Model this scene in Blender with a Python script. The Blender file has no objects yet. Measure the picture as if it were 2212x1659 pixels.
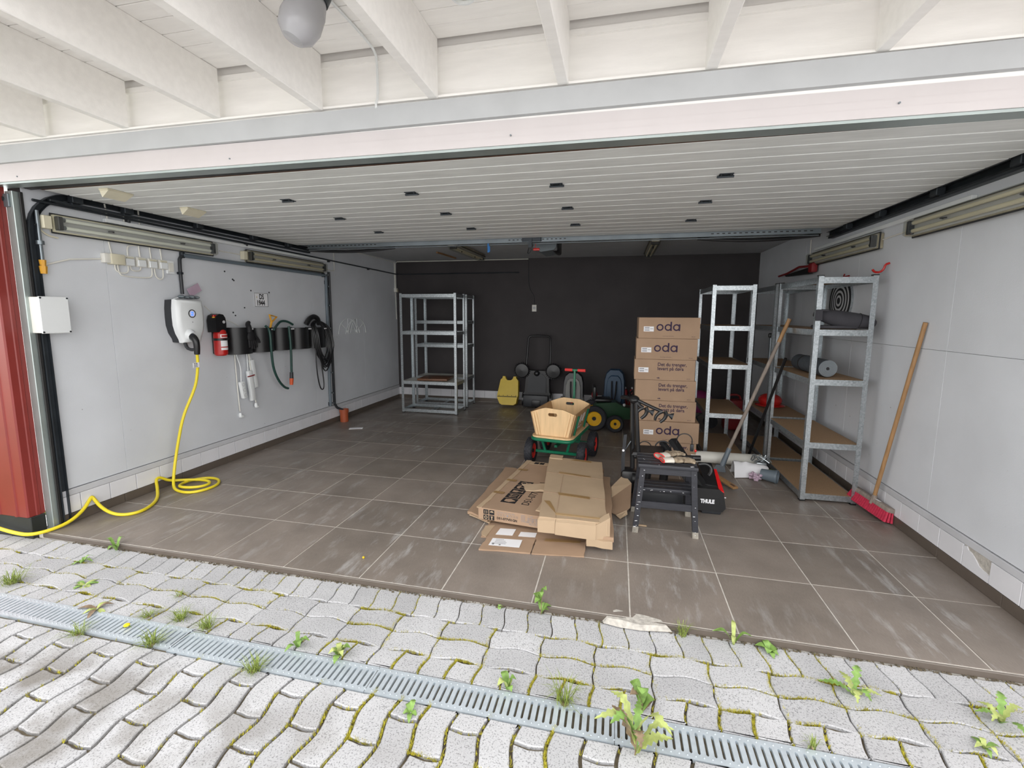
import bpy, bmesh, math, random
from mathutils import Matrix, Vector, Euler
random.seed(11)
SC = bpy.context.scene
COL = SC.collection
PI = math.pi

# ------------------------------------------------------------------ camera
W_PX, H_PX = 2212.0, 1659.0
F_PX, YAW, PITCH, ROLL = 993.69, -0.22484, 0.12634, -0.004815
CAM = Vector((2.8907, -2.2293, 1.4958))
PPX, PPY = 1104.84, 805.14
fwd = Vector((math.sin(YAW) * math.cos(PITCH), math.cos(YAW) * math.cos(PITCH), -math.sin(PITCH)))
rgt = Vector((math.cos(YAW), -math.sin(YAW), 0))
dwn = fwd.cross(rgt)
r2 = math.cos(ROLL) * rgt + math.sin(ROLL) * dwn
d2 = -math.sin(ROLL) * rgt + math.cos(ROLL) * dwn
cam_d = bpy.data.cameras.new('camera')
cam = bpy.data.objects.new('camera', cam_d)
COL.objects.link(cam)
mw = Matrix((r2, -d2, -fwd)).transposed().to_4x4()
mw.translation = CAM
cam.matrix_world = mw
cam_d.sensor_width = 36.0
cam_d.lens = F_PX * 36.0 / W_PX
cam_d.shift_x = (W_PX / 2 - PPX) / W_PX
cam_d.shift_y = (PPY - H_PX / 2) / W_PX
cam_d.clip_start = 0.05
SC.camera = cam

# ------------------------------------------------------------------ sky (bright even overcast) and exposure
wd = bpy.data.worlds.new('overcast')
SC.world = wd
wd.use_nodes = True
nt = wd.node_tree
bg = nt.nodes['Background']
tc = nt.nodes.new('ShaderNodeTexCoord')
sx = nt.nodes.new('ShaderNodeSeparateXYZ')
rp = nt.nodes.new('ShaderNodeValToRGB')
nt.links.new(tc.outputs['Generated'], sx.inputs[0])
nt.links.new(sx.outputs['Z'], rp.inputs[0])
rp.color_ramp.elements[0].position = 0.0
rp.color_ramp.elements[0].color = (0.93, 0.925, 0.92, 1)
rp.color_ramp.elements[1].position = 0.75
rp.color_ramp.elements[1].color = (1.0, 0.995, 0.99, 1)
nt.links.new(rp.outputs[0], bg.inputs['Color'])
bg.inputs['Strength'].default_value = 1.35
SC.view_settings.view_transform = 'Standard'
SC.view_settings.look = 'None'
SC.view_settings.gamma = 1.0
SC.view_settings.use_curve_mapping = False
SC.view_settings.exposure = 1.32
try:
    SC.cycles.max_bounces = 10
    SC.cycles.diffuse_bounces = 6
    SC.cycles.use_denoising = True
except Exception:
    pass

# ------------------------------------------------------------------ materials
def lin(h):
    h = h.lstrip('#')
    o = []
    for i in (0, 2, 4):
        c = int(h[i:i + 2], 16) / 255.0
        o.append(c / 12.92 if c <= 0.04045 else ((c + 0.055) / 1.055) ** 2.4)
    return tuple(o)

MATS = {}
def node_mat(name):
    m = bpy.data.materials.new(name)
    m.use_nodes = True
    n = m.node_tree.nodes
    return m, n, m.node_tree.links, n['Principled BSDF']

def mat(name, col, rough=0.5, metal=0.0, var=0.08, scale=6.0, bump=0.0, bscale=80.0, stretch=(1, 1, 1), col2=None, emit=0, spec=0.5):
    if name in MATS:
        return MATS[name]
    if isinstance(col, str):
        col = lin(col)
    m, n, l, p = node_mat(name)
    geo = n.new('ShaderNodeNewGeometry')
    mp = n.new('ShaderNodeMapping')
    mp.inputs['Scale'].default_value = stretch
    l.new(geo.outputs['Position'], mp.inputs[0])
    no = n.new('ShaderNodeTexNoise')
    no.inputs['Scale'].default_value = scale
    no.inputs['Detail'].default_value = 6
    l.new(mp.outputs[0], no.inputs['Vector'])
    cr = n.new('ShaderNodeValToRGB')
    c2 = col2 if col2 else tuple(min(1, c * (1 + var)) for c in col)
    c1 = tuple(c * (1 - var) for c in col)
    if isinstance(c2, str):
        c2 = lin(c2)
    cr.color_ramp.elements[0].position = 0.32
    cr.color_ramp.elements[1].position = 0.68
    cr.color_ramp.elements[0].color = (*c1, 1)
    cr.color_ramp.elements[1].color = (*c2, 1)
    l.new(no.outputs[0], cr.inputs[0])
    l.new(cr.outputs[0], p.inputs['Base Color'])
    p.inputs['Roughness'].default_value = rough
    p.inputs['Metallic'].default_value = metal
    p.inputs['Specular IOR Level'].default_value = spec
    if emit:
        p.inputs['Emission Color'].default_value = (*col, 1)
        p.inputs['Emission Strength'].default_value = emit
    if bump:
        nb = n.new('ShaderNodeTexNoise')
        nb.inputs['Scale'].default_value = bscale
        nb.inputs['Detail'].default_value = 4
        l.new(mp.outputs[0], nb.inputs['Vector'])
        bp = n.new('ShaderNodeBump')
        bp.inputs['Strength'].default_value = bump
        bp.inputs['Distance'].default_value = 0.01
        l.new(nb.outputs[0], bp.inputs['Height'])
        l.new(bp.outputs[0], p.inputs['Normal'])
    MATS[name] = m
    return m

def mixc(n, l, fac, a, b, blend='MIX'):
    mx = n.new('ShaderNodeMix')
    mx.data_type = 'RGBA'
    mx.blend_type = blend
    for sock, v in ((mx.inputs[0], fac), (mx.inputs[6], a), (mx.inputs[7], b)):
        if hasattr(v, 'is_linked') or hasattr(v, 'links'):
            l.new(v, sock)
        elif isinstance(v, tuple):
            sock.default_value = (*v[:3], 1)
        else:
            sock.default_value = v
    return mx.outputs[2]

def ramp(n, l, src, stops):
    cr = n.new('ShaderNodeValToRGB')
    els = cr.color_ramp.elements
    while len(els) < len(stops):
        els.new(0.5)
    for e, (p, c) in zip(els, stops):
        e.position = p
        e.color = (c, c, c, 1) if not isinstance(c, tuple) else (*c, 1)
    l.new(src, cr.inputs[0])
    return cr.outputs[0]

def noise(n, l, scale, stretch=(1, 1, 1), rot=0.0, detail=6, rough=0.5, off=(0, 0, 0)):
    geo = n.new('ShaderNodeNewGeometry')
    mp = n.new('ShaderNodeMapping')
    mp.inputs['Scale'].default_value = stretch
    mp.inputs['Rotation'].default_value = (0, 0, rot)
    mp.inputs['Location'].default_value = off
    l.new(geo.outputs['Position'], mp.inputs[0])
    no = n.new('ShaderNodeTexNoise')
    no.inputs['Scale'].default_value = scale
    no.inputs['Detail'].default_value = detail
    no.inputs['Roughness'].default_value = rough
    l.new(mp.outputs[0], no.inputs['Vector'])
    return no.outputs[0]

def mat_floor():
    m, n, l, p = node_mat('floor_tile_grey')
    oi = n.new('ShaderNodeObjectInfo')
    base = mixc(n, l, oi.outputs['Random'], lin('#7c736b'), lin('#897f77'))
    cloud = ramp(n, l, noise(n, l, 3.5), [(0.3, 0.82), (0.7, 1.12)])
    base = mixc(n, l, 1.0, base, cloud, 'MULTIPLY')
    # dry scuffs and tyre dust, dragged along the driving direction
    s1 = ramp(n, l, noise(n, l, 5.0, (2.6, 0.55, 1), rot=0.35, detail=9, rough=0.68), [(0.53, 0.0), (0.68, 1.0)])
    s2 = ramp(n, l, noise(n, l, 1.1, (1.0, 0.45, 1), off=(3.1, 0.4, 0)), [(0.42, 0.0), (0.60, 1.0)])
    s = mixc(n, l, 1.0, s1, s2, 'MULTIPLY')
    base = mixc(n, l, mixc(n, l, 1.0, s, (0.60, 0.60, 0.60), 'MULTIPLY'), base, lin('#bdbcbb'))
    fine = ramp(n, l, noise(n, l, 60, (3, 0.7, 1), rot=0.35), [(0.35, 0.93), (0.7, 1.06)])
    base = mixc(n, l, 1.0, base, fine, 'MULTIPLY')
    l.new(base, p.inputs['Base Color'])
    rr = ramp(n, l, noise(n, l, 4.0, off=(1, 5, 0)), [(0.3, 0.32), (0.7, 0.50)])
    l.new(rr, p.inputs['Roughness'])
    p.inputs['Specular IOR Level'].default_value = 0.45
    MATS['floor_tile'] = m
    return m

def mat_paint():
    m, n, l, p = node_mat('painted_wall_grey')
    base = lin('#d3d6db')
    c = ramp(n, l, noise(n, l, 2.2), [(0.3, 0.93), (0.7, 1.04)])
    b = mixc(n, l, 1.0, base, c, 'MULTIPLY')
    spots = ramp(n, l, noise(n, l, 26, detail=3, off=(2, 1, 4)), [(0.72, 0.0), (0.76, 1.0)])
    gate = ramp(n, l, noise(n, l, 3.0, off=(7, 3, 1)), [(0.50, 0.0), (0.58, 1.0)])
    sp = mixc(n, l, 1.0, spots, gate, 'MULTIPLY')
    b = mixc(n, l, mixc(n, l, 1.0, sp, (0.55, 0.55, 0.55), 'MULTIPLY'), b, lin('#5f5a56'))
    l.new(b, p.inputs['Base Color'])
    p.inputs['Roughness'].default_value = 0.62
    nb = noise(n, l, 140, detail=3)
    bp = n.new('ShaderNodeBump')
    bp.inputs['Strength'].default_value = 0.12
    bp.inputs['Distance'].default_value = 0.004
    l.new(nb, bp.inputs['Height'])
    l.new(bp.outputs[0], p.inputs['Normal'])
    MATS['paint'] = m
    return m

def mat_paver():
    m, n, l, p = node_mat('concrete_paver')
    oi = n.new('ShaderNodeObjectInfo')
    base = mixc(n, l, oi.outputs['Random'], lin('#aeaeb0'), lin('#bebec0'))
    grit = ramp(n, l, noise(n, l, 170, detail=2), [(0.36, 0.55), (0.44, 1.0), (0.62, 1.0), (0.72, 1.2)])
    base = mixc(n, l, 1.0, base, grit, 'MULTIPLY')
    cl = ramp(n, l, noise(n, l, 5), [(0.3, 0.9), (0.7, 1.05)])
    base = mixc(n, l, 1.0, base, cl, 'MULTIPLY')
    # damp dirt patches towards the corner by the post
    geo = n.new('ShaderNodeNewGeometry')
    sep = n.new('ShaderNodeSeparateXYZ')
    l.new(geo.outputs['Position'], sep.inputs[0])
    mr = n.new('ShaderNodeMapRange')
    mr.inputs['From Min'].default_value = 2.6
    mr.inputs['From Max'].default_value = 0.7
    l.new(sep.outputs['X'], mr.inputs['Value'])
    mr2 = n.new('ShaderNodeMapRange')
    mr2.inputs['From Min'].default_value = -0.68
    mr2.inputs['From Max'].default_value = -0.95
    l.new(sep.outputs['Y'], mr2.inputs['Value'])
    mm = n.new('ShaderNodeMath')
    mm.operation = 'MULTIPLY'
    l.new(mr.outputs[0], mm.inputs[0])
    l.new(mr2.outputs[0], mm.inputs[1])
    dn = ramp(n, l, noise(n, l, 4.5, detail=7, off=(0.3, 0.1, 0)), [(0.46, 0.0), (0.6, 1.0)])
    d = mixc(n, l, 1.0, mm.outputs[0], dn, 'MULTIPLY')
    base = mixc(n, l, mixc(n, l, 1.0, d, (0.75, 0.75, 0.75), 'MULTIPLY'), base, lin('#6e685f'))
    l.new(base, p.inputs['Base Color'])
    p.inputs['Roughness'].default_value = 0.85
    bp = n.new('ShaderNodeBump')
    bp.inputs['Strength'].default_value = 0.35
    bp.inputs['Distance'].default_value = 0.003
    l.new(noise(n, l, 190, detail=3), bp.inputs['Height'])
    l.new(bp.outputs[0], p.inputs['Normal'])
    MATS['paver'] = m
    return m

def mat_galv():
    m, n, l, p = node_mat('galvanised_steel')
    v = n.new('ShaderNodeTexVoronoi')
    v.inputs['Scale'].default_value = 90
    geo = n.new('ShaderNodeNewGeometry')
    l.new(geo.outputs['Position'], v.inputs['Vector'])
    c = ramp(n, l, v.outputs['Color'], [(0.0, lin('#9aa1a5')), (1.0, lin('#c3c9cc'))])
    l.new(c, p.inputs['Base Color'])
    p.inputs['Metallic'].default_value = 0.85
    p.inputs['Roughness'].default_value = 0.36
    MATS['galv'] = m
    return m

def mat_clear():
    m, n, l, p = node_mat('clear_lamp_cover')
    n.remove(p)
    out = n['Material Output']
    t = n.new('ShaderNodeBsdfTransparent')
    t.inputs[0].default_value = (0.93, 0.93, 0.89, 1)
    g = n.new('ShaderNodeBsdfGlossy')
    g.inputs['Roughness'].default_value = 0.15
    mx = n.new('ShaderNodeMixShader')
    mx.inputs[0].default_value = 0.12
    l.new(t.outputs[0], mx.inputs[1])
    l.new(g.outputs[0], mx.inputs[2])
    l.new(mx.outputs[0], out.inputs[0])
    MATS['clear'] = m
    return m

mat_floor(); mat_paint(); mat_paver(); mat_galv(); mat_clear()
mat('grate_steel', '#c3ccd3', 0.42, 0.35, var=0.08, scale=30)
mat('grout', '#c9c4bc', 0.9, var=0.15, scale=20)
mat('skirt_white', '#dcdce0', 0.3, var=0.03)
mat('skirt_brown', '#5d544c', 0.4, var=0.08)
mat('skirt_trim', '#c4c5c9', 0.6, var=0.05)
mat('dark_wall', '#3d393a', 0.75, var=0.10, scale=2.5, bump=0.1, bscale=120)
mat('ceiling_paint', '#b4b6b8', 0.8, var=0.04)
mat('white_wood', '#f2f0ed', 0.5, var=0.03, scale=5, bump=0.06, bscale=30, stretch=(1, 6, 6))
mat('white_metal', '#c6c0c0', 0.38, var=0.02)
mat('brown_wood', '#5b4335', 0.8, var=0.3, scale=14)
mat('door_panel', '#e3e5e3', 0.42, var=0.07, scale=9, stretch=(0.5, 3, 1), bump=0.05, bscale=60)
mat('black_rubber', '#1d1c1c', 0.55, var=0.2, scale=12)
mat('dark_steel', '#3c4146', 0.42, 0.6, var=0.15)
mat('grey_steel', '#7f878c', 0.4, 0.7, var=0.1)
mat('red_cladding', '#7d2b26', 0.38, var=0.06)
mat('black_base', '#1f2221', 0.5, var=0.25, scale=9)
mat('jamb_steel', '#a9b3b1', 0.35, 0.6, var=0.08)
mat('cream', '#d3cdb6', 0.5, var=0.06)
mat('cream_dirty', '#98907a', 0.55, var=0.2, scale=16)
mat('off_white', '#dedcd4', 0.45, var=0.03)
mat('tube_white', '#e8ece6', 0.3, var=0.02)
mat('white_plastic', '#e2e5e6', 0.28, var=0.02)
mat('grey_plastic', '#6d767b', 0.42, var=0.06)
mat('conduit_grey', '#66717a', 0.4, var=0.06)
mat('black_plastic', '#1a1a1c', 0.36, var=0.15)
mat('charcoal_plastic', '#2b2d31', 0.45, var=0.1)
mat('yellow_cable', '#e3cf2a', 0.4, var=0.04)
mat('red_paint', '#b3221f', 0.25, var=0.05)
mat('paper_white', '#e9e9ec', 0.7, var=0.02)
mat('ink_black', '#151418', 0.7, var=0.05)
mat('ink_purple', '#2d1739', 0.7, var=0.04)
mat('ink_grey', '#8f8e92', 0.7, var=0.05)
mat('ink_red', '#b02a28', 0.6, var=0.05)
mat('blue_glow', (0.02, 0.06, 1.0), 0.4, var=0.0, emit=2.5)
mat('green_hose', '#24443e', 0.4, var=0.1)
mat('orange', '#c8542a', 0.45, var=0.08)
mat('orange_pipe', '#a4502f', 0.5, var=0.1)
mat('amber_plastic', '#c9932b', 0.4, var=0.06)
mat('cardboard', '#a2876f', 0.85, var=0.06, scale=5, stretch=(1, 1, 1), bump=0.04, bscale=40)
mat('cardboard_light', '#b0997e', 0.85, var=0.06, scale=4, bump=0.05, bscale=30)
mat('cardboard_edge', '#8b6a4b', 0.9, var=0.2, scale=60)
mat('tape', '#93764f', 0.35, var=0.08)
mat('tape_clear', '#b89a72', 0.25, var=0.05)
mat('chipboard', '#9d8061', 0.8, var=0.12, scale=120)
mat('pine', '#d8b78a', 0.45, var=0.10, scale=5, stretch=(7, 7, 0.8), bump=0.04, bscale=20)
mat('pine_dark', '#b08a60', 0.5, var=0.14, scale=5, stretch=(7, 1.2, 4))
mat('wood_handle', '#9d7850', 0.6, var=0.15, scale=18, stretch=(3, 3, 0.4))
mat('wood_weathered', '#8b8077', 0.75, var=0.18, scale=18, stretch=(3, 3, 0.4))
mat('green_paint', '#11684a', 0.3, var=0.05)
mat('tyre', '#23242a', 0.7, var=0.2, scale=20)
mat('red_rim', '#d0342f', 0.35, var=0.05)
mat('tractor_green', '#173c22', 0.35, var=0.1)
mat('tractor_yellow', '#d9a514', 0.35, var=0.06)
mat('bright_yellow', '#cfb11c', 0.4, var=0.05)
mat('seat_grey', '#8d8d8a', 0.8, var=0.08)
mat('seat_blue', '#2b4a66', 0.5, var=0.08)
mat('stool_black', '#2c2d33', 0.5, var=0.2, scale=14, stretch=(1, 5, 5))
mat('stool_worn', '#8f8a80', 0.7, var=0.2, scale=40)
mat('glove_cloth', '#d9d2c6', 0.9, var=0.12, scale=25)
mat('glove_dirt', '#b7a78f', 0.9, col2='#6a5a49', scale=30, var=0.0)
mat('red_trim', '#d83a37', 0.7, var=0.05)
mat('lens_red', '#d41f22', 0.15, var=0.04)
mat('bristle_red', '#b92946', 0.7, var=0.15, scale=60)
mat('foam_grey', '#3f444a', 0.9, var=0.1, scale=30)
mat('bag_charcoal', '#37363b', 0.85, var=0.12, scale=12, bump=0.2, bscale=14)
mat('board_brown', '#6e4a33', 0.45, var=0.1, scale=6, stretch=(1, 5, 5))
mat('magenta', '#7a1f57', 0.5, var=0.1)
mat('dull_red', '#8c2024', 0.5, var=0.1)
mat('soil', '#5d5444', 0.95, var=0.3, scale=45)
mat('mortar', '#b5b0a8', 0.9, var=0.2, scale=40, bump=0.5, bscale=60)
mat('moss', '#a8a033', 0.9, var=0.35, scale=60)
mat('leaf', '#76964a', 0.6, var=0.25, scale=50)
mat('leaf_pale', '#a9b46c', 0.6, var=0.2, scale=50)
mat('leaf_red', '#83705a', 0.6, var=0.3, scale=50)
mat('grass', '#7f8f3f', 0.7, var=0.35, scale=70)
mat('petal', '#f2cf1a', 0.6, var=0.1)
mat('glass_grey', '#aaaaae', 0.25, var=0.08)
mat('pink_paper', '#b79fb0', 0.5, var=0.1)
mat('ring_grey', '#b8b9bb', 0.7, var=0.03)
mat('lawn', '#6d7f35', 0.95, var=0.3, scale=30)
mat('gravel', '#b0aeac', 0.95, var=0.2, scale=40)
mat('drain_dark', '#141414', 0.9, var=0.2)
mat('blue_tape', '#2b6fb0', 0.6, var=0.05)

# ------------------------------------------------------------------ mesh helpers
MW = {}

class B:
    """collects shapes into one bmesh"""
    def __init__(s):
        s.bm = bmesh.new()

    def _xf(s, vs, m):
        if m is not None:
            bmesh.ops.transform(s.bm, matrix=m, verts=vs)
        return s

    def box(s, c, d, m=None, bev=0.0, rz=0.0):
        x, y, z = d[0] / 2, d[1] / 2, d[2] / 2
        vs = [s.bm.verts.new((a * x, b * y, e * z)) for a in (-1, 1) for b in (-1, 1) for e in (-1, 1)]
        fs = [(0, 1, 3, 2), (4, 6, 7, 5), (0, 4, 5, 1), (2, 3, 7, 6), (0, 2, 6, 4), (1, 5, 7, 3)]
        fl = [s.bm.faces.new([vs[i] for i in f]) for f in fs]
        if bev > 0:
            es = list({e for f in fl for e in f.edges})
            r = bmesh.ops.bevel(s.bm, geom=es, offset=bev, segments=2 if bev > 0.004 else 1, affect='EDGES', profile=0.5)
            vs = list({v for f in r['faces'] for v in f.verts} | {v for v in vs if v.is_valid})
        t = Matrix.Translation(Vector(c)) @ Matrix.Rotation(rz, 4, 'Z')
        s._xf(vs, t if m is None else m @ t)
        return s

    def hexa(s, lo, hi):
        """8-corner block: lo and hi are 4 points each, same order"""
        a = [s.bm.verts.new(Vector(p)) for p in lo]
        b = [s.bm.verts.new(Vector(p)) for p in hi]
        s.bm.faces.new(a[::-1]); s.bm.faces.new(b)
        for i in range(4):
            j = (i + 1) % 4
            s.bm.faces.new((a[i], a[j], b[j], b[i]))
        return s

    def cyl(s, p0, p1, r0, r1=None, seg=14, caps=True):
        r1 = r0 if r1 is None else r1
        p0, p1 = Vector(p0), Vector(p1)
        d = (p1 - p0).normalized()
        u = d.orthogonal().normalized(); v = d.cross(u)
        A, Bq = [], []
        for i in range(seg):
            a = 2 * PI * i / seg
            o = math.cos(a) * u + math.sin(a) * v
            A.append(s.bm.verts.new(p0 + o * r0)); Bq.append(s.bm.verts.new(p1 + o * r1))
        for i in range(seg):
            j = (i + 1) % seg
            s.bm.faces.new((A[i], A[j], Bq[j], Bq[i]))
        if caps:
            s.bm.faces.new(A[::-1]); s.bm.faces.new(Bq)
        return s

    def tube(s, pts, r, seg=8, closed=False, smooth=0, flat=None):
        pts = [Vector(p) for p in pts]
        for _ in range(smooth):
            q = []
            n = len(pts)
            rng = range(n if closed else n - 1)
            if not closed:
                q.append(pts[0])
            for i in rng:
                a, b = pts[i], pts[(i + 1) % n]
                q += [a * 0.75 + b * 0.25, a * 0.25 + b * 0.75]
            if not closed:
                q.append(pts[-1])
            pts = q
        n = len(pts)
        rings = []
        t0 = (pts[1] - pts[0]).normalized()
        u = t0.orthogonal().normalized()
        for i in range(n):
            if closed:
                t = (pts[(i + 1) % n] - pts[i - 1]).normalized()
            elif i == 0:
                t = t0
            elif i == n - 1:
                t = (pts[-1] - pts[-2]).normalized()
            else:
                t = (pts[i + 1] - pts[i - 1]).normalized()
            u = (u - t * u.dot(t))
            u = u.normalized() if u.length > 1e-6 else t.orthogonal().normalized()
            v = t.cross(u)
            rr = r if not callable(r) else r(i / (n - 1))
            rings.append([s.bm.verts.new(pts[i] + (math.cos(2 * PI * k / seg) * u + math.sin(2 * PI * k / seg) * v) * rr) for k in range(seg)])
        m = n if closed else n - 1
        for i in range(m):
            a, b = rings[i], rings[(i + 1) % n]
            for k in range(seg):
                j = (k + 1) % seg
                s.bm.faces.new((a[k], a[j], b[j], b[k]))
        if not closed:
            s.bm.faces.new(rings[0][::-1]); s.bm.faces.new(rings[-1])
        return s

    def lathe(s, prof, m=None, seg=20, a0=0.0, a1=2 * PI, close=True):
        """profile [(r,z)] turned about Z"""
        full = abs(a1 - a0 - 2 * PI) < 1e-6
        cnt = seg if full else seg + 1
        rings, vs = [], []
        for i in range(cnt):
            a = a0 + (a1 - a0) * i / seg
            rg = [s.bm.verts.new((r * math.cos(a), r * math.sin(a), z)) for r, z in prof]
            rings.append(rg); vs += rg
        for i in range(seg):
            a, b = rings[i], rings[(i + 1) % cnt]
            for k in range(len(prof) - 1):
                s.bm.faces.new((a[k], b[k], b[k + 1], a[k + 1]))
        if close and full:
            if prof[0][0] > 1e-5:
                s.bm.faces.new([r[0] for r in rings][::-1])
            if prof[-1][0] > 1e-5:
                s.bm.faces.new([r[-1] for r in rings])
        return s._xf(vs, m)

    def prism(s, poly, z0, z1, m=None, scale_top=None):
        """polygon in XY extruded z0..z1"""
        cx = sum(p[0] for p in poly) / len(poly); cy = sum(p[1] for p in poly) / len(poly)
        k = scale_top or 1.0
        a = [s.bm.verts.new((p[0], p[1], z0)) for p in poly]
        b = [s.bm.verts.new((cx + (p[0] - cx) * k, cy + (p[1] - cy) * k, z1)) for p in poly]
        n = len(poly)
        s.bm.faces.new(a[::-1]); s.bm.faces.new(b)
        for i in range(n):
            j = (i + 1) % n
            s.bm.faces.new((a[i], a[j], b[j], b[i]))
        return s._xf(a + b, m)

    def sheet(s, grid, t, up=(0, 0, 1)):
        """grid[i][j] of points, thickened by t downwards"""
        up = Vector(up) * t
        R, Cn = len(grid), len(grid[0])
        T = [[s.bm.verts.new(Vector(p)) for p in row] for row in grid]
        D = [[s.bm.verts.new(Vector(p) - up) for p in row] for row in grid]
        for i in range(R - 1):
            for j in range(Cn - 1):
                s.bm.faces.new((T[i][j], T[i][j + 1], T[i + 1][j + 1], T[i + 1][j]))
                s.bm.faces.new((D[i][j], D[i + 1][j], D[i + 1][j + 1], D[i][j + 1]))
        for i in range(R - 1):
            s.bm.faces.new((T[i][0], T[i + 1][0], D[i + 1][0], D[i][0]))
            s.bm.faces.new((T[i + 1][-1], T[i][-1], D[i][-1], D[i + 1][-1]))
        for j in range(Cn - 1):
            s.bm.faces.new((T[0][j + 1], T[0][j], D[0][j], D[0][j + 1]))
            s.bm.faces.new((T[-1][j], T[-1][j + 1], D[-1][j + 1], D[-1][j]))
        return s

    def ball(s, c, r, m=None, seg=14, rings=8):
        if not hasattr(r, '__len__'):
            r = (r, r, r)
        res = bmesh.ops.create_uvsphere(s.bm, u_segments=seg, v_segments=rings, radius=1.0)
        t = Matrix.Translation(Vector(c)) @ Matrix.Diagonal((*r, 1))
        return s._xf(res['verts'], t if m is None else m @ t)

    def mesh(s, name, angle=0.6):
        bmesh.ops.recalc_face_normals(s.bm, faces=s.bm.faces)
        for f in s.bm.faces:
            f.smooth = True
        for e in s.bm.edges:
            if len(e.link_faces) == 2:
                e.smooth = e.calc_face_angle(0) < angle
        me = bpy.data.meshes.new(name)
        s.bm.to_mesh(me)
        s.bm.free()
        return me

def add(name, me, mt, parent=None):
    o = bpy.data.objects.new(name, me)
    COL.objects.link(o)
    if mt is not None and len(me.materials) == 0:
        me.materials.append(MATS[mt] if isinstance(mt, str) else mt)
    if parent is not None:
        o.parent = parent
    MW[o.name] = MW[parent.name].copy() if parent is not None else Matrix()
    return o

def islands(bm):
    seen, out = set(), []
    for v in bm.verts:
        if v in seen:
            continue
        st, comp = [v], []
        seen.add(v)
        while st:
            a = st.pop()
            comp.append(a)
            for e in a.link_edges:
                o = e.other_vert(a)
                if o not in seen:
                    seen.add(o)
                    st.append(o)
        out.append(comp)
    return out

def part(name, b, mt, parent=None, world=False, label=None, angle=0.6, split=False, stuff=False):
    if split:
        res = []
        for comp in islands(b.bm):
            nb = B()
            mp = {v: nb.bm.verts.new(v.co) for v in comp}
            for f in {f for v in comp for f in v.link_faces}:
                nb.bm.faces.new([mp[v] for v in f.verts])
            res.append(part(name, nb, mt, parent, world, label, angle))
        b.bm.free()
        return res
    if stuff:
        o = part(name, b, mt, parent, world, label, angle)
        o['kind'] = 'stuff'
        return o
    if world and parent is not None:
        bmesh.ops.transform(b.bm, matrix=MW[parent.name].inverted(), verts=b.bm.verts)
    o = add(name, b.mesh(name, angle), mt, parent)
    if label:
        o['label'] = label
    return o

def thing(name, label, cat, loc=(0, 0, 0), rz=0.0, group=None, m=None):
    o = bpy.data.objects.new(name, None)
    COL.objects.link(o)
    o.empty_display_size = 0.05
    mm = m if m is not None else Matrix.Translation(Vector(loc)) @ Matrix.Rotation(rz, 4, 'Z')
    o.matrix_world = mm
    MW[o.name] = mm.copy()
    o['label'] = label
    o['category'] = cat
    if group:
        o['group'] = group
    return o

def single(name, b, mt, label, cat, group=None, angle=0.6):
    """a thing that is one mesh; its origin goes to the base of the mesh"""
    vs = b.bm.verts
    lo = Vector((min(v.co[i] for v in vs) for i in range(3))); hi = Vector((max(v.co[i] for v in vs) for i in range(3)))
    c = Vector(((lo.x + hi.x) / 2, (lo.y + hi.y) / 2, lo.z))
    bmesh.ops.translate(b.bm, verts=b.bm.verts, vec=-c)
    o = add(name, b.mesh(name, angle), mt)
    o.location = c
    MW[o.name] = Matrix.Translation(c)
    o['label'] = label
    o['category'] = cat
    if group:
        o['group'] = group
    return o

def struct(name, b, mt, label=None):
    o = add(name, b.mesh(name), mt)
    o['kind'] = 'structure'
    if label:
        o['label'] = label
    return o

def basis(o, x, y):
    x, y = Vector(x).normalized(), Vector(y).normalized()
    z = x.cross(y).normalized()
    y = z.cross(x)
    m = Matrix((x, y, z)).transposed().to_4x4()
    m.translation = Vector(o)
    return m

def text_part(body, size, mt, parent, m, name='lettering', align='LEFT', bold=0.0, ext=0.0004, sx=1.0, world=True, spacing=1.0):
    cu = bpy.data.curves.new(name, 'FONT')
    cu.body = body
    cu.size = size
    cu.align_x = align
    cu.extrude = ext
    cu.offset = bold
    cu.resolution_u = 3
    cu.space_line = 0.9
    cu.space_character = spacing
    tmp = bpy.data.objects.new('tmp_text', cu)
    COL.objects.link(tmp)
    bpy.context.view_layer.update()
    me = bpy.data.meshes.new_from_object(tmp.evaluated_get(bpy.context.evaluated_depsgraph_get()))
    bpy.data.objects.remove(tmp)
    bpy.data.curves.remove(cu)
    me.materials.clear()
    me.name = name
    mm = m @ Matrix.Diagonal((sx, 1, 1, 1))
    if world and parent is not None:
        mm = MW[parent.name].inverted() @ mm
    me.transform(mm)
    return add(name, me, mt, parent)

def copy_tree(o, parent=None):
    c = o.copy()
    COL.objects.link(c)
    c.parent = parent
    MW[c.name] = MW[o.name].copy()
    for ch in list(o.children):
        copy_tree(ch, c)
    return c

# ------------------------------------------------------------------ the room
XL, XR, YB, ZC = -0.89, 4.89, 5.27, 2.40

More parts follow.
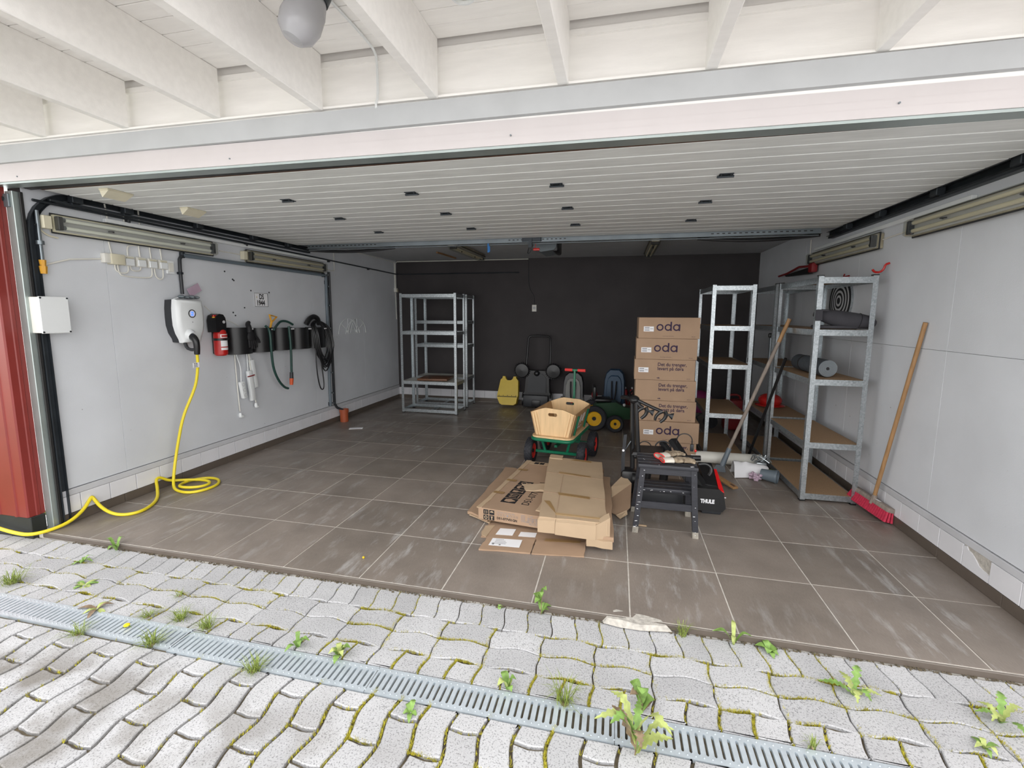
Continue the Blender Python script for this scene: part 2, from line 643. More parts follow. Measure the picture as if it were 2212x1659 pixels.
# floor: grout bed + tiles of 50 cm
floor = struct('floor', B().box(((XL + XR) / 2, (YB - 0.02) / 2 - 0.01, -0.0622), (XR - XL + 0.2, YB + 0.03, 0.12)), 'grout', 'grey brown stone look tiles with pale joints')
G = 0.0036
full = None
for c in range(-2, 10):
    for r in range(0, 11):
        x0, x1 = max(c * 0.5, XL), min(c * 0.5 + 0.5, XR)
        y0, y1 = r * 0.5, min(r * 0.5 + 0.5, YB)
        if r == 0:
            y0 = -0.03
        if x1 - x0 < 0.02 or y1 - y0 < 0.02:
            continue
        whole = abs(x1 - x0 - 0.5) < 1e-6 and abs(y1 - y0 - 0.5) < 1e-6
        if whole and full is not None:
            me = full
        else:
            me = B().box((0, 0, -0.004), (x1 - x0 - 2 * G, y1 - y0 - 2 * G, 0.008), bev=0.0008).mesh('floor_tile')
            if whole:
                full = me
        t = add('floor_tile', me, 'floor_tile', floor)
        t.location = ((x0 + x1) / 2, (y0 + y1) / 2, random.uniform(-0.0006, 0.0006))

# broken mortar at the threshold
b = B()
def blob(pts, z, h, seed):
    rnd = random.Random(seed)
    lo = [(x, y, z) for x, y in pts]
    top = []
    cx = sum(p[0] for p in pts) / len(pts); cy = sum(p[1] for p in pts) / len(pts)
    for x, y in pts:
        top.append((cx + (x - cx) * 0.86, cy + (y - cy) * 0.8, z + h * rnd.uniform(0.7, 1.1)))
    A = [b.bm.verts.new(p) for p in lo]; T = [b.bm.verts.new(p) for p in top]
    n = len(A)
    b.bm.faces.new(T)
    for i in range(n):
        b.bm.faces.new((A[i], A[(i + 1) % n], T[(i + 1) % n], T[i]))
blob([(2.86, -0.01), (2.92, 0.03), (3.0, 0.02), (3.08, 0.01), (3.17, -0.015), (3.2, -0.05), (3.05, -0.075), (2.95, -0.075), (2.87, -0.06)], -0.03, 0.034, 3)
part('mortar_patch', b, 'mortar', floor)
b = B()
b.box((2.0, -0.035, -0.018), (5.78, 0.012, 0.034), bev=0.004)
part('threshold_edge', b, 'skirt_brown', floor)

# ---- side walls: backing, painted panels, tiled skirting
def side_wall(name, X, nx, seams, y0, label):
    """nx: direction of the room from the wall"""
    w = struct(name, B().box((X - nx * 0.06, (y0 + YB + 0.1) / 2, ZC / 2), (0.11, YB + 0.1 - y0, ZC)), 'dark_wall', label)
    ys = [y0] + seams + [YB]
    for a, c in zip(ys[:-1], ys[1:]):
        if name == 'wall_right':
            for z0, z1 in ((0.244, 1.28), (1.282, ZC)):
                part('wall_panel', B().box((X - nx * 0.004, (a + c) / 2, (z0 + z1) / 2), (0.012, c - a - 0.002, z1 - z0), bev=0.001), 'paint', w)
        else:
            part('wall_panel', B().box((X - nx * 0.004, (a + c) / 2, (0.244 + ZC) / 2), (0.012, c - a - 0.002, ZC - 0.244), bev=0.001), 'paint', w)
    part('skirting_cap', B().box((X + nx * 0.001, (y0 + YB) / 2, 0.218), (0.020, YB - y0, 0.042), bev=0.002), 'skirt_trim', w)
    part('skirting_bed', B().box((X - nx * 0.004, (y0 + YB) / 2, 0.098), (0.014, YB - y0, 0.196)), 'ink_grey', w)
    y = 0.0
    while y < YB:
        a, c = max(y, y0), min(y + 0.2, YB)
        if c - a > 0.02 and not (name == 'wall_right' and abs(y - 0.6) < 0.01):
            part('white_tile', B().box((X + nx * 0.004, (a + c) / 2, 0.132), (0.014, c - a - 0.005, 0.125), bev=0.0015), 'skirt_white', w)
        y += 0.2
    y = 0.0
    while y < YB:
        a, c = max(y, y0), min(y + 0.5, YB)
        if c - a > 0.02:
            part('brown_tile', B().box((X + nx * 0.005, (a + c) / 2, 0.034), (0.016, c - a - 0.003, 0.066), bev=0.0015), 'skirt_brown', w)
        y += 0.5
    return w

wl = side_wall('wall_left', XL, 1, [0.545, 2.95, 4.15], 0.075, 'pale grey painted panel wall with white tile skirting')
wr = side_wall('wall_right', XR, -1, [1.15, 2.35, 3.55], 0.05, 'pale grey painted panel wall with a chipped skirting tile')
# the chipped white tile on the right
b = B()
b.prism([(0.603, 0.07), (0.797, 0.07), (0.797, 0.187), (0.775, 0.194), (0.76, 0.176), (0.735, 0.172), (0.70, 0.150), (0.675, 0.128), (0.655, 0.122), (0.62, 0.118), (0.603, 0.112)], -0.011, 0.003, basis((XR, 0, 0), (0, 1, 0), (0, 0, 1)))
part('white_tile', b, 'skirt_white', wr, label='white tile with its upper corner broken away')
b = B()
b.prism([(0.603, 0.1), (0.7, 0.13), (0.797, 0.17), (0.797, 0.196), (0.603, 0.196)], -0.006, 0.002, basis((XR, 0, 0), (0, 1, 0), (0, 0, 1)))
part('bare_mortar', b, 'mortar', wr)

# back wall: dark paint, same skirting
wb = struct('wall_back', B().box(((XL + XR) / 2, YB + 0.06, ZC / 2), (XR - XL + 0.2, 0.12, ZC)), 'dark_wall', 'dark brown grey painted wall')
part('skirting_bed', B().box(((XL + XR) / 2, YB + 0.002, 0.098), (XR - XL, 0.012, 0.196)), 'ink_grey', wb)
x = XL
while x < XR - 0.01:
    c = min(x + 0.2, XR)
    part('white_tile', B().box(((x + c) / 2, YB - 0.004, 0.132), (c - x - 0.003, 0.014, 0.125), bev=0.0015), 'skirt_white', wb)
    x += 0.2
x = XL
while x < XR - 0.01:
    c = min(x + 0.5, XR)
    part('brown_tile', B().box(((x + c) / 2, YB - 0.005, 0.034), (c - x - 0.003, 0.016, 0.066), bev=0.0015), 'skirt_brown', wb)
    x += 0.5

ceiling = struct('ceiling', B().box(((XL + XR) / 2, YB / 2, ZC + 0.05), (XR - XL + 0.2, YB + 0.1, 0.1)), 'ceiling_paint', 'grey painted garage ceiling')

# ---- front: lintel over the opening, infill between the rafters, soffit
HX0, HX1 = -2.2, 6.2
HW, HC = HX1 - HX0, (HX0 + HX1) / 2
def tiltbox(bb, y0, y1, zl0, zl1, zr0, zr1):
    """long board whose left and right ends sit at slightly different heights"""
    bb.hexa([(HX0, y0, zl0), (HX1, y0, zr0), (HX1, y1, zr0), (HX0, y1, zl0)], [(HX0, y0, zl1), (HX1, y0, zr1), (HX1, y1, zr1), (HX0, y1, zl1)])
    return bb
dl, dr = 0.030, -0.012
wf = struct('wall_front', tiltbox(B(), 0.0, 0.05, 2.27 + dl, 2.80, 2.27 + dr, 2.80), 'white_wood', 'white painted lintel and infill boards above the garage opening')
part('lintel_board', tiltbox(B(), -0.022, 0.0, 2.383 + dl, 2.508 + dl * 0.5, 2.383 + dr, 2.508 + dr * 0.3), 'white_wood', wf)
part('lintel_cladding', tiltbox(B(), -0.030, 0.0, 2.3368 + dl, 2.3825 + dl, 2.3368 + dr, 2.3825 + dr), 'white_metal', wf)
part('lintel_cladding', tiltbox(B(), -0.033, 0.0, 2.3045 + dl, 2.3362 + dl, 2.3045 + dr, 2.3362 + dr), 'white_metal', wf)
part('lintel_cladding', tiltbox(B(), -0.036, 0.05, 2.270 + dl, 2.3040 + dl, 2.270 + dr, 2.3040 + dr), 'white_metal', wf)
part('drip_edge', tiltbox(B(), -0.030, 0.05, 2.258 + dl, 2.2695 + dl, 2.258 + dr, 2.2695 + dr), 'jamb_steel', wf)
part('ledge_strip', tiltbox(B(), -0.040, 0.0, 2.5085 + dl * 0.5, 2.519 + dl * 0.5, 2.5085 + dr * 0.3, 2.519 + dr * 0.3), 'white_wood', wf)
part('top_moulding', tiltbox(B(), -0.014, 0.0, 2.722, 2.748, 2.722, 2.748), 'white_wood', wf)
b = B()
for k in range(5):
    b.cyl((-0.72 + k * 1.55, -0.040, 2.288 + dl), (-0.72 + k * 1.55, -0.034, 2.288 + dl), 0.004, seg=8)
part('screw', b, 'grey_steel', wf, split=True)

soffit = struct('ceiling_soffit', B().box((HC, -0.52, 2.815), (HW, 1.1, 0.03)), 'brown_wood', 'white painted board soffit carried by rafters')
y = -0.033
k = 0
while y > -1.0:
    w = 0.102
    part('soffit_board', B().box((HC + random.uniform(-.01, .01), y - w / 2, 2.783 + random.uniform(-0.001, 0.001)), (HW, w - 0.004, 0.022), bev=0.002), 'white_wood', soffit)
    y -= w
    k += 1
xs = [-1.671 + 0.6165 * i for i in range(12)]
for i, x in enumerate(xs):
    zl = 2.509 + (dl * 0.5 if x < 1 else 0)
    part('rafter', B().box((x - 0.0245, -0.545, (zl + 2.771) / 2), (0.048, 1.01, 2.771 - zl), bev=0.003), 'white_wood', soffit)
b = B().box((HC, -1.075, 2.70), (HW, 0.03, 0.18), bev=0.003)
part('fascia_board', b, 'white_wood', soffit)

# left: galvanised jamb and red clad post standing before it
jamb = struct('door_jamb_left', B().box((-0.915, 0.045, 1.13), (0.064, 0.045, 2.26), bev=0.003), 'jamb_steel', 'galvanised steel jamb of the garage opening')
part('jamb_lip', B().box((-0.872, 0.062, 1.13), (0.012, 0.02, 2.26), bev=0.003), 'black_rubber', jamb)
part('jamb_bracket', B().box((-0.94, 0.017, 2.20), (0.075, 0.012, 0.08), bev=0.002), 'grey_steel', jamb)
part('bracket_bolt', B().cyl((-0.945, 0.005, 2.21), (-0.945, 0.012, 2.21), 0.014, seg=8), 'dark_steel', jamb)
jr = struct('door_jamb_right', B().box((4.905, 0.045, 1.13), (0.052, 0.045, 2.26), bev=0.003), 'jamb_steel', 'galvanised steel jamb at the other side of the opening')
post = thing('clad_post', 'red metal clad post on a black base beside the garage opening', 'post', (-1.12, -0.0, -0.04))
b = B()
prof = [(-1.31, -0.075), (-1.22, -0.075), (-1.214, -0.082), (-1.196, -0.082), (-1.19, -0.075), (-1.06, -0.075), (-1.054, -0.082), (-1.036, -0.082), (-1.03, -0.075), (-0.952, -0.075), (-0.944, -0.067), (-0.944, -0.03), (-0.939, -0.025), (-0.939, -0.008), (-0.944, -0.003), (-0.944, 0.022), (-1.31, 0.022)]
b.prism(prof, 0.115, 2.30)
part('red_cladding', b, 'red_cladding', post, world=True)
part('base', B().box((-1.118, -0.026, 0.035), (0.37, 0.086, 0.158), bev=0.004), 'black_base', post, world=True)
# ground beyond the post, outside
wo = struct('wall_outer_left', B().box((-3.6, 0.09, 1.35), (4.6, 0.12, 2.75)), 'red_cladding', 'red clad outer wall')
wo2 = struct('wall_outer_right', B().box((7.25, 0.09, 1.35), (4.6, 0.12, 2.75)), 'red_cladding', 'red clad outer wall')

# ------------------------------------------------------------------ paving
GZ = -0.036
paving = struct('pavement', B().box((2.0, -4.0, GZ - 0.055), (16.0, 7.93, 0.08)), 'soil', 'wavy interlocking concrete pavers with mossy joints')
AMP = 0.011
P_L, P_W = 0.2432, 0.1216
def outline(x0, x1, y0, y1, axis, gap, cut=None):
    """paver outline; long joints wave along `axis`, short joints wave a little"""
    pts = []
    n = 10 if axis == 'y' else 10
    def wx(x, y):
        if axis == 'y':
            return x + AMP * math.sin(2 * PI * y / P_L), y + 0.4 * AMP * math.sin(2 * PI * x / P_W)
        return x + 0.4 * AMP * math.sin(2 * PI * y / P_W), y + AMP * math.sin(2 * PI * x / P_L)
    xa, xb, ya, yb = x0 + gap, x1 - gap, y0 + gap, y1 - gap
    nx, ny = (4, 9) if axis == 'y' else (9, 4)
    def bound(x, y, sx_, sy_):
        px, py = wx(x, y)
        if cut:
            py = max(cut[0], min(cut[1], py))
        return (px, py)
    for i in range(nx):
        pts.append(bound(xa + (xb - xa) * i / nx, ya, 0, 0))
    for i in range(ny):
        pts.append(bound(xb, ya + (yb - ya) * i / ny, 0, 0))
    for i in range(nx):
        pts.append(bound(xb - (xb - xa) * i / nx, yb, 0, 0))
    for i in range(ny):
        pts.append(bound(xa, yb - (yb - ya) * i / ny, 0, 0))
    return pts

def paver_geo(bb, pts, z):
    n = len(pts)
    cx = sum(p[0] for p in pts) / n; cy = sum(p[1] for p in pts) / n
    tz = z + random.uniform(-0.0015, 0.0015)
    tx, ty = random.uniform(-0.01, 0.01), random.uniform(-0.01, 0.01)
    hh = lambda x, y: tz + tx * (x - cx) + ty * (y - cy)
    A = [bb.bm.verts.new((x, y, z - 0.03)) for x, y in pts]
    M1 = [bb.bm.verts.new((x, y, hh(x, y) - 0.003)) for x, y in pts]
    T = []
    for i, (x, y) in enumerate(pts):
        px, py = pts[i - 1]; qx, qy = pts[(i + 1) % n]
        tx_, ty_ = qx - px, qy - py
        ln = math.hypot(tx_, ty_) or 1.0
        T.append(bb.bm.verts.new((x - ty_ / ln * 0.0035, y + tx_ / ln * 0.0035, hh(x, y))))
    bb.bm.faces.new(T)
    for i in range(n):
        j = (i + 1) % n
        bb.bm.faces.new((A[i], A[j], M1[j], M1[i]))
        bb.bm.faces.new((M1[i], M1[j], T[j], T[i]))

DR0, DR1 = -0.568, -0.702      # the drain
pav = []
JOINTS = []                    # centre lines of joints for moss
YR = [-0.043, -0.213, -0.334, -0.457]
def bay(x):                    # in-frame test, roughly
    return -1.6 < x < 5.4
for i in range(-36, 28):
    x0 = 2.138 + 0.1205 * i
    if bay(x0):
        pav.append((outline(x0, x0 + 0.1205, YR[1], YR[0], 'y', 0.0025), x0 + .06, -0.13))
        JOINTS.append(('v', x0, YR[1], YR[0], 0.25))
for i in range(-16, 14):
    x0 = 2.11 + P_L * i
    if bay(x0):
        for a, c in ((YR[2], YR[1]), (YR[3], YR[2])):
            pav.append((outline(x0, x0 + P_L, a, c, 'x', 0.003), x0 + .12, (a + c) / 2))
            JOINTS.append(('v', x0, a, c, 0.55))
            JOINTS.append(('h', c, x0, x0 + P_L, 0.9))
for i in range(-32, 28):
    x0 = 2.11 + P_W * i
    if bay(x0):
        pav.append((outline(x0, x0 + P_W, DR0 - 0.02, YR[3], 'y', 0.005, cut=(DR0 + 0.006, 9)), x0 + .06, -0.51))
        JOINTS.append(('v', x0, DR0, YR[3], 0.8))
        JOINTS.append(('h', YR[3], x0, x0 + P_W, 0.9))
for i in range(-30, 28):
    x0 = 1.845 + 0.1224 * i
    if not bay(x0):
        continue
    off = 0.788 if i % 2 == 0 else 0.788 + P_W
    ys = [DR1 + 0.02]
    yy = -off
    while yy > -1.75:
        ys.append(yy)
        yy -= P_L
    for a, c in zip(ys[1:], ys[:-1]):
        if abs(a - c) > 0.03:
            pav.append((outline(x0, x0 + 0.1224, a, c, 'y', 0.0068, cut=(-9, DR1 - 0.008)), x0 + .06, (a + c) / 2))
            JOINTS.append(('v', x0, a, c, 0.5 if x0 > 1.9 else 0.15))
            JOINTS.append(('h', a, x0, x0 + .12, 0.5 if x0 > 1.9 else 0.15))

def project(x, y, z):
    v = Vector((x, y, z)) - CAM
    d = v.dot(fwd)
    if d < 0.05:
        return None
    return (PPX + F_PX * v.dot(r2) / d, PPY + F_PX * v.dot(d2) / d, d)
vis, rest = [], []
for pts, x, y in pav:
    q = project(x, y, GZ)
    if q and -40 < q[0] < 2252 and q[1] < 1700:
        area = abs(sum(pts[i][0] * pts[(i + 1) % len(pts)][1] - pts[(i + 1) % len(pts)][0] * pts[i][1] for i in range(len(pts)))) / q[2] ** 3
        vis.append((area, pts))
    else:
        rest.append(pts)
vis.sort(key=lambda t: -t[0])
for a, pts in vis[:298]:
    bb = B()
    paver_geo(bb, pts, GZ)
    part('paver', bb, 'paver', paving, angle=0.25)
bb = B()
for pts in [p for a, p in vis[298:]] + rest:
    paver_geo(bb, pts, GZ)
o = part('paver_field', bb, 'paver', paving, angle=0.25)
o['kind'] = 'stuff'

# forecourt further out (not in frame, bounces the daylight)
struct('forecourt', B().box((2.0, -6.0, GZ - 0.012), (16.0, 8.5, 0.02)), 'gravel', 'grey paved forecourt')
struct('lawn', B().box((-8.0, -4.0, GZ - 0.02), (13.2, 8.6, 0.03)), 'lawn', 'green lawn beyond the post')

# moss and crumbs in the joints
mb = B()
def wob(kind, u, v):
    return u, v
rnd = random.Random(5)
def tuft(bb, x, y, z, h, n, spread, w=0.0016):
    for _ in range(n):
        a = rnd.uniform(0, 2 * PI)
        px, py = x + rnd.uniform(-spread, spread), y + rnd.uniform(-spread, spread)
        dx, dy = math.cos(a), math.sin(a)
        hh = h * rnd.uniform(0.5, 1.2)
        lean = rnd.uniform(0.2, 0.9) * hh
        v = [bb.bm.verts.new((px - dy * w, py + dx * w, z)), bb.bm.verts.new((px + dy * w, py - dx * w, z)), bb.bm.verts.new((px + dx * lean, py + dy * lean, z + hh))]
        bb.bm.faces.new(v)
for kind, p, a, c, dens in JOINTS:
    mid = (p, (a + c) / 2) if kind == 'v' else ((a + c) / 2, p)
    q = project(mid[0], mid[1], GZ)
    if not q or not (-30 < q[0] < 2240) or q[1] > 1690:
        continue
    boost = 1.0 if mid[0] > 1.6 else 0.45
    clump = rnd.random()
    n = int(abs(c - a) * 420 * dens * boost * clump * clump * 3.0)
    for _ in range(n):
        t = rnd.uniform(a, c)
        if kind == 'v':
            axis_y = True
            x, y = p + AMP * math.sin(2 * PI * t / P_L), t
        else:
            x, y = t, p + AMP * 0.6 * math.sin(2 * PI * t / P_L)
        tuft(mb, x, y, GZ - 0.008, 0.013, 4, 0.004)
o = add('moss', mb.mesh('moss'), 'moss')
o['kind'] = 'stuff'
o['label'] = 'yellow green moss growing in the paver joints'
o['category'] = 'moss'

# debris line along the threshold
db = B()
for _ in range(700):
    x = rnd.uniform(-0.6, 4.6)
    y = -0.046 + rnd.gauss(0, 0.006)
    s = rnd.uniform(0.002, 0.006)
    db.box((x, y, GZ + 0.004), (s * 2, s, s), rz=rnd.uniform(0, 3))
o = add('debris', db.mesh('debris'), 'soil')
o['kind'] = 'stuff'
o['label'] = 'dry crumbs of soil and leaf litter along the threshold'
o['category'] = 'debris'

# ---- slot drain: one channel, four loose grates
ch = thing('drain_channel', 'dark drain channel set in the paving before the garage', 'drain', (1.9, (DR0 + DR1) / 2, GZ - 0.1))
b = B()
b.box((1.93, DR0 - 0.004, GZ - 0.065), (6.4, 0.006, 0.08)).box((1.93, DR1 + 0.004, GZ - 0.065), (6.4, 0.006, 0.08)).box((1.93, (DR0 + DR1) / 2, GZ - 0.1), (6.0, 0.13, 0.006))
part('trough_wall', b, 'drain_dark', ch, world=True, split=True)

def grate_mesh(pitch=0.02775, slot=0.0098, L=1.0, Wd=0.134):
    bb = B()
    n = 36
    x0 = -n * pitch / 2
    yl, yi = Wd / 2, 0.045
    th = 0.004
    V = bb.bm.verts.new
    Fc = bb.bm.faces.new
    for i in range(n):
        a = x0 + i * pitch; c = a + pitch
        s0, s1 = (a + c) / 2 - slot / 2, (a + c) / 2 + slot / 2
        # rounded slot as octagon-ish hole
        hole = [(s0, -yi + slot / 2), ((s0 + s1) / 2, -yi), (s1, -yi + slot / 2), (s1, yi - slot / 2), ((s0 + s1) / 2, yi), (s0, yi - slot / 2)]
        out = [(a, -yl), ((a + c) / 2, -yl), (c, -yl), (c, yl), ((a + c) / 2, yl), (a, yl)]
        H = [V((*p, 0)) for p in hole]; O = [V((*p, 0)) for p in out]; D = [V((p[0], p[1], -0.014)) for p in hole]
        for k in range(6):
            j = (k + 1) % 6
            Fc((O[k], O[j], H[j], H[k]))
            Fc((H[k], H[j], D[j], D[k]))
    for sg in (-1, 1):
        bb.box((0, sg * (yl - 0.002), -0.008), (n * pitch, 0.004, 0.014))
        for i in range(0, n):
            bb.ball((x0 + (i + 1) * pitch, sg * 0.054, 0.0), 0.003, seg=6, rings=4)
    return bb.mesh('drain_grate', 0.4)
gm = grate_mesh()
names = [('oldest dull drain grate at the left edge of the view', -1.072), ('old dull galvanised drain grate lying under grass near the post', -0.072), ('clean galvanised slot grate with a grass tuft at its end', 0.928), ('galvanised slot grate with a reddish grass tuft on it', 1.929), ('galvanised slot grate with a big leafy weed growing beside', 2.930), ('galvanised slot grate nearest the right end of the drain', 3.931)]
for i, (lab, x0) in enumerate(names):
    o = add('drain_grate', gm, 'grate_steel')
    o.location = (x0 + 0.5, (DR0 + DR1) / 2 - (0.002 if i > 1 else -0.008), GZ - 0.001 + (0.003 if i < 2 else 0))
    o.rotation_euler = (0.015 if i < 2 else 0, 0, 0.0)
    o['label'] = lab
    o['category'] = 'drain grate'
    o['group'] = 'grates of the slot drain'

# ------------------------------------------------------------------ overhead sectional door, open under the ceiling
DZ = 2.285
gd = bpy.data.objects.new('door_1', None)
COL.objects.link(gd)
gd.location = (2.0, 1.4, DZ)
MW[gd.name] = Matrix.Translation((2.0, 1.4, DZ))
gd['kind'] = 'structure'
gd['label'] = 'white ribbed sectional garage door slid open overhead'
DX0, DX1 = -0.79, 4.79
secs = [0.135, 0.700, 1.325, 1.975, 2.60]
for a, c in zip(secs[:-1], secs[1:]):
    b = B()
    n = 4
    w = (c - a) / n
    for i in range(n):
        y0, y1 = a + i * w + (0.003 if i else 0.004), a + (i + 1) * w - (0.003 if i < n - 1 else 0.004)
        b.box(((DX0 + DX1) / 2, (y0 + y1) / 2, DZ + 0.02), (DX1 - DX0, y1 - y0, 0.04), bev=0.004)
    b.box(((DX0 + DX1) / 2, (a + c) / 2, DZ + 0.025), (DX1 - DX0, c - a - 0.006, 0.03))
    part('door_section', b, 'door_panel', gd, world=True)
# hinges along the section joints
hy = [0.700, 1.325, 1.975]
for y in hy:
    for x in (0.60, 1.54, 2.50, 3.46):
        b = B()
        b.box((x, y - 0.022, DZ - 0.002), (0.075, 0.030, 0.004)).box((x, y + 0.022, DZ - 0.002), (0.075, 0.030, 0.004))
        b.cyl((x - 0.045, y, DZ - 0.009), (x + 0.045, y, DZ - 0.009), 0.007, seg=8)
        for sx_ in (-1, 1):
            b.cyl((x + sx_ * 0.025, y - 0.022, DZ - 0.009), (x + sx_ * 0.025, y - 0.022, DZ - 0.003), 0.005, seg=6)
        part('hinge', b, 'dark_steel', gd, world=True)
part('bottom_rail', B().box(((DX0 + DX1) / 2, 0.118, DZ + 0.022), (DX1 - DX0, 0.034, 0.046), bev=0.003), 'brown_wood', gd, world=True)
b = B().box(((DX0 + DX1) / 2, 0.086, DZ + 0.018), (DX1 - DX0 + 0.1, 0.036, 0.05), bev=0.008)
b.cyl((DX0 - 0.05, 0.07, DZ + 0.01), (DX1 + 0.05, 0.07, DZ + 0.01), 0.016, seg=8)
part('bottom_seal', b, 'black_rubber', gd, world=True)
for lab, (x, y) in (('cream plastic pull handle near the door edge', (-0.345, 0.26)), ('cream plastic pull handle on the next section', (-0.318, 0.80))):
    b = B()
    b.box((x - 0.004, y, DZ - 0.006), (0.075, 0.17, 0.012), bev=0.004)
    h = part('pull_handle', b, 'cream', gd, world=True, label=lab)
    b = B()
    b.hexa([(x - 0.040, y - 0.078, DZ - 0.012), (x + 0.034, y - 0.078, DZ - 0.012), (x + 0.034, y + 0.078, DZ - 0.012), (x - 0.040, y + 0.078, DZ - 0.012)],
           [(x - 0.034, y - 0.070, DZ - 0.050), (x - 0.028, y - 0.070, DZ - 0.050), (x - 0.028, y + 0.070, DZ - 0.050), (x - 0.034, y + 0.070, DZ - 0.050)])
    part('grip', b, 'cream', h, world=True)
# cross rail at the far end with its perforations, straps and opener arm
b = B().box((2.0, 2.635, DZ - 0.012), (5.36, 0.006, 0.062)).box((2.0, 2.62, DZ - 0.042), (5.36, 0.035, 0.004)).box((2.0, 2.66, DZ + 0.02), (5.36, 0.05, 0.004))
rail = part('stiffening_rail', b, 'grey_steel', gd, world=True)
b = B()
for x0 in (-0.66, 3.75):
    for i in range(18):
        b.box((x0 + i * 0.05, 2.631, DZ - 0.014), (0.024, 0.003, 0.009))
for i in range(14):
    b.box((1.75 + i * 0.045, 2.631, DZ - 0.014), (0.02, 0.003, 0.008))
part('slot_row', b, 'black_plastic', rail, world=True, stuff=True)
b = B().cyl((-0.66, 2.63, DZ - 0.055), (4.66, 2.63, DZ - 0.055), 0.006, seg=8)
part('tie_rod', b, 'grey_steel', gd, world=True)
for x0, x1 in ((-0.68, 0.42), (3.62, 4.68)):
    b = B()
    n = 14
    pts = []
    for i in range(n + 1):
        t = i / n
        xx = x0 + (x1 - x0) * t
        pts.append((xx, 2.655, DZ - 0.05 - 0.030 * math.sin(PI * t)))
    b.tube(pts, 0.017, seg=8)
    part('gas_spring', b, 'black_plastic', gd, world=True, label='black sagging tube under the rail end')
b = B().box((1.99, 2.63, DZ - 0.01), (0.20, 0.05, 0.06), bev=0.004).box((1.98, 2.61, DZ - 0.055), (0.035, 0.03, 0.09))
b.cyl((1.98, 2.60, DZ - 0.05), (1.985, 3.2, DZ + 0.04), 0.010, seg=8)
part('opener_arm', b, 'dark_steel', gd, world=True)
single('tape_ribbon', B().box((1.52, 2.625, DZ - 0.085), (0.018, 0.004, 0.10), bev=0.001).box((1.535, 2.622, DZ - 0.10), (0.012, 0.004, 0.06), bev=0.001), 'blue_tape', 'short blue ribbon hanging from the door rail', 'ribbon')
b = B()
b.tube([(1.98, 2.62, DZ - 0.04), (1.95, 2.60, DZ - 0.15), (1.965, 2.60, DZ - 0.165), (2.01, 2.61, DZ - 0.07)], 0.005, seg=6, smooth=1)
single('release_loop', b, 'black_plastic', 'black wire loop hanging under the door opener arm', 'cord')
b = B().cyl((2.03, 2.63, DZ - 0.06), (2.03, 2.63, DZ - 0.10), 0.003, seg=6).box((2.04, 2.63, DZ - 0.115), (0.07, 0.018, 0.028), bev=0.008)
single('emergency_release', b, 'red_paint', 'red emergency release handle dangling from the door rail', 'handle')
op = thing('door_opener', 'dark grey door opener housing on the garage ceiling', 'door opener', (2.02, 3.35, 2.21))
b = B()
b.prism([(-0.13, 0.19), (0.17, 0.19), (0.16, 0.05), (0.13, 0.02), (-0.02, 0.0), (-0.10, 0.05)], -0.22, 0.22, basis((2.02, 3.35, 2.21), (1, 0, 0), (0, 0, 1)))
part('housing', b, 'grey_plastic', op, world=True)
part('side_cover', B().box((2.165, 3.35, 2.30), (0.06, 0.40, 0.17), bev=0.02), 'black_plastic', op, world=True)
part('guide_rail', B().box((1.99, 2.95, 2.385), (0.035, 0.9, 0.028)), 'dark_steel', op, world=True)

def track(name, X, nx, lab):
    t = thing(name, lab, 'door track', (X, 0.1, 0.0))
    r = 0.26
    pts = [(X, 0.095, 0.02), (X, 0.095, DZ - r)]
    for i in range(1, 9):
        a = PI / 2 * i / 8
        pts.append((X, 0.095 + r - r * math.cos(a), DZ - r + r * math.sin(a)))
    pts.append((X, 2.98, DZ))
    # C-profile swept along the path
    b = B()
    def sweep(w0, w1, d0, d1):
        rows = []
        for i, p in enumerate(pts):
            a = Vector(pts[max(0, i - 1)]); c = Vector(pts[min(len(pts) - 1, i + 1)])
            tg = (c - a).normalized()
            nn = Vector((0, tg.z, -tg.y))      # inside of the curve
            P = Vector(p)
            rows.append([P + Vector((nx * w0, 0, 0)) + nn * d0, P + Vector((nx * w1, 0, 0)) + nn * d0, P + Vector((nx * w1, 0, 0)) + nn * d1, P + Vector((nx * w0, 0, 0)) + nn * d1])
        V = [[b.bm.verts.new(q) for q in row] for row in rows]
        for i in range(len(V) - 1):
            for k in range(4):
                b.bm.faces.new((V[i][k], V[i][(k + 1) % 4], V[i + 1][(k + 1) % 4], V[i + 1][k]))
        b.bm.faces.new(V[0]); b.bm.faces.new(V[-1][::-1])
    sweep(-0.018, -0.015, -0.018, 0.018)
    sweep(-0.018, 0.012, -0.021, -0.018)
    sweep(-0.018, 0.012, 0.018, 0.021)
    part('rail', b, 'dark_steel', t, world=True)
    b = B().box((X + nx * 0.0, 1.55, DZ - 0.044), (0.05, 2.7, 0.016), bev=0.002)
    part('angle_bar', b, 'dark_steel', t, world=True)
    for y in hy + [0.35, 2.5]:
        b = B()
        b.box((X + nx * 0.03, y, DZ - 0.01), (0.05, 0.07, 0.05), bev=0.004).cyl((X + nx * 0.02, y - 0.02, DZ - 0.045), (X + nx * 0.02, y - 0.02, DZ - 0.03), 0.008, seg=8)
        part('roller_bracket', b, 'dark_steel', t, world=True)
    return t
track('door_track', -0.866, 1, 'dark steel door track curving up beside the red post')
track('door_track', 4.866, -1, 'dark steel door track running above the broom wall')

# ------------------------------------------------------------------ wall and ceiling services
def wl_m(y, z, off=0.0):
    """local frame on the left wall: x into the garage (+Y), y up, z out of the wall"""
    return basis((XL + 0.003 + off, y, z), (0, 1, 0), (0, 0, 1))
def wr_m(y, z, off=0.0):
    return basis((XR - 0.003 - off, y, z), (0, -1, 0), (0, 0, 1))

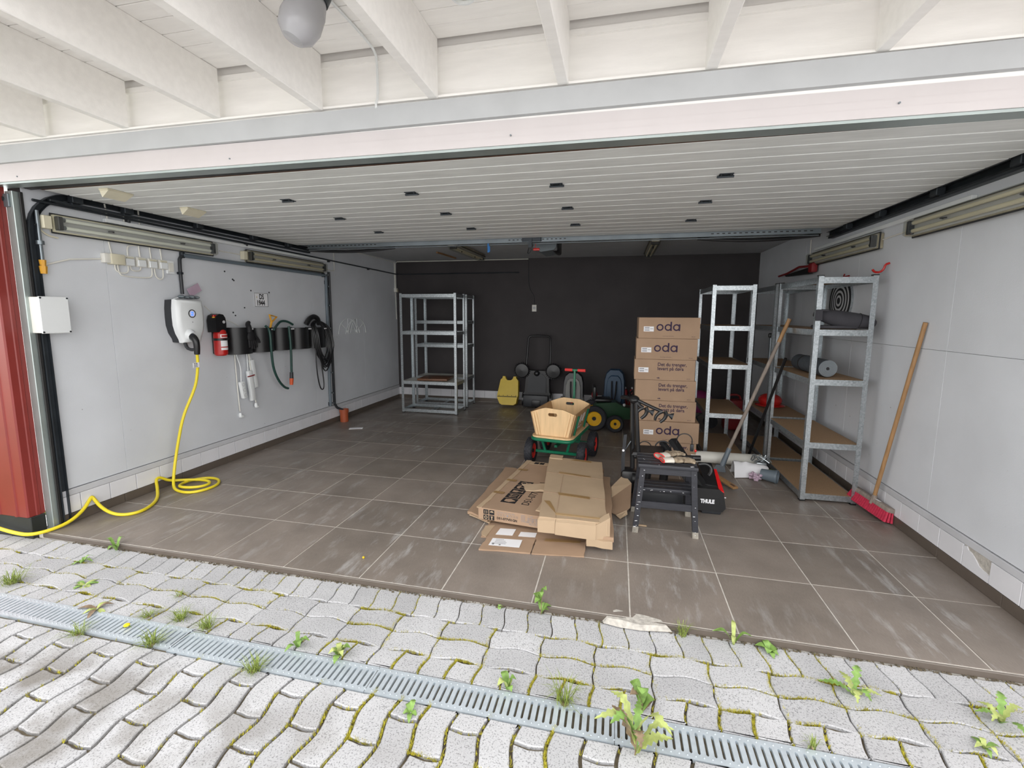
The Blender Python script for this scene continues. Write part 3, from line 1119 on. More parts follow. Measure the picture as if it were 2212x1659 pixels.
def fixture(m, L, lab, dirty=0.0, open_cover=True):
    """twin tube batten lamp: x along, y up, z out"""
    t = thing('batten_lamp', lab, 'lamp', m=m, group='fluorescent batten lamps')
    part('back_tray', B().box((0, 0, 0.022), (L, 0.118, 0.044), bev=0.008), 'cream_dirty' if dirty > 0.5 else 'cream', t)
    part('reflector', B().box((0, 0, 0.047), (L - 0.02, 0.098, 0.006)), 'ring_grey', t)
    for s_ in (-1, 1):
        tb = part('tube', B().cyl((-L / 2 + 0.05, s_ * 0.026, 0.066), (L / 2 - 0.05, s_ * 0.026, 0.066), 0.0125, seg=12), 'cream' if dirty > 0.5 else 'tube_white', t)
        part('tube_cap', B().cyl((-L / 2 + 0.03, s_ * 0.026, 0.066), (-L / 2 + 0.055, s_ * 0.026, 0.066), 0.014, seg=10).cyl((L / 2 - 0.055, s_ * 0.026, 0.066), (L / 2 - 0.03, s_ * 0.026, 0.066), 0.014, seg=10), 'grey_steel', tb, split=True)
    part('lamp_holder', B().box((-L / 2 + 0.022, 0, 0.064), (0.03, 0.09, 0.04), bev=0.004).box((L / 2 - 0.022, 0, 0.064), (0.03, 0.09, 0.04), bev=0.004), 'charcoal_plastic', t, split=True)
    b = B()
    for x in (-L * 0.22, L * 0.24):
        b.tube([(x - 0.018, 0, 0.06), (x, 0, 0.088), (x + 0.018, 0, 0.06)], 0.005, seg=6, smooth=1)
    part('clip', b, 'charcoal_plastic', t, split=True)
    # clear cover
    b = B()
    sec = [(-0.060, 0.03), (-0.058, 0.075), (-0.045, 0.095), (0.045, 0.095), (0.058, 0.075), (0.060, 0.03)]
    A = [b.bm.verts.new((-L / 2 - 0.005, y, z)) for y, z in sec]; C2 = [b.bm.verts.new((L / 2 + 0.005, y, z)) for y, z in sec]
    for i in range(len(sec) - 1):
        b.bm.faces.new((A[i], A[i + 1], C2[i + 1], C2[i]))
    b.bm.faces.new(A); b.bm.faces.new(C2[::-1])
    part('cover', b, 'clear', t)
    # dark gasket rim
    b = B()
    loop = [(-L / 2 - 0.006, -0.062, 0.032), (L / 2 + 0.006, -0.062, 0.032), (L / 2 + 0.006, 0.062, 0.032), (-L / 2 - 0.006, 0.062, 0.032)]
    b.tube(loop, 0.006, seg=6, closed=True)
    part('gasket', b, 'charcoal_plastic', t)
    part('end_box', B().box((-L / 2 - 0.035, 0, 0.03), (0.05, 0.085, 0.05), bev=0.004), 'cream', t)
    return t
fixture(wl_m(0.838, 2.092), 1.27, 'grimy twin tube lamp above the white sockets')
fixture(wl_m(2.525, 2.080), 1.27, 'yellowed twin tube lamp above the hose holders', 0.9)
fixture(wr_m(0.930, 2.095), 1.27, 'yellowed twin tube lamp cut off by the edge of the view', 0.9)
fixture(wr_m(2.630, 2.078), 1.27, 'dull twin tube lamp above the tall shelves', 0.9)
fixture(basis((0.83, 4.05, ZC - 0.003), (0, 1, 0), (1, 0, 0)), 1.27, 'lamp on the dark ceiling above the empty steel shelves', 0.9)
fixture(basis((3.29, 4.15, ZC - 0.003), (0, 1, 0), (1, 0, 0)), 1.27, 'lamp on the dark ceiling above the stacked boxes', 0.9)
single('timber_batten', B().box((0, 0, 0), (0.025, 0.72, 0.02), m=Matrix.Translation((0.30, 4.6, ZC - 0.012)) @ Matrix.Rotation(-0.04, 4, 'Z')), 'wood_handle', 'thin brown timber batten nailed to the ceiling', 'batten')

# trunking and thin pipes above the lamps
def rod(name, pts, r, mt, lab, cat, smooth=0, seg=8, group=None):
    return single(name, B().tube(pts, r, seg=seg, smooth=smooth), mt, lab, cat, group)
def wtrunk(name, Xc, y0, y1, z, lab):
    return single(name, B().box((Xc, (y0 + y1) / 2, z), (0.03, y1 - y0, 0.028), bev=0.002), 'white_plastic', lab, 'trunking')
wtrunk('cable_trunking', XL + 0.02, 0.55, 3.25, 2.178, 'white cable trunking above the lamps by the charger')
wtrunk('cable_trunking', XR - 0.02, 1.05, 3.25, 2.178, 'white cable trunking above the lamps by the broom')
pp = thing('steel_pipe', 'thin dark pipe running along the wall to the far corner', 'pipe', (XL + 0.03, 0.12, 2.2))
b = B().tube([(XL + 0.035, 0.11, 2.222), (XL + 0.035, 2.8, 2.20), (XL + 0.035, YB - 0.05, 2.172), (XL + 0.06, YB - 0.03, 2.172), (1.30, YB - 0.03, 2.172)], 0.009, seg=8)
part('run', b, 'dark_steel', pp, world=True)
b = B()
for y in (0.72, 1.9, 3.3, 4.3):
    b.box((XL + 0.025, y, 2.21 - 0.008 * y), (0.035, 0.022, 0.03), bev=0.003)
for x in (-0.30, 0.72):
    b.box((x, YB - 0.02, 2.172), (0.02, 0.03, 0.03), bev=0.003)
part('pipe_clip', b, 'charcoal_plastic', pp, world=True, split=True)
ap = thing('air_valve', 'chrome pipe with a brass drain cock beside the jamb', 'valve', (XL + 0.03, 0.13, 1.74))
part('pipe', B().cyl((XL + 0.03, 0.128, 2.16), (XL + 0.03, 0.128, 1.84), 0.011, seg=10), 'grey_steel', ap, world=True)
part('collar', B().cyl((XL + 0.03, 0.128, 1.965), (XL + 0.03, 0.128, 1.94), 0.022, seg=12), 'grey_steel', ap, world=True)
part('cock', B().cyl((XL + 0.03, 0.128, 1.84), (XL + 0.03, 0.128, 1.80), 0.020, 0.016, seg=8).cyl((XL + 0.03, 0.128, 1.80), (XL + 0.03, 0.128, 1.75), 0.022, 0.018, seg=8), 'amber_plastic', ap, world=True, label='brass cock')

# electrical boxes
eb = thing('distribution_box', 'flat light grey box screwed to the wall beside the jamb', 'box', (XL + 0.05, 0.187, 1.345))
part('case', B().box((XL + 0.045, 0.123, 1.476), (0.085, 0.164, 0.238), bev=0.005), 'off_white', eb, world=True)
part('lid', B().box((XL + 0.092, 0.123, 1.476), (0.012, 0.170, 0.244), bev=0.004), 'white_plastic', eb, world=True)
b = B()
for sy in (-1, 1):
    for sz in (-1, 1):
        b.cyl((XL + 0.098, 0.123 + sy * 0.076, 1.476 + sz * 0.113), (XL + 0.101, 0.123 + sy * 0.076, 1.476 + sz * 0.113), 0.006, seg=8)
part('screw', b, 'dark_steel', eb, world=True, split=True)
jb = thing('junction_box', 'yellowed junction box beside the row of white sockets', 'junction box', (XL + 0.04, 0.58, 1.86))
part('case', B().box((XL + 0.03, 0.60, 1.897), (0.055, 0.10, 0.078), bev=0.005), 'cream', jb, world=True)
part('side_case', B().box((XL + 0.025, 0.53, 1.90), (0.045, 0.045, 0.07), bev=0.005), 'off_white', jb, world=True)
for i, (y, lab) in enumerate(((0.704, 'white socket next to the yellowed junction box'), (0.798, 'second white socket from the yellowed junction box'), (0.890, 'third white socket from the yellowed junction box'), (0.982, 'white socket beside the tall white switch'))):
    k = thing('wall_socket', lab, 'socket', (XL + 0.02, y, 1.857), group='white sockets under the long lamp')
    part('base', B().box((XL + 0.014, y, 1.897), (0.026, 0.074, 0.078), bev=0.003), 'off_white', k, world=True)
    part('flap', B().box((XL + 0.032, y, 1.888), (0.012, 0.066, 0.054), bev=0.004), 'white_plastic', k, world=True)
    part('hinge_bar', B().cyl((XL + 0.034, y - 0.026, 1.921), (XL + 0.034, y + 0.026, 1.921), 0.005, seg=6), 'cream', k, world=True)
k = thing('wall_switch', 'tall white switch plate at the end of the socket row', 'switch', (XL + 0.02, 1.05, 1.825))
part('plate', B().box((XL + 0.012, 1.05, 1.882), (0.022, 0.072, 0.112), bev=0.004), 'white_plastic', k, world=True)
part('rocker', B().box((XL + 0.025, 1.05, 1.882), (0.008, 0.046, 0.075), bev=0.003), 'off_white', k, world=True)
# surface cables (each a thing)
CB = 'thin cables clipped to the wall by the charger'
x = XL + 0.012
for i, (pts, lab) in enumerate([
    ([(x, 0.12, 1.80), (x, 0.30, 1.865), (x, 0.52, 1.893)], 'white cable from the brass cock to the yellowed junction box'),
    ([(x, 0.585, 1.93), (x, 0.57, 2.04)], 'white cable rising from the yellowed junction box to the lamp'),
    ([(x, 0.704, 1.93), (x, 0.704, 2.00), (x, 0.725, 2.02), (x, 0.80, 2.03)], 'white cable bending over from the first white socket'),
    ([(x, 0.80, 1.93), (x, 0.795, 2.04)], 'white cable rising from the second white socket'),
    ([(x, 0.89, 1.93), (x, 0.885, 2.04)], 'white cable rising from the third white socket'),
    ([(x, 0.982, 1.93), (x, 0.975, 2.04)], 'white cable rising from the socket next to the switch'),
    ([(x, 0.60, 1.86), (x, 0.60, 1.82), (x, 0.63, 1.80), (x, 0.68, 1.80), (x, 0.70, 1.82), (x, 0.70, 1.86)], 'short white cable loop under the yellowed junction box'),
    ([(x, 0.62, 1.86), (x, 0.625, 1.80), (x, 0.65, 1.775), (x, 0.86, 1.775), (x, 0.89, 1.80), (x, 0.89, 1.86)], 'longest white cable loop hanging under the sockets'),
    ([(x, 0.80, 1.86), (x, 0.79, 1.825), (x, 0.72, 1.825), (x, 0.715, 1.86)], 'shallow white cable loop under the first two sockets'),
    ([(x, 0.91, 1.86), (x, 0.915, 1.80), (x, 0.94, 1.775), (x, 0.97, 1.775), (x, 0.985, 1.80), (x, 0.985, 1.86)], 'white cable loop under the last socket'),
    ([(x, 0.58, 2.19), (x, 0.57, 2.30)], 'white cable above the lamp nearest the door handle'),
    ([(x, 0.70, 2.19), (x, 0.70, 2.33)], 'second white cable rising above the grimy lamp'),
    ([(x, 0.82, 2.19), (x, 0.82, 2.33)], 'third white cable rising above the grimy lamp'),
    ([(x, 1.58, 2.09), (x, 1.90, 2.085)], 'white cable linking the two lamps above the charger'),
    ([(x, 3.24, 2.08), (x, 3.42, 2.06), (x, 3.44, 2.09), (x, 3.44, 2.30)], 'white cable rising behind the yellowed lamp'),
]):
    rod('wall_cable', pts, 0.0055, 'off_white', lab, 'cable', 2 if len(pts) > 3 else 0, 6, CB)
rod('wall_cable', [(XL + 0.02, 0.12, 2.07), (XL + 0.02, 0.17, 2.01), (XL + 0.02, 0.24, 2.00)], 0.0055, 'cream', 'cream cable feeding the grimy lamp end', 'cable', 2, 6, CB)
rod('wall_cable', [(XR - 0.012, 2.0, 2.085), (XR - 0.012, 1.56, 2.10)], 0.0055, 'off_white', 'white cable linking the two lamps above the broom', 'cable', 0, 6)
rod('wall_cable', [(XR - 0.012, 3.27, 2.07), (XR - 0.012, 3.40, 2.06), (XR - 0.012, 3.41, 2.3)], 0.0055, 'off_white', 'white cable rising at the far end of the shelf lamp', 'cable', 1, 6)

# grey conduit to the charger and down to the orange floor pipe
cd_ = thing('grey_conduit', 'grey plastic conduit framing the wall from charger to floor', 'conduit', (XL + 0.03, 3.2, 0.24))
b = B().tube([(XL + 0.025, 1.136, 1.66), (XL + 0.025, 1.133, 1.95), (XL + 0.025, 1.15, 1.985), (XL + 0.025, 1.19, 1.998)], 0.014, seg=10, smooth=1)
part('drop_pipe', b, 'charcoal_plastic', cd_, world=True)
b = B().tube([(XL + 0.025, 1.17, 1.998), (XL + 0.025, 3.20, 1.99), (XL + 0.025, 3.225, 1.975), (XL + 0.025, 3.225, 1.95), (XL + 0.025, 3.20, 0.25)], 0.018, seg=10)
part('run', b, 'conduit_grey', cd_, world=True)
b = B()
for y, z in ((1.17, 2.0), (3.18, 1.99), (3.23, 1.9), (3.2, 0.28)):
    b.box((XL + 0.018, y, z), (0.036, 0.03, 0.05), bev=0.003)
b.box((XL + 0.02, 1.135, 1.84), (0.04, 0.035, 0.02), bev=0.003)
part('clip', b, 'dark_steel', cd_, world=True, split=True)
bp_ = thing('black_conduit', 'black corrugated pipe beside the grey conduit leading to the floor', 'conduit', (XL + 0.03, 3.29, 0.1))
b = B().tube([(XL + 0.03, 3.285, 2.04), (XL + 0.03, 3.285, 0.27), (XL + 0.04, 3.33, 0.20), (XL + 0.08, 3.38, 0.17), (-0.785, 3.385, 0.10)], 0.017, seg=10)
part('pipe', b, 'charcoal_plastic', bp_, world=True)
b = B()
for z in (2.0, 1.85, 1.6, 1.3, 1.0, 0.7, 0.42, 0.28):
    b.box((XL + 0.02, 3.285, z), (0.03, 0.05, 0.018), bev=0.003)
part('clip', b, 'grey_steel', bp_, world=True, split=True)
fp = thing('floor_pipe', 'short orange drain pipe standing out of the floor', 'pipe', (-0.785, 3.385, 0.0))
part('stub', B().lathe([(0.055, 0), (0.055, 0.13), (0.062, 0.132), (0.062, 0.175), (0.056, 0.175), (0.05, 0.13), (0.05, 0.02), (0.0, 0.02)], Matrix.Translation((-0.785, 3.385, 0)), seg=20), 'orange_pipe', fp, world=True)
single('paper_slip', B().box((0, 0, 0), (0.17, 0.075, 0.004), m=Matrix.Translation((-0.405, 3.06, 0.004)) @ Matrix.Rotation(0.42, 4, 'Z')), 'paper_white', 'white paper slip lying on the floor by the orange pipe', 'paper')

# number plate
np_ = thing('number_plate', 'white number plate hung on the left wall', 'number plate', (XL + 0.01, 2.08, 1.56))
part('plate', B().box((XL + 0.008, 2.08, 1.637), (0.004, 0.198, 0.148), bev=0.0015), 'paper_white', np_, world=True)
b = B().tube([(XL + 0.011, 1.984, 1.566), (XL + 0.011, 2.176, 1.566), (XL + 0.011, 2.176, 1.708), (XL + 0.011, 1.984, 1.708)], 0.0022, seg=6, closed=True)
part('border', b, 'ink_black', np_, world=True)
text_part('DS', 0.078, 'ink_black', np_, basis((XL + 0.0108, 2.052, 1.645), (0, 1, 0), (0, 0, 1)), bold=0.002, sx=0.72)
text_part('1944', 0.078, 'ink_black', np_, basis((XL + 0.0108, 2.012, 1.578), (0, 1, 0), (0, 0, 1)), bold=0.002, sx=0.76)
part('sticker', B().cyl((XL + 0.010, 2.018, 1.665), (XL + 0.0115, 2.018, 1.665), 0.009, seg=12), 'cream', np_, world=True)
b = B()
for y, z in ((1.95, 1.73), (2.21, 1.722), (1.63, 1.90), (1.72, 1.83), (1.735, 1.82), (1.70, 1.50), (1.725, 1.47), (1.85, 1.55)):
    b.cyl((XL - 0.002, y, z), (XL + 0.006, y, z), 0.008, seg=8)
part('wall_plug', b, 'charcoal_plastic', wl, split=True)

# EV charger
ec = thing('car_charger', 'white wall charger with a glowing blue symbol', 'charger', (XL + 0.05, 1.2, 1.2))
m = wl_m(1.105, 1.422)
prof = []
def shield(wt, wm, wb_, h, n=7):
    R = [(wt, h / 2), (wt + (wm - wt) * .8, h * .30), (wm, h * .10), (wm * .98, -h * .10), (wm * .86, -h * .28), (wb_ * 1.08, -h * .42), (wb_, -h / 2)]
    return R + [(-x_, y_) for x_, y_ in R[::-1]]
def loft(name, levels, mt, parent, mm):
    b = B()
    rings = [[b.bm.verts.new(mm @ Vector((x_ + dx, y_, z_))) for x_, y_ in sh] for sh, z_, dx in levels]
    n = len(rings[0])
    for a, c in zip(rings[:-1], rings[1:]):
        for i in range(n):
            b.bm.faces.new((a[i], a[(i + 1) % n], c[(i + 1) % n], c[i]))
    b.bm.faces.new(rings[0][::-1]); b.bm.faces.new(rings[-1])
    return part(name, b, mt, parent, world=True, angle=0.9)
loft('back_shell', [(shield(.122, .134, .080, .365), 0.0, 0), (shield(.124, .136, .083, .372), 0.075, 0)], 'charcoal_plastic', ec, m)
loft('front_shell', [(shield(.124, .136, .085, .372), 0.076, 0), (shield(.124, .136, .085, .372), 0.112, 0), (shield(.114, .126, .076, .354), 0.132, 0), (shield(.09, .10, .058, .31), 0.142, 0)], 'white_plastic', ec, m)
part('display_ring', B().lathe([(0.036, 0), (0.036, 0.004), (0.029, 0.004), (0.029, 0.0)], m @ Matrix.Translation((0.0, 0.066, 0.141)), seg=28, close=False), 'charcoal_plastic', ec, world=True)
part('display', B().cyl(m @ Vector((0.0, 0.066, 0.141)), m @ Vector((0.0, 0.066, 0.1435)), 0.029, seg=24), 'white_plastic', ec, world=True)
b = B()
b.prism([(-.013, .016), (.011, .016), (.013, .011), (.001, .001), (-.006, .006), (-.010, .002), (-.001, .011), (-.013, .011)], 0.0, 0.0012, m @ Matrix.Translation((0.0, 0.066, 0.1438)))
b.prism([(.013, -.016), (-.011, -.016), (-.013, -.011), (-.001, -.001), (.006, -.006), (.017, -.004), (.001, -.011), (.013, -.011)], 0.0, 0.0012, m @ Matrix.Translation((0.0, 0.066, 0.1438)))
part('symbol', b, 'blue_glow', ec, world=True, label='blue glowing symbol')
part('sensor_mark', B().cyl(m @ Vector((0.0, -0.008, 0.141)), m @ Vector((0.0, -0.008, 0.1435)), 0.006, seg=10), 'ring_grey', ec, world=True)
part('socket_cone', B().lathe([(0.052, 0.0), (0.047, 0.03), (0.040, 0.055), (0.0, 0.055)], m @ Matrix.Translation((-0.035, -0.112, 0.120)) @ Matrix.Rotation(0.35, 4, 'X'), seg=24), 'white_plastic', ec, world=True)
pl = thing('charging_cable', 'yellow charging cable hanging from the wall charger and looping on the floor', 'cable', (XL + 0.16, 1.24, 1.1))
b = B()
b.tube([m @ Vector(p) for p in ((-0.045, -0.125, 0.160), (-0.05, -0.14, 0.195), (-0.052, -0.17, 0.218), (-0.05, -0.22, 0.220), (-0.047, -0.285, 0.212))], lambda t: 0.030 - 0.008 * t, seg=14, smooth=2)
part('plug', b, 'black_plastic', pl, world=True)
part('latch', B().tube([m @ Vector(p) for p in ((-0.045, -0.185, 0.09), (-0.045, -0.235, 0.11), (-0.047, -0.25, 0.16), (-0.047, -0.24, 0.20))], 0.014, seg=8, smooth=1), 'charcoal_plastic', pl, world=True)
s0 = m @ Vector((-0.047, -0.275, 0.212))
cab = [s0, (s0.x - 0.01, 1.068, 1.05), (s0.x - 0.03, 1.06, 0.90), (XL + 0.165, 1.035, 0.80), (XL + 0.12, 0.957, 0.60), (XL + 0.10, 0.904, 0.363), (XL + 0.09, 0.873, 0.207), (XL + 0.11, 0.83, 0.09), (XL + 0.15, 0.79, 0.02)]
# coil on the floor, then two swags hung from low wall hooks, out past the post
cab += [(-0.66, 0.755, 0.013), (-0.54, 0.74, 0.013), (-0.46, 0.81, 0.013), (-0.45, 0.95, 0.013), (-0.54, 1.06, 0.013), (-0.67, 1.08, 0.014), (-0.77, 0.99, 0.016), (-0.76, 0.87, 0.02), (-0.68, 0.79, 0.034), (-0.57, 0.79, 0.036), (-0.50, 0.86, 0.03), (-0.51, 0.94, 0.03), (-0.61, 0.985, 0.03), (-0.77, 0.955, 0.03), (XL + 0.04, 0.85, 0.05), (XL + 0.024, 0.80, 0.092), (XL + 0.020, 0.77, 0.106), (XL + 0.026, 0.745, 0.09), (-0.80, 0.70, 0.045), (-0.69, 0.61, 0.014), (-0.60, 0.50, 0.012), (-0.55, 0.37, 0.012), (-0.60, 0.29, 0.012), (-0.70, 0.27, 0.02), (-0.80, 0.27, 0.06), (XL + 0.03, 0.272, 0.115), (XL + 0.020, 0.265, 0.140), (XL + 0.022, 0.25, 0.125), (XL + 0.04, 0.19, 0.07), (XL + 0.055, 0.09, 0.025), (-0.85, -0.02, 0.012), (-0.90, -0.105, 0.014), (-1.00, -0.12, 0.024), (-1.15, -0.125, 0.045), (-1.40, -0.12, 0.085), (-1.9, -0.2, 0.0)]
part('cord', B().tube(cab, 0.0115, seg=10, smooth=2), 'yellow_cable', pl, world=True)
tg = part('cable_tag', B().box((s0.x + 0.002, 1.034, 1.044), (0.003, 0.05, 0.042)), 'paper_white', pl, world=True)
b = B()
for iz in range(3):
    for iy in range(2):
        b.box((s0.x + 0.0042, 1.024 + iy * 0.018, 1.031 + iz * 0.013), (0.001, 0.012, 0.005))
part('print', b, 'ink_black', tg, world=True, stuff=True)
part('tag_wrap', B().cyl((s0.x - 0.010, 1.068, 1.022), (s0.x - 0.009, 1.067, 1.066), 0.0128, seg=12), 'paper_white', pl, world=True)
# bits lying on top of the charger and the white cord at its side
b = B()
for k_, (y_, z_, r_) in enumerate(((1.09, 1.635, 0.016), (1.14, 1.632, 0.014), (1.19, 1.635, 0.018), (1.24, 1.632, 0.014))):
    b.ball((XL + 0.06, y_, z_), (0.03, 0.025, r_), seg=8, rings=5)
single('screw_bag', b, 'grey_plastic', 'small grey clutter lying on top of the white charger', 'clutter')
single('folded_leaflet', B().box((0, 0, 0), (0.004, 0.13, 0.075), m=Matrix.Translation((XL + 0.045, 1.24, 1.70)) @ Matrix.Rotation(0.5, 4, 'X'), bev=0.001), 'pink_paper', 'pinkish leaflet propped behind the white charger', 'leaflet')
wc = thing('plug_cable', 'white cord with a plug hanging at the left side of the charger', 'cord', (XL + 0.03, 1.03, 1.29))
part('wire', B().tube([(XL + 0.05, 1.09, 1.63), (XL + 0.03, 1.03, 1.61), (XL + 0.02, 0.985, 1.54), (XL + 0.02, 0.985, 1.46), (XL + 0.02, 1.02, 1.40), (XL + 0.02, 1.025, 1.335)], 0.0055, seg=8, smooth=2), 'white_plastic', wc, world=True)
part('plug', B().cyl((XL + 0.02, 1.025, 1.335), (XL + 0.02, 1.027, 1.305), 0.012, 0.017, seg=10).box((XL + 0.02, 1.03, 1.298), (0.03, 0.05, 0.02), bev=0.006), 'white_plastic', wc, world=True)
rod('white_string', [(XL + 0.015, 1.36, 1.56), (XL + 0.015, 1.43, 1.50), (XL + 0.015, 1.48, 1.47)], 0.003, 'off_white', 'thin cable from the charger to the fire extinguisher', 'cable', 1, 6)
rod('white_string', [(XL + 0.015, 1.58, 1.43), (XL + 0.015, 1.68, 1.40), (XL + 0.015, 1.75, 1.36)], 0.003, 'off_white', 'thin cable from the fire extinguisher to the first black holder', 'cable', 1, 6)

# fire extinguisher
fe = thing('fire_extinguisher', 'red fire extinguisher strapped in a black wall bracket', 'fire extinguisher', (XL + 0.09, 1.52, 1.085))
mm = Matrix.Translation((XL + 0.085, 1.535, 1.09))
part('cylinder', B().lathe([(0.0, 0.0), (0.045, 0.0), (0.057, 0.012), (0.058, 0.03), (0.058, 0.20), (0.05, 0.235), (0.03, 0.255), (0.0, 0.258)], mm, seg=24), 'red_paint', fe, world=True)
part('bracket', B().box((XL + 0.018, 1.55, 1.28), (0.03, 0.07, 0.36), bev=0.012), 'black_plastic', fe, world=True)
b = B()
b.prism([(-.055, -.08), (.055, -.08), (.06, 0.0), (.052, .055), (.03, .085), (-.01, .092), (-.045, .075), (-.06, .03)], 0.0, 0.10, wl_m(1.52, 1.395, 0.02))
part('head_cover', b, 'black_plastic', fe, world=True)
part('strap', B().lathe([(0.0595, 0), (0.061, 0), (0.061, 0.022), (0.0595, 0.022)], Matrix.Translation((XL + 0.085, 1.535, 1.235)), seg=24, close=False).box((XL + 0.10, 1.605, 1.246), (0.012, 0.045, 0.02), bev=0.003), 'black_plastic', fe, world=True)
part('safety_pin', B().box((XL + 0.10, 1.475, 1.468), (0.02, 0.04, 0.02), bev=0.004), 'red_paint', fe, world=True)
part('seal', B().box((XL + 0.10, 1.462, 1.455), (0.018, 0.022, 0.014), bev=0.003), 'amber_plastic', fe, world=True)
part('gauge', B().cyl((XL + 0.119, 1.55, 1.41), (XL + 0.128, 1.55, 1.41), 0.014, seg=14), 'ring_grey', fe, world=True)
def wrap(name, z0, z1, a0, a1, mt, parent, r=0.0588):
    b = B()
    n = 8
    for i in range(n):
        pass
    prof_ = [(r, z0), (r, z1)]
    b.lathe(prof_, Matrix.Translation((XL + 0.085, 1.535, 1.09)), seg=10, a0=a0, a1=a1, close=False)
    return part(name, b, mt, parent, world=True)
wrap('label_sheet', 0.055, 0.145, -0.75, 0.85, 'paper_white', fe)
wrap('label_stripe', 0.078, 0.088, -0.75, 0.85, 'ink_red', fe, 0.0592)
wrap('label_sheet', 0.172, 0.205, -0.75, 0.85, 'paper_white', fe)
wrap('label_print', 0.178, 0.198, -0.6, 0.7, 'ink_red', fe, 0.0592)

fe.location.y -= 0.095

# black half-round holders
hy_ = [(1.572, 1.862, 1.352, 1.083), (1.884, 2.171, 1.340, 1.081), (2.192, 2.479, 1.335, 1.080), (2.499, 2.786, 1.327, 1.072), (2.806, 3.093, 1.322, 1.064)]
hl = ['black half round wall holder nearest the fire extinguisher', 'black half round wall holder holding a yellow scraper', 'black half round wall holder with the green hose end', 'black half round wall holder between the hose and the cable coil', 'black half round wall holder under the black cable coil']
for (a, c, z1, z0), lab in zip(hy_, hl):
    h = thing('wall_holder', lab, 'holder', (XL + 0.05, (a + c) / 2, z0), group='black half round holders on the wall')
    R = (c - a) / 2
    b = B()
    n = 14
    V0, V1, V2, V3 = [], [], [], []
    dep = min(0.13, R * 0.95)
    for i in range(n + 1):
        an = PI * i / n
        yy, xx = (a + c) / 2 - math.cos(an) * R, XL + 0.006 + math.sin(an) * dep
        yi, xi = (a + c) / 2 - math.cos(an) * (R - 0.006), XL + 0.006 + math.sin(an) * (dep - 0.006)
        V0.append(b.bm.verts.new((xx, yy, z0))); V1.append(b.bm.verts.new((xx, yy, z1)))
        V2.append(b.bm.verts.new((xi, yi, z1))); V3.append(b.bm.verts.new((xi, yi, z0)))
    for i in range(n):
        b.bm.faces.new((V0[i], V0[i + 1], V1[i + 1], V1[i])); b.bm.faces.new((V1[i], V1[i + 1], V2[i + 1], V2[i]))
        b.bm.faces.new((V2[i], V2[i + 1], V3[i + 1], V3[i])); b.bm.faces.new((V3[i], V3[i + 1], V0[i + 1], V0[i]))
    part('shell', b, 'black_plastic', h, world=True)
    an = PI * 0.62
    part('label_strip', B().box((XL + 0.008 + math.sin(an) * dep, (a + c) / 2 - math.cos(an) * R, z1 - 0.018), (0.006, 0.05 if R < 0.12 else 0.075, 0.014)), 'paper_white', h, world=True)
# things hung from the holders
gl = thing('work_glove', 'black work glove draped over the first wall holder', 'glove', (XL + 0.14, 1.86, 1.22))
part('palm', B().ball((XL + 0.145, 1.87, 1.255), (0.018, 0.05, 0.06), seg=12, rings=8), 'ink_black', gl, world=True)
for k_, (dy, L_) in enumerate(((-0.035, 0.05), (-0.012, 0.065), (0.012, 0.07), (0.036, 0.055))):
    part('finger', B().tube([(XL + 0.147, 1.87 + dy, 1.22), (XL + 0.15, 1.875 + dy * 1.2, 1.19), (XL + 0.147, 1.885 + dy * 1.3, 1.20 - L_)], 0.011, seg=8, smooth=1), 'ink_black', gl, world=True)
part('thumb', B().tube([(XL + 0.147, 1.92, 1.26), (XL + 0.15, 1.955, 1.23), (XL + 0.147, 1.975, 1.19)], 0.011, seg=8, smooth=1), 'ink_black', gl, world=True)
part('cuff', B().tube([(XL + 0.135, 1.86, 1.30), (XL + 0.13, 1.86, 1.36), (XL + 0.09, 1.89, 1.385), (XL + 0.07, 1.93, 1.40)], lambda t: 0.03 - 0.012 * t, seg=10, smooth=1), 'ink_black', gl, world=True)
sc = thing('ice_scraper', 'yellow triangular scraper handle sticking out of the second wall holder', 'scraper', (XL + 0.1, 2.2, 1.2))
part('shaft', B().tube([(XL + 0.10, 2.18, 1.18), (XL + 0.10, 2.20, 1.34), (XL + 0.10, 2.222, 1.40)], 0.012, seg=8), 'amber_plastic', sc, world=True)
part('grip', B().tube([(XL + 0.10, 2.222, 1.395), (XL + 0.10, 2.20, 1.475), (XL + 0.10, 2.305, 1.455)], 0.012, seg=8, closed=True), 'amber_plastic', sc, world=True)
hs = thing('garden_hose', 'dark green hose hanging in a loop with an orange coupling', 'hose', (XL + 0.14, 2.35, 0.62))
part('tube', B().tube([(XL + 0.10, 2.60, 1.345), (XL + 0.09, 2.52, 1.385), (XL + 0.09, 2.42, 1.39), (XL + 0.09, 2.36, 1.35), (XL + 0.16, 2.22, 1.30)], 0.013, seg=8, smooth=2).tube([(XL + 0.10, 2.17, 1.34), (XL + 0.15, 2.172, 1.30), (XL + 0.15, 2.175, 1.07), (XL + 0.13, 2.21, 0.88), (XL + 0.12, 2.29, 0.73), (XL + 0.12, 2.38, 0.64), (XL + 0.12, 2.44, 0.62)], 0.013, seg=10, smooth=2).tube([(XL + 0.14, 2.48, 1.33), (XL + 0.15, 2.485, 1.08), (XL + 0.13, 2.495, 0.78)], 0.013, seg=10, smooth=1), 'green_hose', hs, world=True)
part('nozzle', B().cyl((XL + 0.13, 2.495, 0.80), (XL + 0.128, 2.493, 0.73), 0.019, 0.021, seg=12), 'charcoal_plastic', hs, world=True)
part('coupling', B().cyl((XL + 0.128, 2.493, 0.73), (XL + 0.126, 2.488, 0.655), 0.023, 0.019, seg=12), 'orange', hs, world=True)
bc = thing('cable_coil', 'thick coil of black cable slung over the last wall holder', 'cable', (XL + 0.15, 3.0, 0.5))
rn = random.Random(3)
b = B()
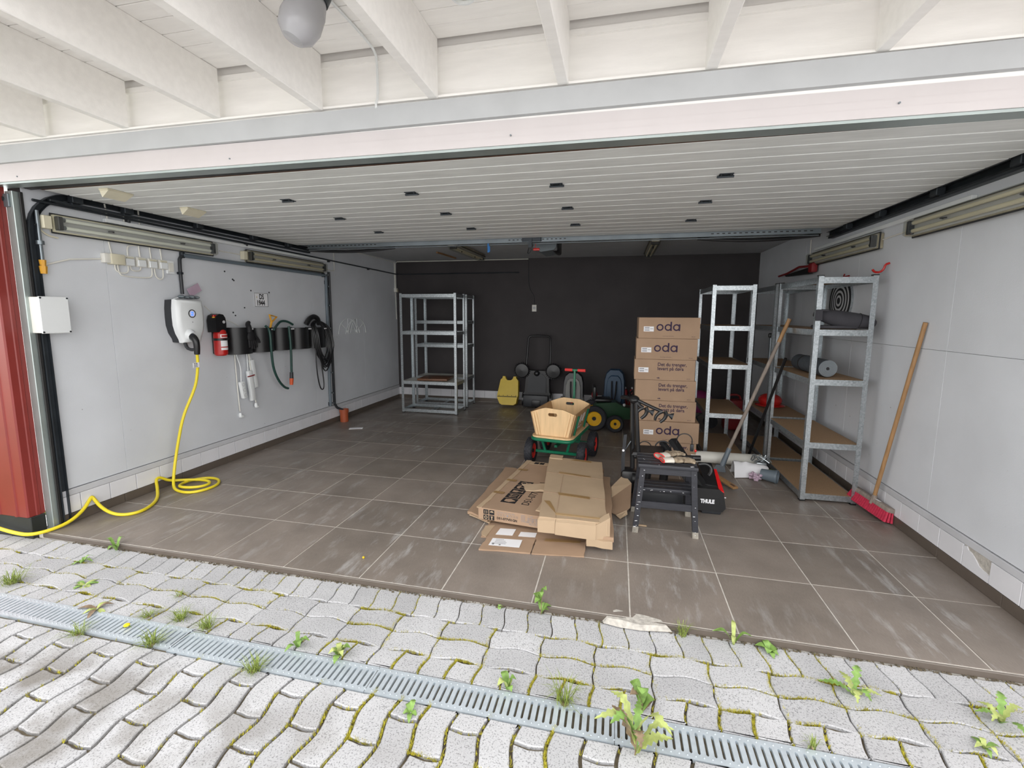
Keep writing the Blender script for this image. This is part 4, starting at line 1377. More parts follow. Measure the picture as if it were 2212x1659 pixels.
for k_ in range(11):
    y0_, y1_ = 2.90 + rn.uniform(-.03, .04), 3.20 + rn.uniform(-.05, .03)
    zb = 0.78 + rn.uniform(-.07, .12)
    xo = XL + 0.12 + rn.uniform(0, 0.05)
    pts = [(xo, y0_, 1.28), (xo + 0.01, y0_ + 0.02, 1.0), (xo, (y0_ + y1_) / 2 - 0.03, zb + 0.03), (xo, (y0_ + y1_) / 2 + 0.05, zb), (xo, y1_, zb + 0.15), (xo, y1_ + 0.01, 1.1), (xo - 0.02, y1_ - 0.03, 1.30), (XL + 0.06, (y0_ + y1_) / 2 + 0.03, 1.385 + rn.uniform(-.02, .02)), (XL + 0.08, y0_ + 0.03, 1.35)]
    b.tube(pts, 0.0085, seg=6, closed=True, smooth=2)
b.tube([(XL + 0.14, 2.90, 1.15), (XL + 0.14, 2.90, 0.75), (XL + 0.14, 2.95, 0.54), (XL + 0.14, 3.01, 0.50), (XL + 0.14, 3.04, 0.58), (XL + 0.14, 2.99, 0.9), (XL + 0.14, 2.98, 1.1)], 0.0075, seg=6, smooth=2)
part('loop', b, 'black_plastic', bc, world=True, split=True)
part('gland', B().tube([(XL + 0.05, 2.86, 1.34), (XL + 0.07, 2.90, 1.41), (XL + 0.07, 2.98, 1.44), (XL + 0.07, 3.06, 1.42), (XL + 0.06, 3.1, 1.34)], 0.03, seg=8, smooth=2), 'black_plastic', bc, world=True)

gl.location.y -= 0.11
sc.location.y -= 0.115
hs.location.y -= 0.155
hs.location.z += 0.02
bc.location.y -= 0.115
bc.location.z += 0.02
def power_strip(name, lab, p0, p1, w, outlets, cord, plug=None):
    t = thing(name, lab, 'power strip', p1, group='white extension leads below the first holder')
    a, c = Vector(p0), Vector(p1)
    d = (a - c); L_ = d.length
    mm_ = basis((a + c) / 2, (0, 0, 0) if False else d.normalized().cross(Vector((1, 0, 0))), d)
    part('body', B().box((0, 0, 0), (w, L_, 0.04), m=mm_, bev=0.008), 'white_plastic', t, world=True)
    for i in range(outlets):
        part('outlet', B().lathe([(0.017, 0), (0.017, 0.003), (0.013, 0.003), (0.012, 0.0), (0, 0)], mm_ @ Matrix.Translation((0, -L_ / 2 + (i + 0.6) * L_ / (outlets + .2), 0.0195)), seg=14), 'ring_grey', t, world=True)
    part('lead', B().tube(cord, 0.0055, seg=6, smooth=2), 'white_plastic', t, world=True)
    if plug:
        part('plug', B().cyl(plug, Vector(plug) + Vector((0, 0.01, -0.04)), 0.012, 0.019, seg=10).cyl(Vector(plug) + Vector((0.004, 0.014, -0.04)), Vector(plug) + Vector((0.004, 0.03, -0.06)), 0.004, seg=6), 'white_plastic', t, world=True)
    return t
X3 = XL + 0.05
power_strip('extension_lead', 'short white three way extension lead hanging lowest by the holders', (X3, 1.69, 0.80), (X3, 1.72, 0.625), 0.052, 3, [(X3, 1.70, 1.32), (X3 + 0.03, 1.66, 1.28), (X3 - .02, 1.66, 1.1), (X3, 1.70, 0.95), (X3, 1.69, 0.80)])
power_strip('extension_lead', 'long white extension lead tied with a red band', (X3, 1.80, 0.90), (X3, 1.83, 0.58), 0.055, 0, [(X3 - .01, 1.80, 1.10), (X3 - .01, 1.80, 0.9)])
power_strip('extension_lead', 'long plain white extension lead hanging furthest up', (X3 - .01, 1.85, 1.01), (X3 - .01, 1.89, 0.71), 0.05, 0, [(X3 - .01, 1.82, 1.10), (X3 - .01, 1.85, 1.0)])
rod('red_band', [(X3 + 0.024, 1.755, 0.842), (X3 + 0.03, 1.80, 0.846), (X3 + 0.02, 1.85, 0.85)], 0.006, 'dull_red', 'red rubber band around the white extension lead', 'band')
for lab, pts, plug in (('white lead with a plug hanging near the floor', [(X3, 1.69, 1.30), (XL + .02, 1.66, 1.2), (XL + .02, 1.668, 0.75), (XL + .02, 1.68, 0.49)], (XL + .02, 1.682, 0.475)), ('white lead with a plug dangling behind the long strips', [(X3, 1.81, 1.09), (X3, 1.835, 0.8), (X3, 1.855, 0.66), (X3, 1.868, 0.55)], (X3, 1.866, 0.545))):
    t = thing('plug_lead', lab, 'cord', plug)
    part('lead', B().tube(pts, 0.0055, seg=6, smooth=2), 'off_white', t, world=True)
    part('plug', B().cyl(plug, Vector(plug) + Vector((0, 0.0, -0.03)), 0.011, 0.018, seg=10).box(Vector(plug) + Vector((0, 0.012, -0.04)), (0.032, 0.04, 0.022), bev=0.006), 'white_plastic', t, world=True)

# white wire hooks sketched on the wall beyond the conduit
wh = thing('wire_rack', 'white bent wire holder mounted on the wall past the grey conduit', 'rack', (XL + 0.02, 3.82, 1.21))
def arc(yc, r0, z0, h, n=14, a0=0.0, a1=PI):
    return [(XL + 0.02, yc - r0 * math.cos(a0 + (a1 - a0) * i / n), z0 + h * math.sin(a0 + (a1 - a0) * i / n)) for i in range(n + 1)]
for nm, pts in (('bow', arc(3.70, 0.235, 1.21, 0.215)), ('bow', arc(3.94, 0.235, 1.21, 0.215))):
    part(nm, B().tube(pts, 0.005, seg=6), 'white_plastic', wh, world=True)
b = B()
for pts in ([(3.63, 1.21), (3.67, 1.30), (3.80, 1.41)], [(3.99, 1.21), (3.96, 1.30), (3.84, 1.41)], [(3.63, 1.21), (4.0, 1.21), (3.99, 1.265), (3.64, 1.265)], [(3.70, 1.28), (3.70, 1.42)], [(3.93, 1.28), (3.93, 1.42)], [(3.52, 1.36), (3.66, 1.27)], [(4.12, 1.36), (3.98, 1.27)], [(3.75, 1.22), (3.82, 1.36), (3.90, 1.22)]):
    b.tube([(XL + 0.02, y_, z_) for y_, z_ in pts], 0.004, seg=6)
part('cross_wire', b, 'white_plastic', wh, world=True, split=True)
b = B()
for y_, z_ in ((3.70, 1.24), (3.94, 1.24)):
    b.box((XL + 0.008, y_, z_), (0.022, 0.03, 0.03), bev=0.003)
part('mount', b, 'white_plastic', wh, world=True, split=True)

# corner socket, back-wall socket and their cables
k = thing('wall_socket', 'small grey socket in the far corner above the shelves', 'socket', (XL + 0.02, 5.22, 1.87))
part('base', B().box((XL + 0.025, 5.20, 1.90), (0.045, 0.07, 0.07), bev=0.005), 'off_white', k, world=True)
part('flap', B().box((XL + 0.05, 5.20, 1.893), (0.012, 0.058, 0.05), bev=0.004), 'cream', k, world=True)
k = thing('wall_socket', 'single white socket on the dark back wall', 'socket', (1.556, YB - 0.02, 1.55))
part('plate', B().box((1.556, YB - 0.012, 1.597), (0.075, 0.022, 0.11), bev=0.004), 'off_white', k, world=True)
part('insert', B().cyl((1.556, YB - 0.022, 1.60), (1.556, YB - 0.026, 1.60), 0.024, seg=16).box((1.556, YB - 0.027, 1.61), (0.008, 0.003, 0.008)), 'ring_grey', k, world=True)
rod('wall_cable', [(1.456, YB - 0.008, 2.36), (1.456, YB - 0.008, 1.98), (1.50, YB - 0.008, 1.86), (1.552, YB - 0.008, 1.80), (1.556, YB - 0.008, 1.65)], 0.005, 'charcoal_plastic', 'dark cable dropping to the socket on the back wall', 'cable', 1, 6)
rod('wall_cable', [(XL + 0.012, 5.215, 1.93), (XL + 0.012, 5.215, 2.34), (XL + 0.03, YB - 0.03, 2.385), (0.1, YB - 0.015, 2.385), (1.45, YB - 0.015, 2.385)], 0.008, 'off_white', 'white cable running from the corner socket along the ceiling edge', 'cable', 0, 6)
rod('wall_cable', [(XL + 0.012, 5.185, 1.93), (XL + 0.012, 5.185, 2.37), (XL + 0.012, 4.4, 2.385), (XL + 0.012, 3.3, 2.385)], 0.006, 'off_white', 'white cable from the corner socket along the side wall top', 'cable', 0, 6)
rod('wall_cable', [(XL + 0.012, 5.20, 1.86), (XL + 0.012, 5.22, 1.4)], 0.006, 'off_white', 'white cable dropping from the corner socket behind the shelves', 'cable', 0, 6)

# outdoor lamp on the soffit, spot and their wire
ol = thing('globe_lamp', 'grey glass globe lamp hanging under the white soffit', 'lamp', (1.69, -0.56, 2.55))
mg = Matrix.Translation((1.70, -0.50, 2.72)) @ Matrix.Rotation(-0.25, 4, 'X') @ Matrix.Rotation(0.35, 4, 'Y')
part('globe', B().lathe([(0.0, -0.20), (0.04, -0.193), (0.068, -0.165), (0.078, -0.12), (0.072, -0.06), (0.06, -0.02), (0.05, 0.0)], mg, seg=24, close=False), 'glass_grey', ol, world=True)
part('collar', B().lathe([(0.05, -0.012), (0.062, -0.01), (0.062, 0.03), (0.03, 0.05), (0.0, 0.05)], mg, seg=20, close=False), 'dark_steel', ol, world=True)
sp = thing('soffit_spot', 'round white fitting on the soffit between two rafters', 'lamp', (2.26, -0.34, 2.72))
part('ring', B().lathe([(0.052, 0.05), (0.055, 0.015), (0.048, 0.0), (0.040, 0.0), (0.036, 0.012)], Matrix.Translation((2.26, -0.355, 2.723)), seg=24, close=False), 'white_plastic', sp, world=True)
part('lens', B().lathe([(0.0, 0.004), (0.025, 0.006), (0.037, 0.014)], Matrix.Translation((2.26, -0.355, 2.723)), seg=20, close=False), 'cream', sp, world=True)
rod('lamp_wire', [(1.70, -0.45, 2.765), (1.705, -0.30, 2.766), (1.705, -0.10, 2.764), (1.706, -0.035, 2.75), (1.706, -0.022, 2.71), (1.706, -0.022, 2.55), (1.706, -0.045, 2.52), (1.71, -0.05, 2.49)], 0.006, 'white_plastic', 'white wire from the globe lamp down to the lintel', 'wire', 1, 6)

# ------------------------------------------------------------------ boltless steel shelves
def shelf_unit(lab, x0, y0, wx, wy, levels, board=None, rz=0.0, short_front=True, centre_bar=False, board_levels=None):
    """origin at the corner nearest the opening and the left wall; wx along X, wy along Y"""
    t = thing('steel_shelf', lab, 'shelf', (x0, y0, 0), rz, 'galvanised boltless shelving units')
    H, pw, th = 1.80, 0.036, 0.003
    for ix in (0, 1):
        for iy in (0, 1):
            X_, Y_ = ix * wx, iy * wy
            sx_, sy_ = (1, -1)[ix], (1, -1)[iy]
            b = B()
            poly = [(0, 0), (sx_ * pw, 0), (sx_ * pw, sy_ * th), (sx_ * th, sy_ * th), (sx_ * th, sy_ * pw), (0, sy_ * pw)]
            if sx_ * sy_ < 0:
                poly = poly[::-1]
            b.prism([(X_ + p[0], Y_ + p[1]) for p in poly], 0.008, H)
            po = part('post', b, 'galv', t)
            b = B()
            n = 52
            for i in range(n):
                z = 0.05 + i * 0.0335
                b.cyl((X_ + sx_ * pw * 0.5, Y_ - sy_ * 0.0008, z), (X_ + sx_ * pw * 0.5, Y_ + sy_ * 0.0002, z), 0.0034, seg=6)
                b.cyl((X_ - sx_ * 0.0008, Y_ + sy_ * pw * 0.5, z), (X_ + sx_ * 0.0002, Y_ + sy_ * pw * 0.5, z), 0.0034, seg=6)
            part('rivet_holes', b, 'ring_grey' if short_front else 'dark_steel', po, stuff=True)
            part('foot_cap', B().box((X_ + sx_ * pw / 2, Y_ + sy_ * pw / 2, 0.006), (pw + 0.006, pw + 0.006, 0.012), bev=0.002), 'black_plastic', t)
            part('top_cap', B().box((X_ + sx_ * pw / 2, Y_ + sy_ * pw / 2, H + 0.002), (pw + 0.004, pw + 0.004, 0.008), bev=0.002), 'black_plastic', t)
    for z in levels:
        hb = 0.048
        for iy in (0, 1):
            Y_ = iy * wy; sy_ = (1, -1)[iy]
            b = B().box((wx / 2, Y_ + sy_ * 0.006, z - hb / 2), (wx - 2 * pw + 0.008, 0.004, hb), bev=0.001).box((wx / 2, Y_ + sy_ * 0.016, z - hb + 0.014), (wx - 2 * pw, 0.02, 0.003))
            part('beam', b, 'galv', t)
        for ix in (0, 1):
            X_ = ix * wx; sx_ = (1, -1)[ix]
            b = B().box((X_ + sx_ * 0.006, wy / 2, z - hb / 2), (0.004, wy - 2 * pw + 0.008, hb), bev=0.001).box((X_ + sx_ * 0.016, wy / 2, z - hb + 0.014), (0.02, wy - 2 * pw, 0.003))
            part('beam', b, 'galv', t)
        if centre_bar:
            part('centre_bar', B().box((wx * 0.5, wy / 2, z - 0.03), (0.05, wy - 0.02, 0.012), bev=0.002), 'galv', t)
        if board and (board_levels is None or z in board_levels):
            part('shelf_board', B().box((wx / 2, wy / 2, z - 0.004), (wx - 0.018, wy - 0.018, 0.007), bev=0.001), board, t)
    return t
LV = [1.79, 1.39, 1.0, 0.49, 0.065]
shelf_unit('tall steel shelf with brown boards nearest the red broom', 4.385, 1.795, 0.40, 0.905, LV, 'chipboard')
shelf_unit('tall steel shelf standing behind the one with the rolled mats', 4.385, 2.775, 0.40, 0.905, LV, 'chipboard')
shelf_unit('steel shelf with brown boards right behind the stacked cartons', 3.812, 2.79, 0.405, 0.905, LV, 'chipboard', rz=-0.02)
shelf_unit('empty steel shelf with a brown slab lying on it', -0.275, 4.13, 0.885, 0.40, [1.785, 1.237, 0.49, 0.065], 'off_white', short_front=False, centre_bar=True, board_levels=[0.49])
shelf_unit('empty steel shelf against the dark wall behind another shelf', -0.30, 4.70, 0.885, 0.40, [1.79, 1.388, 1.012, 0.49, 0.065], 'off_white', short_front=False, centre_bar=True, board_levels=[0.49])

m = Matrix.Translation((0.19, 4.36, 0.50)) @ Matrix.Rotation(0.10, 4, 'Z')
bp2 = thing('wood_slab', 'brown varnished slab lying across the empty shelf', 'panel', m=m)
part('slab', B().box((0, 0, 0.016), (0.46, 0.42, 0.030), bev=0.007), 'board_brown', bp2)
part('lower_slab', B().box((0.01, 0.004, 0.0035), (0.44, 0.40, 0.006), bev=0.001), 'board_brown', bp2)
part('finger_hole', B().cyl((-0.05, -0.15, 0.0305), (-0.05, -0.15, 0.0318), 0.02, seg=16), 'ink_black', bp2)

# ------------------------------------------------------------------ stacked cartons
def ring(b, cx, cy, ro, ri, z, m, seg=28, h=0.0006):
    A = [b.bm.verts.new(m @ Vector((cx + ro * math.cos(2 * PI * i / seg), cy + ro * math.sin(2 * PI * i / seg), z))) for i in range(seg)]
    C_ = [b.bm.verts.new(m @ Vector((cx + ri * math.cos(2 * PI * i / seg), cy + ri * math.sin(2 * PI * i / seg), z))) for i in range(seg)]
    for i in range(seg):
        j = (i + 1) % seg
        b.bm.faces.new((A[i], A[j], C_[j], C_[i]))

BW, BH, BD = 0.583, 0.2095, 0.39
stack = [  # left x, front y, print, label
    (3.127, 2.595, 'oda', True, 'bottom carton of the stack, half hidden by the step stool'),
    (3.143, 2.575, 'oda', True, 'second lowest carton, printed oda, jutting to the right'),
    (3.100, 2.595, 'det', False, 'third lowest carton, text but no barcode label'),
    (3.092, 2.600, 'det', False, 'fourth lowest carton, text but no barcode label, above another such'),
    (3.078, 2.600, 'det', True, 'carton with text and a barcode label below the two oda cartons'),
    (3.088, 2.600, 'oda', True, 'carton printed oda just below the topmost one'),
    (3.100, 2.605, 'oda', True, 'topmost carton of the stack, printed oda'),
]
for i, (bx, by, pr_, lb, lab) in enumerate(stack):
    z0 = i * (BH + 0.0008)
    rz = [-0.015, -0.03, 0.01, -0.01, -0.02, -0.015, 0.005][i]
    t = thing('carton', lab, 'box', (bx + BW / 2, by + BD / 2, z0), rz, 'stacked brown delivery cartons')
    part('body', B().box((0, 0, BH / 2), (BW, BD, BH - 0.001), bev=0.0025), 'cardboard', t)
    part('lid_flap', B().box((0, -BD / 4 + 0.001, BH + 0.0002 - 0.001), (BW - 0.004, BD / 2 - 0.004, 0.0012)), 'cardboard', t)
    part('lid_flap', B().box((0, BD / 4 - 0.001, BH + 0.0002 - 0.001), (BW - 0.004, BD / 2 - 0.004, 0.0012)), 'cardboard', t)
    f = MW[t.name] @ basis((-BW / 2, -BD / 2 - 0.0012, 0), (1, 0, 0), (0, 0, 1))
    if i == 0:
        pr_ = 'det'
    if pr_ == 'oda':
        b = B()
        ring(b, 0.2055, BH - 0.0985, 0.0338, 0.0205, 0.0, f)
        ring(b, 0.2826, BH - 0.0985, 0.0338, 0.0205, 0.0, f)
        ring(b, 0.3617, BH - 0.0985, 0.0338, 0.0205, 0.0, f)
        for x_, h_ in ((0.3105, 0.090), (0.3895, 0.066)):
            v = [b.bm.verts.new(f @ Vector(p)) for p in ((x_ - 0.0075, BH - 0.1323, 0.0002), (x_ + 0.0075, BH - 0.1323, 0.0002), (x_ + 0.0075, BH - 0.1323 + h_, 0.0002), (x_ - 0.0075, BH - 0.1323 + h_, 0.0002))]
            b.bm.faces.new(v)
        part('logo', b, 'ink_purple', t, world=True)
        text_part('Det du trenger, levert på døra', 0.0085, 'ink_purple', t, f @ Matrix.Translation((0.235, 0.022, 0)), name='small_print')
    else:
        text_part('Det du trenger,\nlevert på døra', 0.047, 'ink_purple', t, f @ Matrix.Translation((0.225, BH - 0.064, 0)), name='slogan', bold=0.0008, sx=0.93)
        text_part('oda', 0.018, 'ink_purple', t, f @ Matrix.Translation((0.222, 0.018, 0)), name='small_print', bold=0.0008)
    text_part('oda.com', 0.011, 'ink_purple', t, f @ Matrix.Translation((0.505, 0.018, 0)), name='small_print')
    if lb:
        lx, ly = (0.049, BH - 0.140) if pr_ == 'oda' else (0.040, BH - 0.133)
        s_ = part('barcode_label', B().box((lx + 0.049, ly + 0.025, 0.0004), (0.098, 0.05, 0.0008), m=f), 'paper_white', t, world=True)
        b = B()
        for k in range(3):
            b.box((lx + 0.032, ly + 0.013 + k * 0.0125, 0.0012), (0.047, 0.009 if k != 1 else 0.004, 0.0004), m=f)
        b.box((lx + 0.077, ly + 0.026, 0.0012), (0.028, 0.005, 0.0004), m=f)
        part('barcode', b, 'ink_grey', s_, world=True, stuff=True)

# ------------------------------------------------------------------ wooden hand wagon
wg = thing('hand_wagon', 'wooden hand wagon with a green steel frame and four black tyres', 'wagon', (2.315, 2.075, 0.0), -0.17)
def rrect(hx, y0, y1, r, n=6):
    pts = []
    for cx_, cy_, a0 in ((hx - r, y0 + r, -PI / 2), (hx - r, y1 - r, 0), (-hx + r, y1 - r, PI / 2), (-hx + r, y0 + r, PI)):
        for i in range(n + 1):
            a = a0 + PI / 2 * i / n
            pts.append((cx_ + r * math.cos(a), cy_ + r * math.sin(a)))
    return pts
part('deck', B().prism(rrect(0.205, -0.055, 0.685, 0.07), 0.318, 0.333), 'pine', wg)
part('frame_tube', B().tube([(x_, y_, 0.300) for x_, y_ in rrect(0.203, -0.053, 0.683, 0.07)], 0.0165, seg=10, closed=True), 'green_paint', wg)

def board_with_hole(outer, hc, hw, hh, t0, t1, m):
    """flat board (outer polygon, star-shaped about hc) with a stadium hole"""
    b = B()
    N = 40
    def hole(a):
        c, s_ = math.cos(a), math.sin(a)
        r = hh
        dx = hw - hh
        # stadium support
        x_ = (dx if c > 0 else -dx) + r * c
        return (hc[0] + x_, hc[1] + r * s_)
    def outp(p):
        d = Vector((p[0] - hc[0], p[1] - hc[1]))
        best = None
        for i in range(len(outer)):
            a_, c_ = Vector(outer[i]), Vector(outer[(i + 1) % len(outer)])
            e = c_ - a_
            den = d.x * e.y - d.y * e.x
            if abs(den) < 1e-12:
                continue
            w = a_ - Vector(hc)
            tt = (w.x * e.y - w.y * e.x) / den
            u = (w.x * d.y - w.y * d.x) / den
            if tt > 0 and -1e-6 <= u <= 1 + 1e-6 and (best is None or tt < best):
                best = tt
        return (hc[0] + d.x * best, hc[1] + d.y * best)
    angs = [2 * PI * i / N for i in range(N)]
    hs_ = [hole(a) for a in angs]
    os_ = [outp(p) for p in hs_]
    # snap nearest outline sample to true corners
    for c in outer:
        k = min(range(N), key=lambda i: (os_[i][0] - c[0]) ** 2 + (os_[i][1] - c[1]) ** 2)
        os_[k] = tuple(c)
    rings = []
    for pts, z in ((hs_, t0), (os_, t0), (os_, t1), (hs_, t1)):
        rings.append([b.bm.verts.new((p[0], p[1], z)) for p in pts])
    for q in range(4):
        A, C_ = rings[q], rings[(q + 1) % 4]
        for i in range(N):
            j = (i + 1) % N
            b.bm.faces.new((A[i], A[j], C_[j], C_[i]))
    bmesh.ops.transform(b.bm, matrix=m, verts=b.bm.verts)
    return b
top = [(0.215 * math.cos(0) * (1 - 2 * i / 12.0), 0) for i in range(13)]
outer = [(-0.163, 0.0), (0.163, 0.0)] + [(0.213 - 0.426 * i / 12, 0.222 + 0.056 * math.sin(PI * i / 12)) for i in range(13)]
for y_, nm in ((0.0, 'front_board'), (0.618, 'rear_board')):
    fm = basis((0, y_, 0.334), (1, 0, 0), (0, 0, 1))
    ob_ = part(nm, board_with_hole(outer, (0, 0.208), 0.045, 0.016, -0.008, 0.008, fm), 'pine', wg)
    for sg in (-1, 1):
        for k in (0, 1):
            xb, xt = sg * (0.150 - 0.026 * k), sg * (0.198 - 0.026 * k)
            b = B()
            yy = y_ - 0.009 if nm == 'front_board' else y_ + 0.009
            b.hexa([(xb - 0.009, yy - 0.008, 0.336), (xb + 0.009, yy - 0.008, 0.336), (xb + 0.009, yy + 0.006, 0.336), (xb - 0.009, yy + 0.006, 0.336)],
                   [(xt - 0.009, yy - 0.008, 0.552 + 0.010 * k), (xt + 0.009, yy - 0.008, 0.552 + 0.010 * k), (xt + 0.009, yy + 0.006, 0.552 + 0.010 * k), (xt - 0.009, yy + 0.006, 0.552 + 0.010 * k)])
            part('guide_batten', b, 'pine', ob_)
for sg in (-1, 1):
    b = B()
    b.hexa([(sg * 0.165, 0.0, 0.336), (sg * 0.175, 0.0, 0.336), (sg * 0.175, 0.618, 0.336), (sg * 0.165, 0.618, 0.336)], [(sg * 0.216, 0.0, 0.555), (sg * 0.227, 0.0, 0.555), (sg * 0.227, 0.618, 0.555), (sg * 0.216, 0.618, 0.555)])
    sd = part('side_board', b, 'pine_dark', wg)
    for y_ in (0.11, 0.50):
        b = B()
        b.hexa([(sg * 0.176, y_ - 0.014, 0.325), (sg * 0.192, y_ - 0.014, 0.325), (sg * 0.192, y_ + 0.014, 0.325), (sg * 0.176, y_ + 0.014, 0.325)], [(sg * 0.222, y_ - 0.014, 0.525), (sg * 0.238, y_ - 0.014, 0.525), (sg * 0.238, y_ + 0.014, 0.525), (sg * 0.222, y_ + 0.014, 0.525)])
        part('stake', b, 'green_paint', wg)
# chalk scribbles on the right side board
def side_pt(y_, h):
    return (0.1755 + 0.052 * h + 0.0025, y_, 0.336 + 0.219 * h)
b = B()
for seq in ([(0.20, 0.35), (0.25, 0.80), (0.29, 0.40)], [(0.22, 0.55), (0.28, 0.55)], [(0.33, 0.80), (0.33, 0.45), (0.37, 0.40), (0.40, 0.80)], [(0.14, 0.18), (0.17, 0.30), (0.20, 0.16), (0.24, 0.28), (0.28, 0.18), (0.33, 0.26), (0.38, 0.20)]):
    b.tube([side_pt(*p) for p in seq], 0.003, seg=5)
part('chalk_scribble', b, 'ring_grey', sd if False else wg, stuff=True)
def wheel(t, c, ax, r, w, rim_mt, name='wheel', tyre_mt='tyre', knobs=True):
    m_ = basis(c, Vector(ax).orthogonal(), Vector(ax).cross(Vector(ax).orthogonal()))
    hw = w / 2
    tyre = part(name, B().lathe([(r * 0.56, -hw * 0.7), (r * 0.72, -hw * 0.98), (r * 0.88, -hw), (r * 0.97, -hw * 0.72), (r, -hw * 0.3), (r, hw * 0.3), (r * 0.97, hw * 0.72), (r * 0.88, hw), (r * 0.72, hw * 0.98), (r * 0.56, hw * 0.7), (r * 0.56, -hw * 0.7)], m_, seg=28, close=False), tyre_mt, t)
    part('rim', B().lathe([(r * 0.16, -hw * 0.5), (r * 0.22, -hw * 0.55), (r * 0.5, -hw * 0.55), (r * 0.575, -hw * 0.78), (r * 0.575, hw * 0.78), (r * 0.5, hw * 0.55), (r * 0.22, hw * 0.55), (r * 0.16, hw * 0.5), (r * 0.16, -hw * 0.5)], m_, seg=24, close=False), rim_mt, tyre)
    part('hub', B().cyl(m_ @ Vector((0, 0, -hw * 0.7)), m_ @ Vector((0, 0, hw * 0.7)), r * 0.15, seg=12), 'black_plastic', tyre)
    if knobs:
        b = B()
        n = 22
        for i in range(n):
            for k, (zz, off) in enumerate(((-0.62, 0.5), (-0.2, 0), (0.2, 0.5), (0.62, 0))):
                a = 2 * PI * (i + off) / n
                rr = r * (0.985 if abs(zz) > 0.5 else 1.0)
                mk = m_ @ Matrix.Rotation(a, 4, 'Z') @ Matrix.Translation((rr, 0, zz * hw))
                b.box((0, 0, 0), (0.006, r * 0.17, hw * 0.3), m=mk)
        part('tread', b, tyre_mt, tyre, stuff=True)
    return tyre
# front axle turned a little, rear axle square
for y_, ang in ((0.13, 0.06), (0.60, 0.0)):
    am = Matrix.Translation((0, y_, 0)) @ Matrix.Rotation(ang, 4, 'Z')
    part('axle_beam', B().box((0, 0, 0.135), (0.42, 0.024, 0.026), m=am, bev=0.002), 'green_paint', wg)
    for sg in (-1, 1):
        b = B()
        p0, p1 = am @ Vector((sg * 0.11, 0, 0.14)), am @ Vector((sg * 0.15, -0.02, 0.292))
        b.hexa([(p0.x - 0.012, p0.y - 0.008, p0.z), (p0.x + 0.012, p0.y - 0.008, p0.z), (p0.x + 0.012, p0.y + 0.008, p0.z), (p0.x - 0.012, p0.y + 0.008, p0.z)], [(p1.x - 0.012, p1.y - 0.008, p1.z), (p1.x + 0.012, p1.y - 0.008, p1.z), (p1.x + 0.012, p1.y + 0.008, p1.z), (p1.x - 0.012, p1.y + 0.008, p1.z)])
        part('axle_strut', b, 'green_paint', wg)
        wheel(wg, am @ Vector((sg * 0.262, 0, 0.13)), am.to_3x3() @ Vector((sg, 0, 0)), 0.13, 0.078, 'red_rim')
part('centre_beam', B().box((0, 0.36, 0.20), (0.03, 0.5, 0.025), bev=0.002), 'green_paint', wg)
b = B().tube([(0, 0.62, 0.15), (0.0, 0.72, 0.19), (0.0, 0.77, 0.30), (-0.005, 0.80, 0.88)], 0.013, seg=10, smooth=1)
dh = part('drawbar', b, 'green_paint', wg)
part('cross_grip', B().cyl((-0.115, 0.80, 0.885), (-0.03, 0.80, 0.885), 0.017, seg=12).cyl((0.03, 0.80, 0.885), (0.115, 0.80, 0.885), 0.017, seg=12), 'red_trim', dh, split=True)
part('cross_tube', B().cyl((-0.035, 0.80, 0.885), (0.035, 0.80, 0.885), 0.013, seg=10), 'green_paint', dh)

# ------------------------------------------------------------------ pedal tractor
pt = thing('pedal_tractor', 'green pedal tractor with yellow wheels behind the wagon', 'toy tractor', (2.95, 3.95, 0), 0.10)
b = B().prism([(-0.30, 0.14), (0.28, 0.14), (0.34, 0.20), (0.30, 0.27), (0.05, 0.30), (-0.05, 0.36), (-0.30, 0.34), (-0.36, 0.24)], -0.11, 0.11, basis((0, 0, 0), (1, 0, 0), (0, 0, 1)))
part('body', b, 'tractor_green', pt)
part('hood', B().box((0.30, 0, 0.29), (0.30, 0.20, 0.12), bev=0.03), 'tractor_green', pt)
part('seat', B().box((-0.22, 0, 0.38), (0.22, 0.24, 0.04), bev=0.015).box((-0.33, 0, 0.47), (0.04, 0.24, 0.18), bev=0.015), 'black_plastic', pt)
part('steering_wheel', B().tube([(0.14 + 0.075 * math.cos(a) * 0.5, 0.10 * math.sin(a), 0.44 + 0.075 * math.cos(a) * 0.9) for a in [2 * PI * i / 18 for i in range(18)]], 0.012, seg=8, closed=True).cyl((0.18, 0, 0.32), (0.14, 0, 0.44), 0.012, seg=8).box((0.14, 0, 0.44), (0.03, 0.17, 0.025)), 'black_plastic', pt)
for (x_, r_, w_) in ((-0.24, 0.15, 0.08), (0.30, 0.15, 0.08)):
    part('axle', B().cyl((x_, -0.20, r_), (x_, 0.20, r_), 0.012, seg=8), 'dark_steel', pt)
fx = (-0.075, 0.115)
wheel(pt, (-0.075 + 0.0, -0.26, 0.112), (0, -1, 0), 0.112, 0.07, 'tractor_yellow', knobs=False)
wheel(pt, (-0.34, -0.22, 0.165), (0, -1, 0), 0.165, 0.08, 'tractor_yellow', knobs=False)
wheel(pt, (-0.34, 0.22, 0.165), (0, 1, 0), 0.165, 0.08, 'tractor_yellow', knobs=False)
wheel(pt, (0.30, 0.22, 0.112), (0, 1, 0), 0.112, 0.07, 'tractor_yellow', knobs=False)
part('front_fork', B().tube([(0.0, 0.0, 0.20), (-0.05, -0.12, 0.16), (-0.075, -0.22, 0.112)], 0.014, seg=8), 'tractor_green', pt)
part('head_lamp', B().ball((0.05, -0.115, 0.33), 0.02), 'ring_grey', pt)

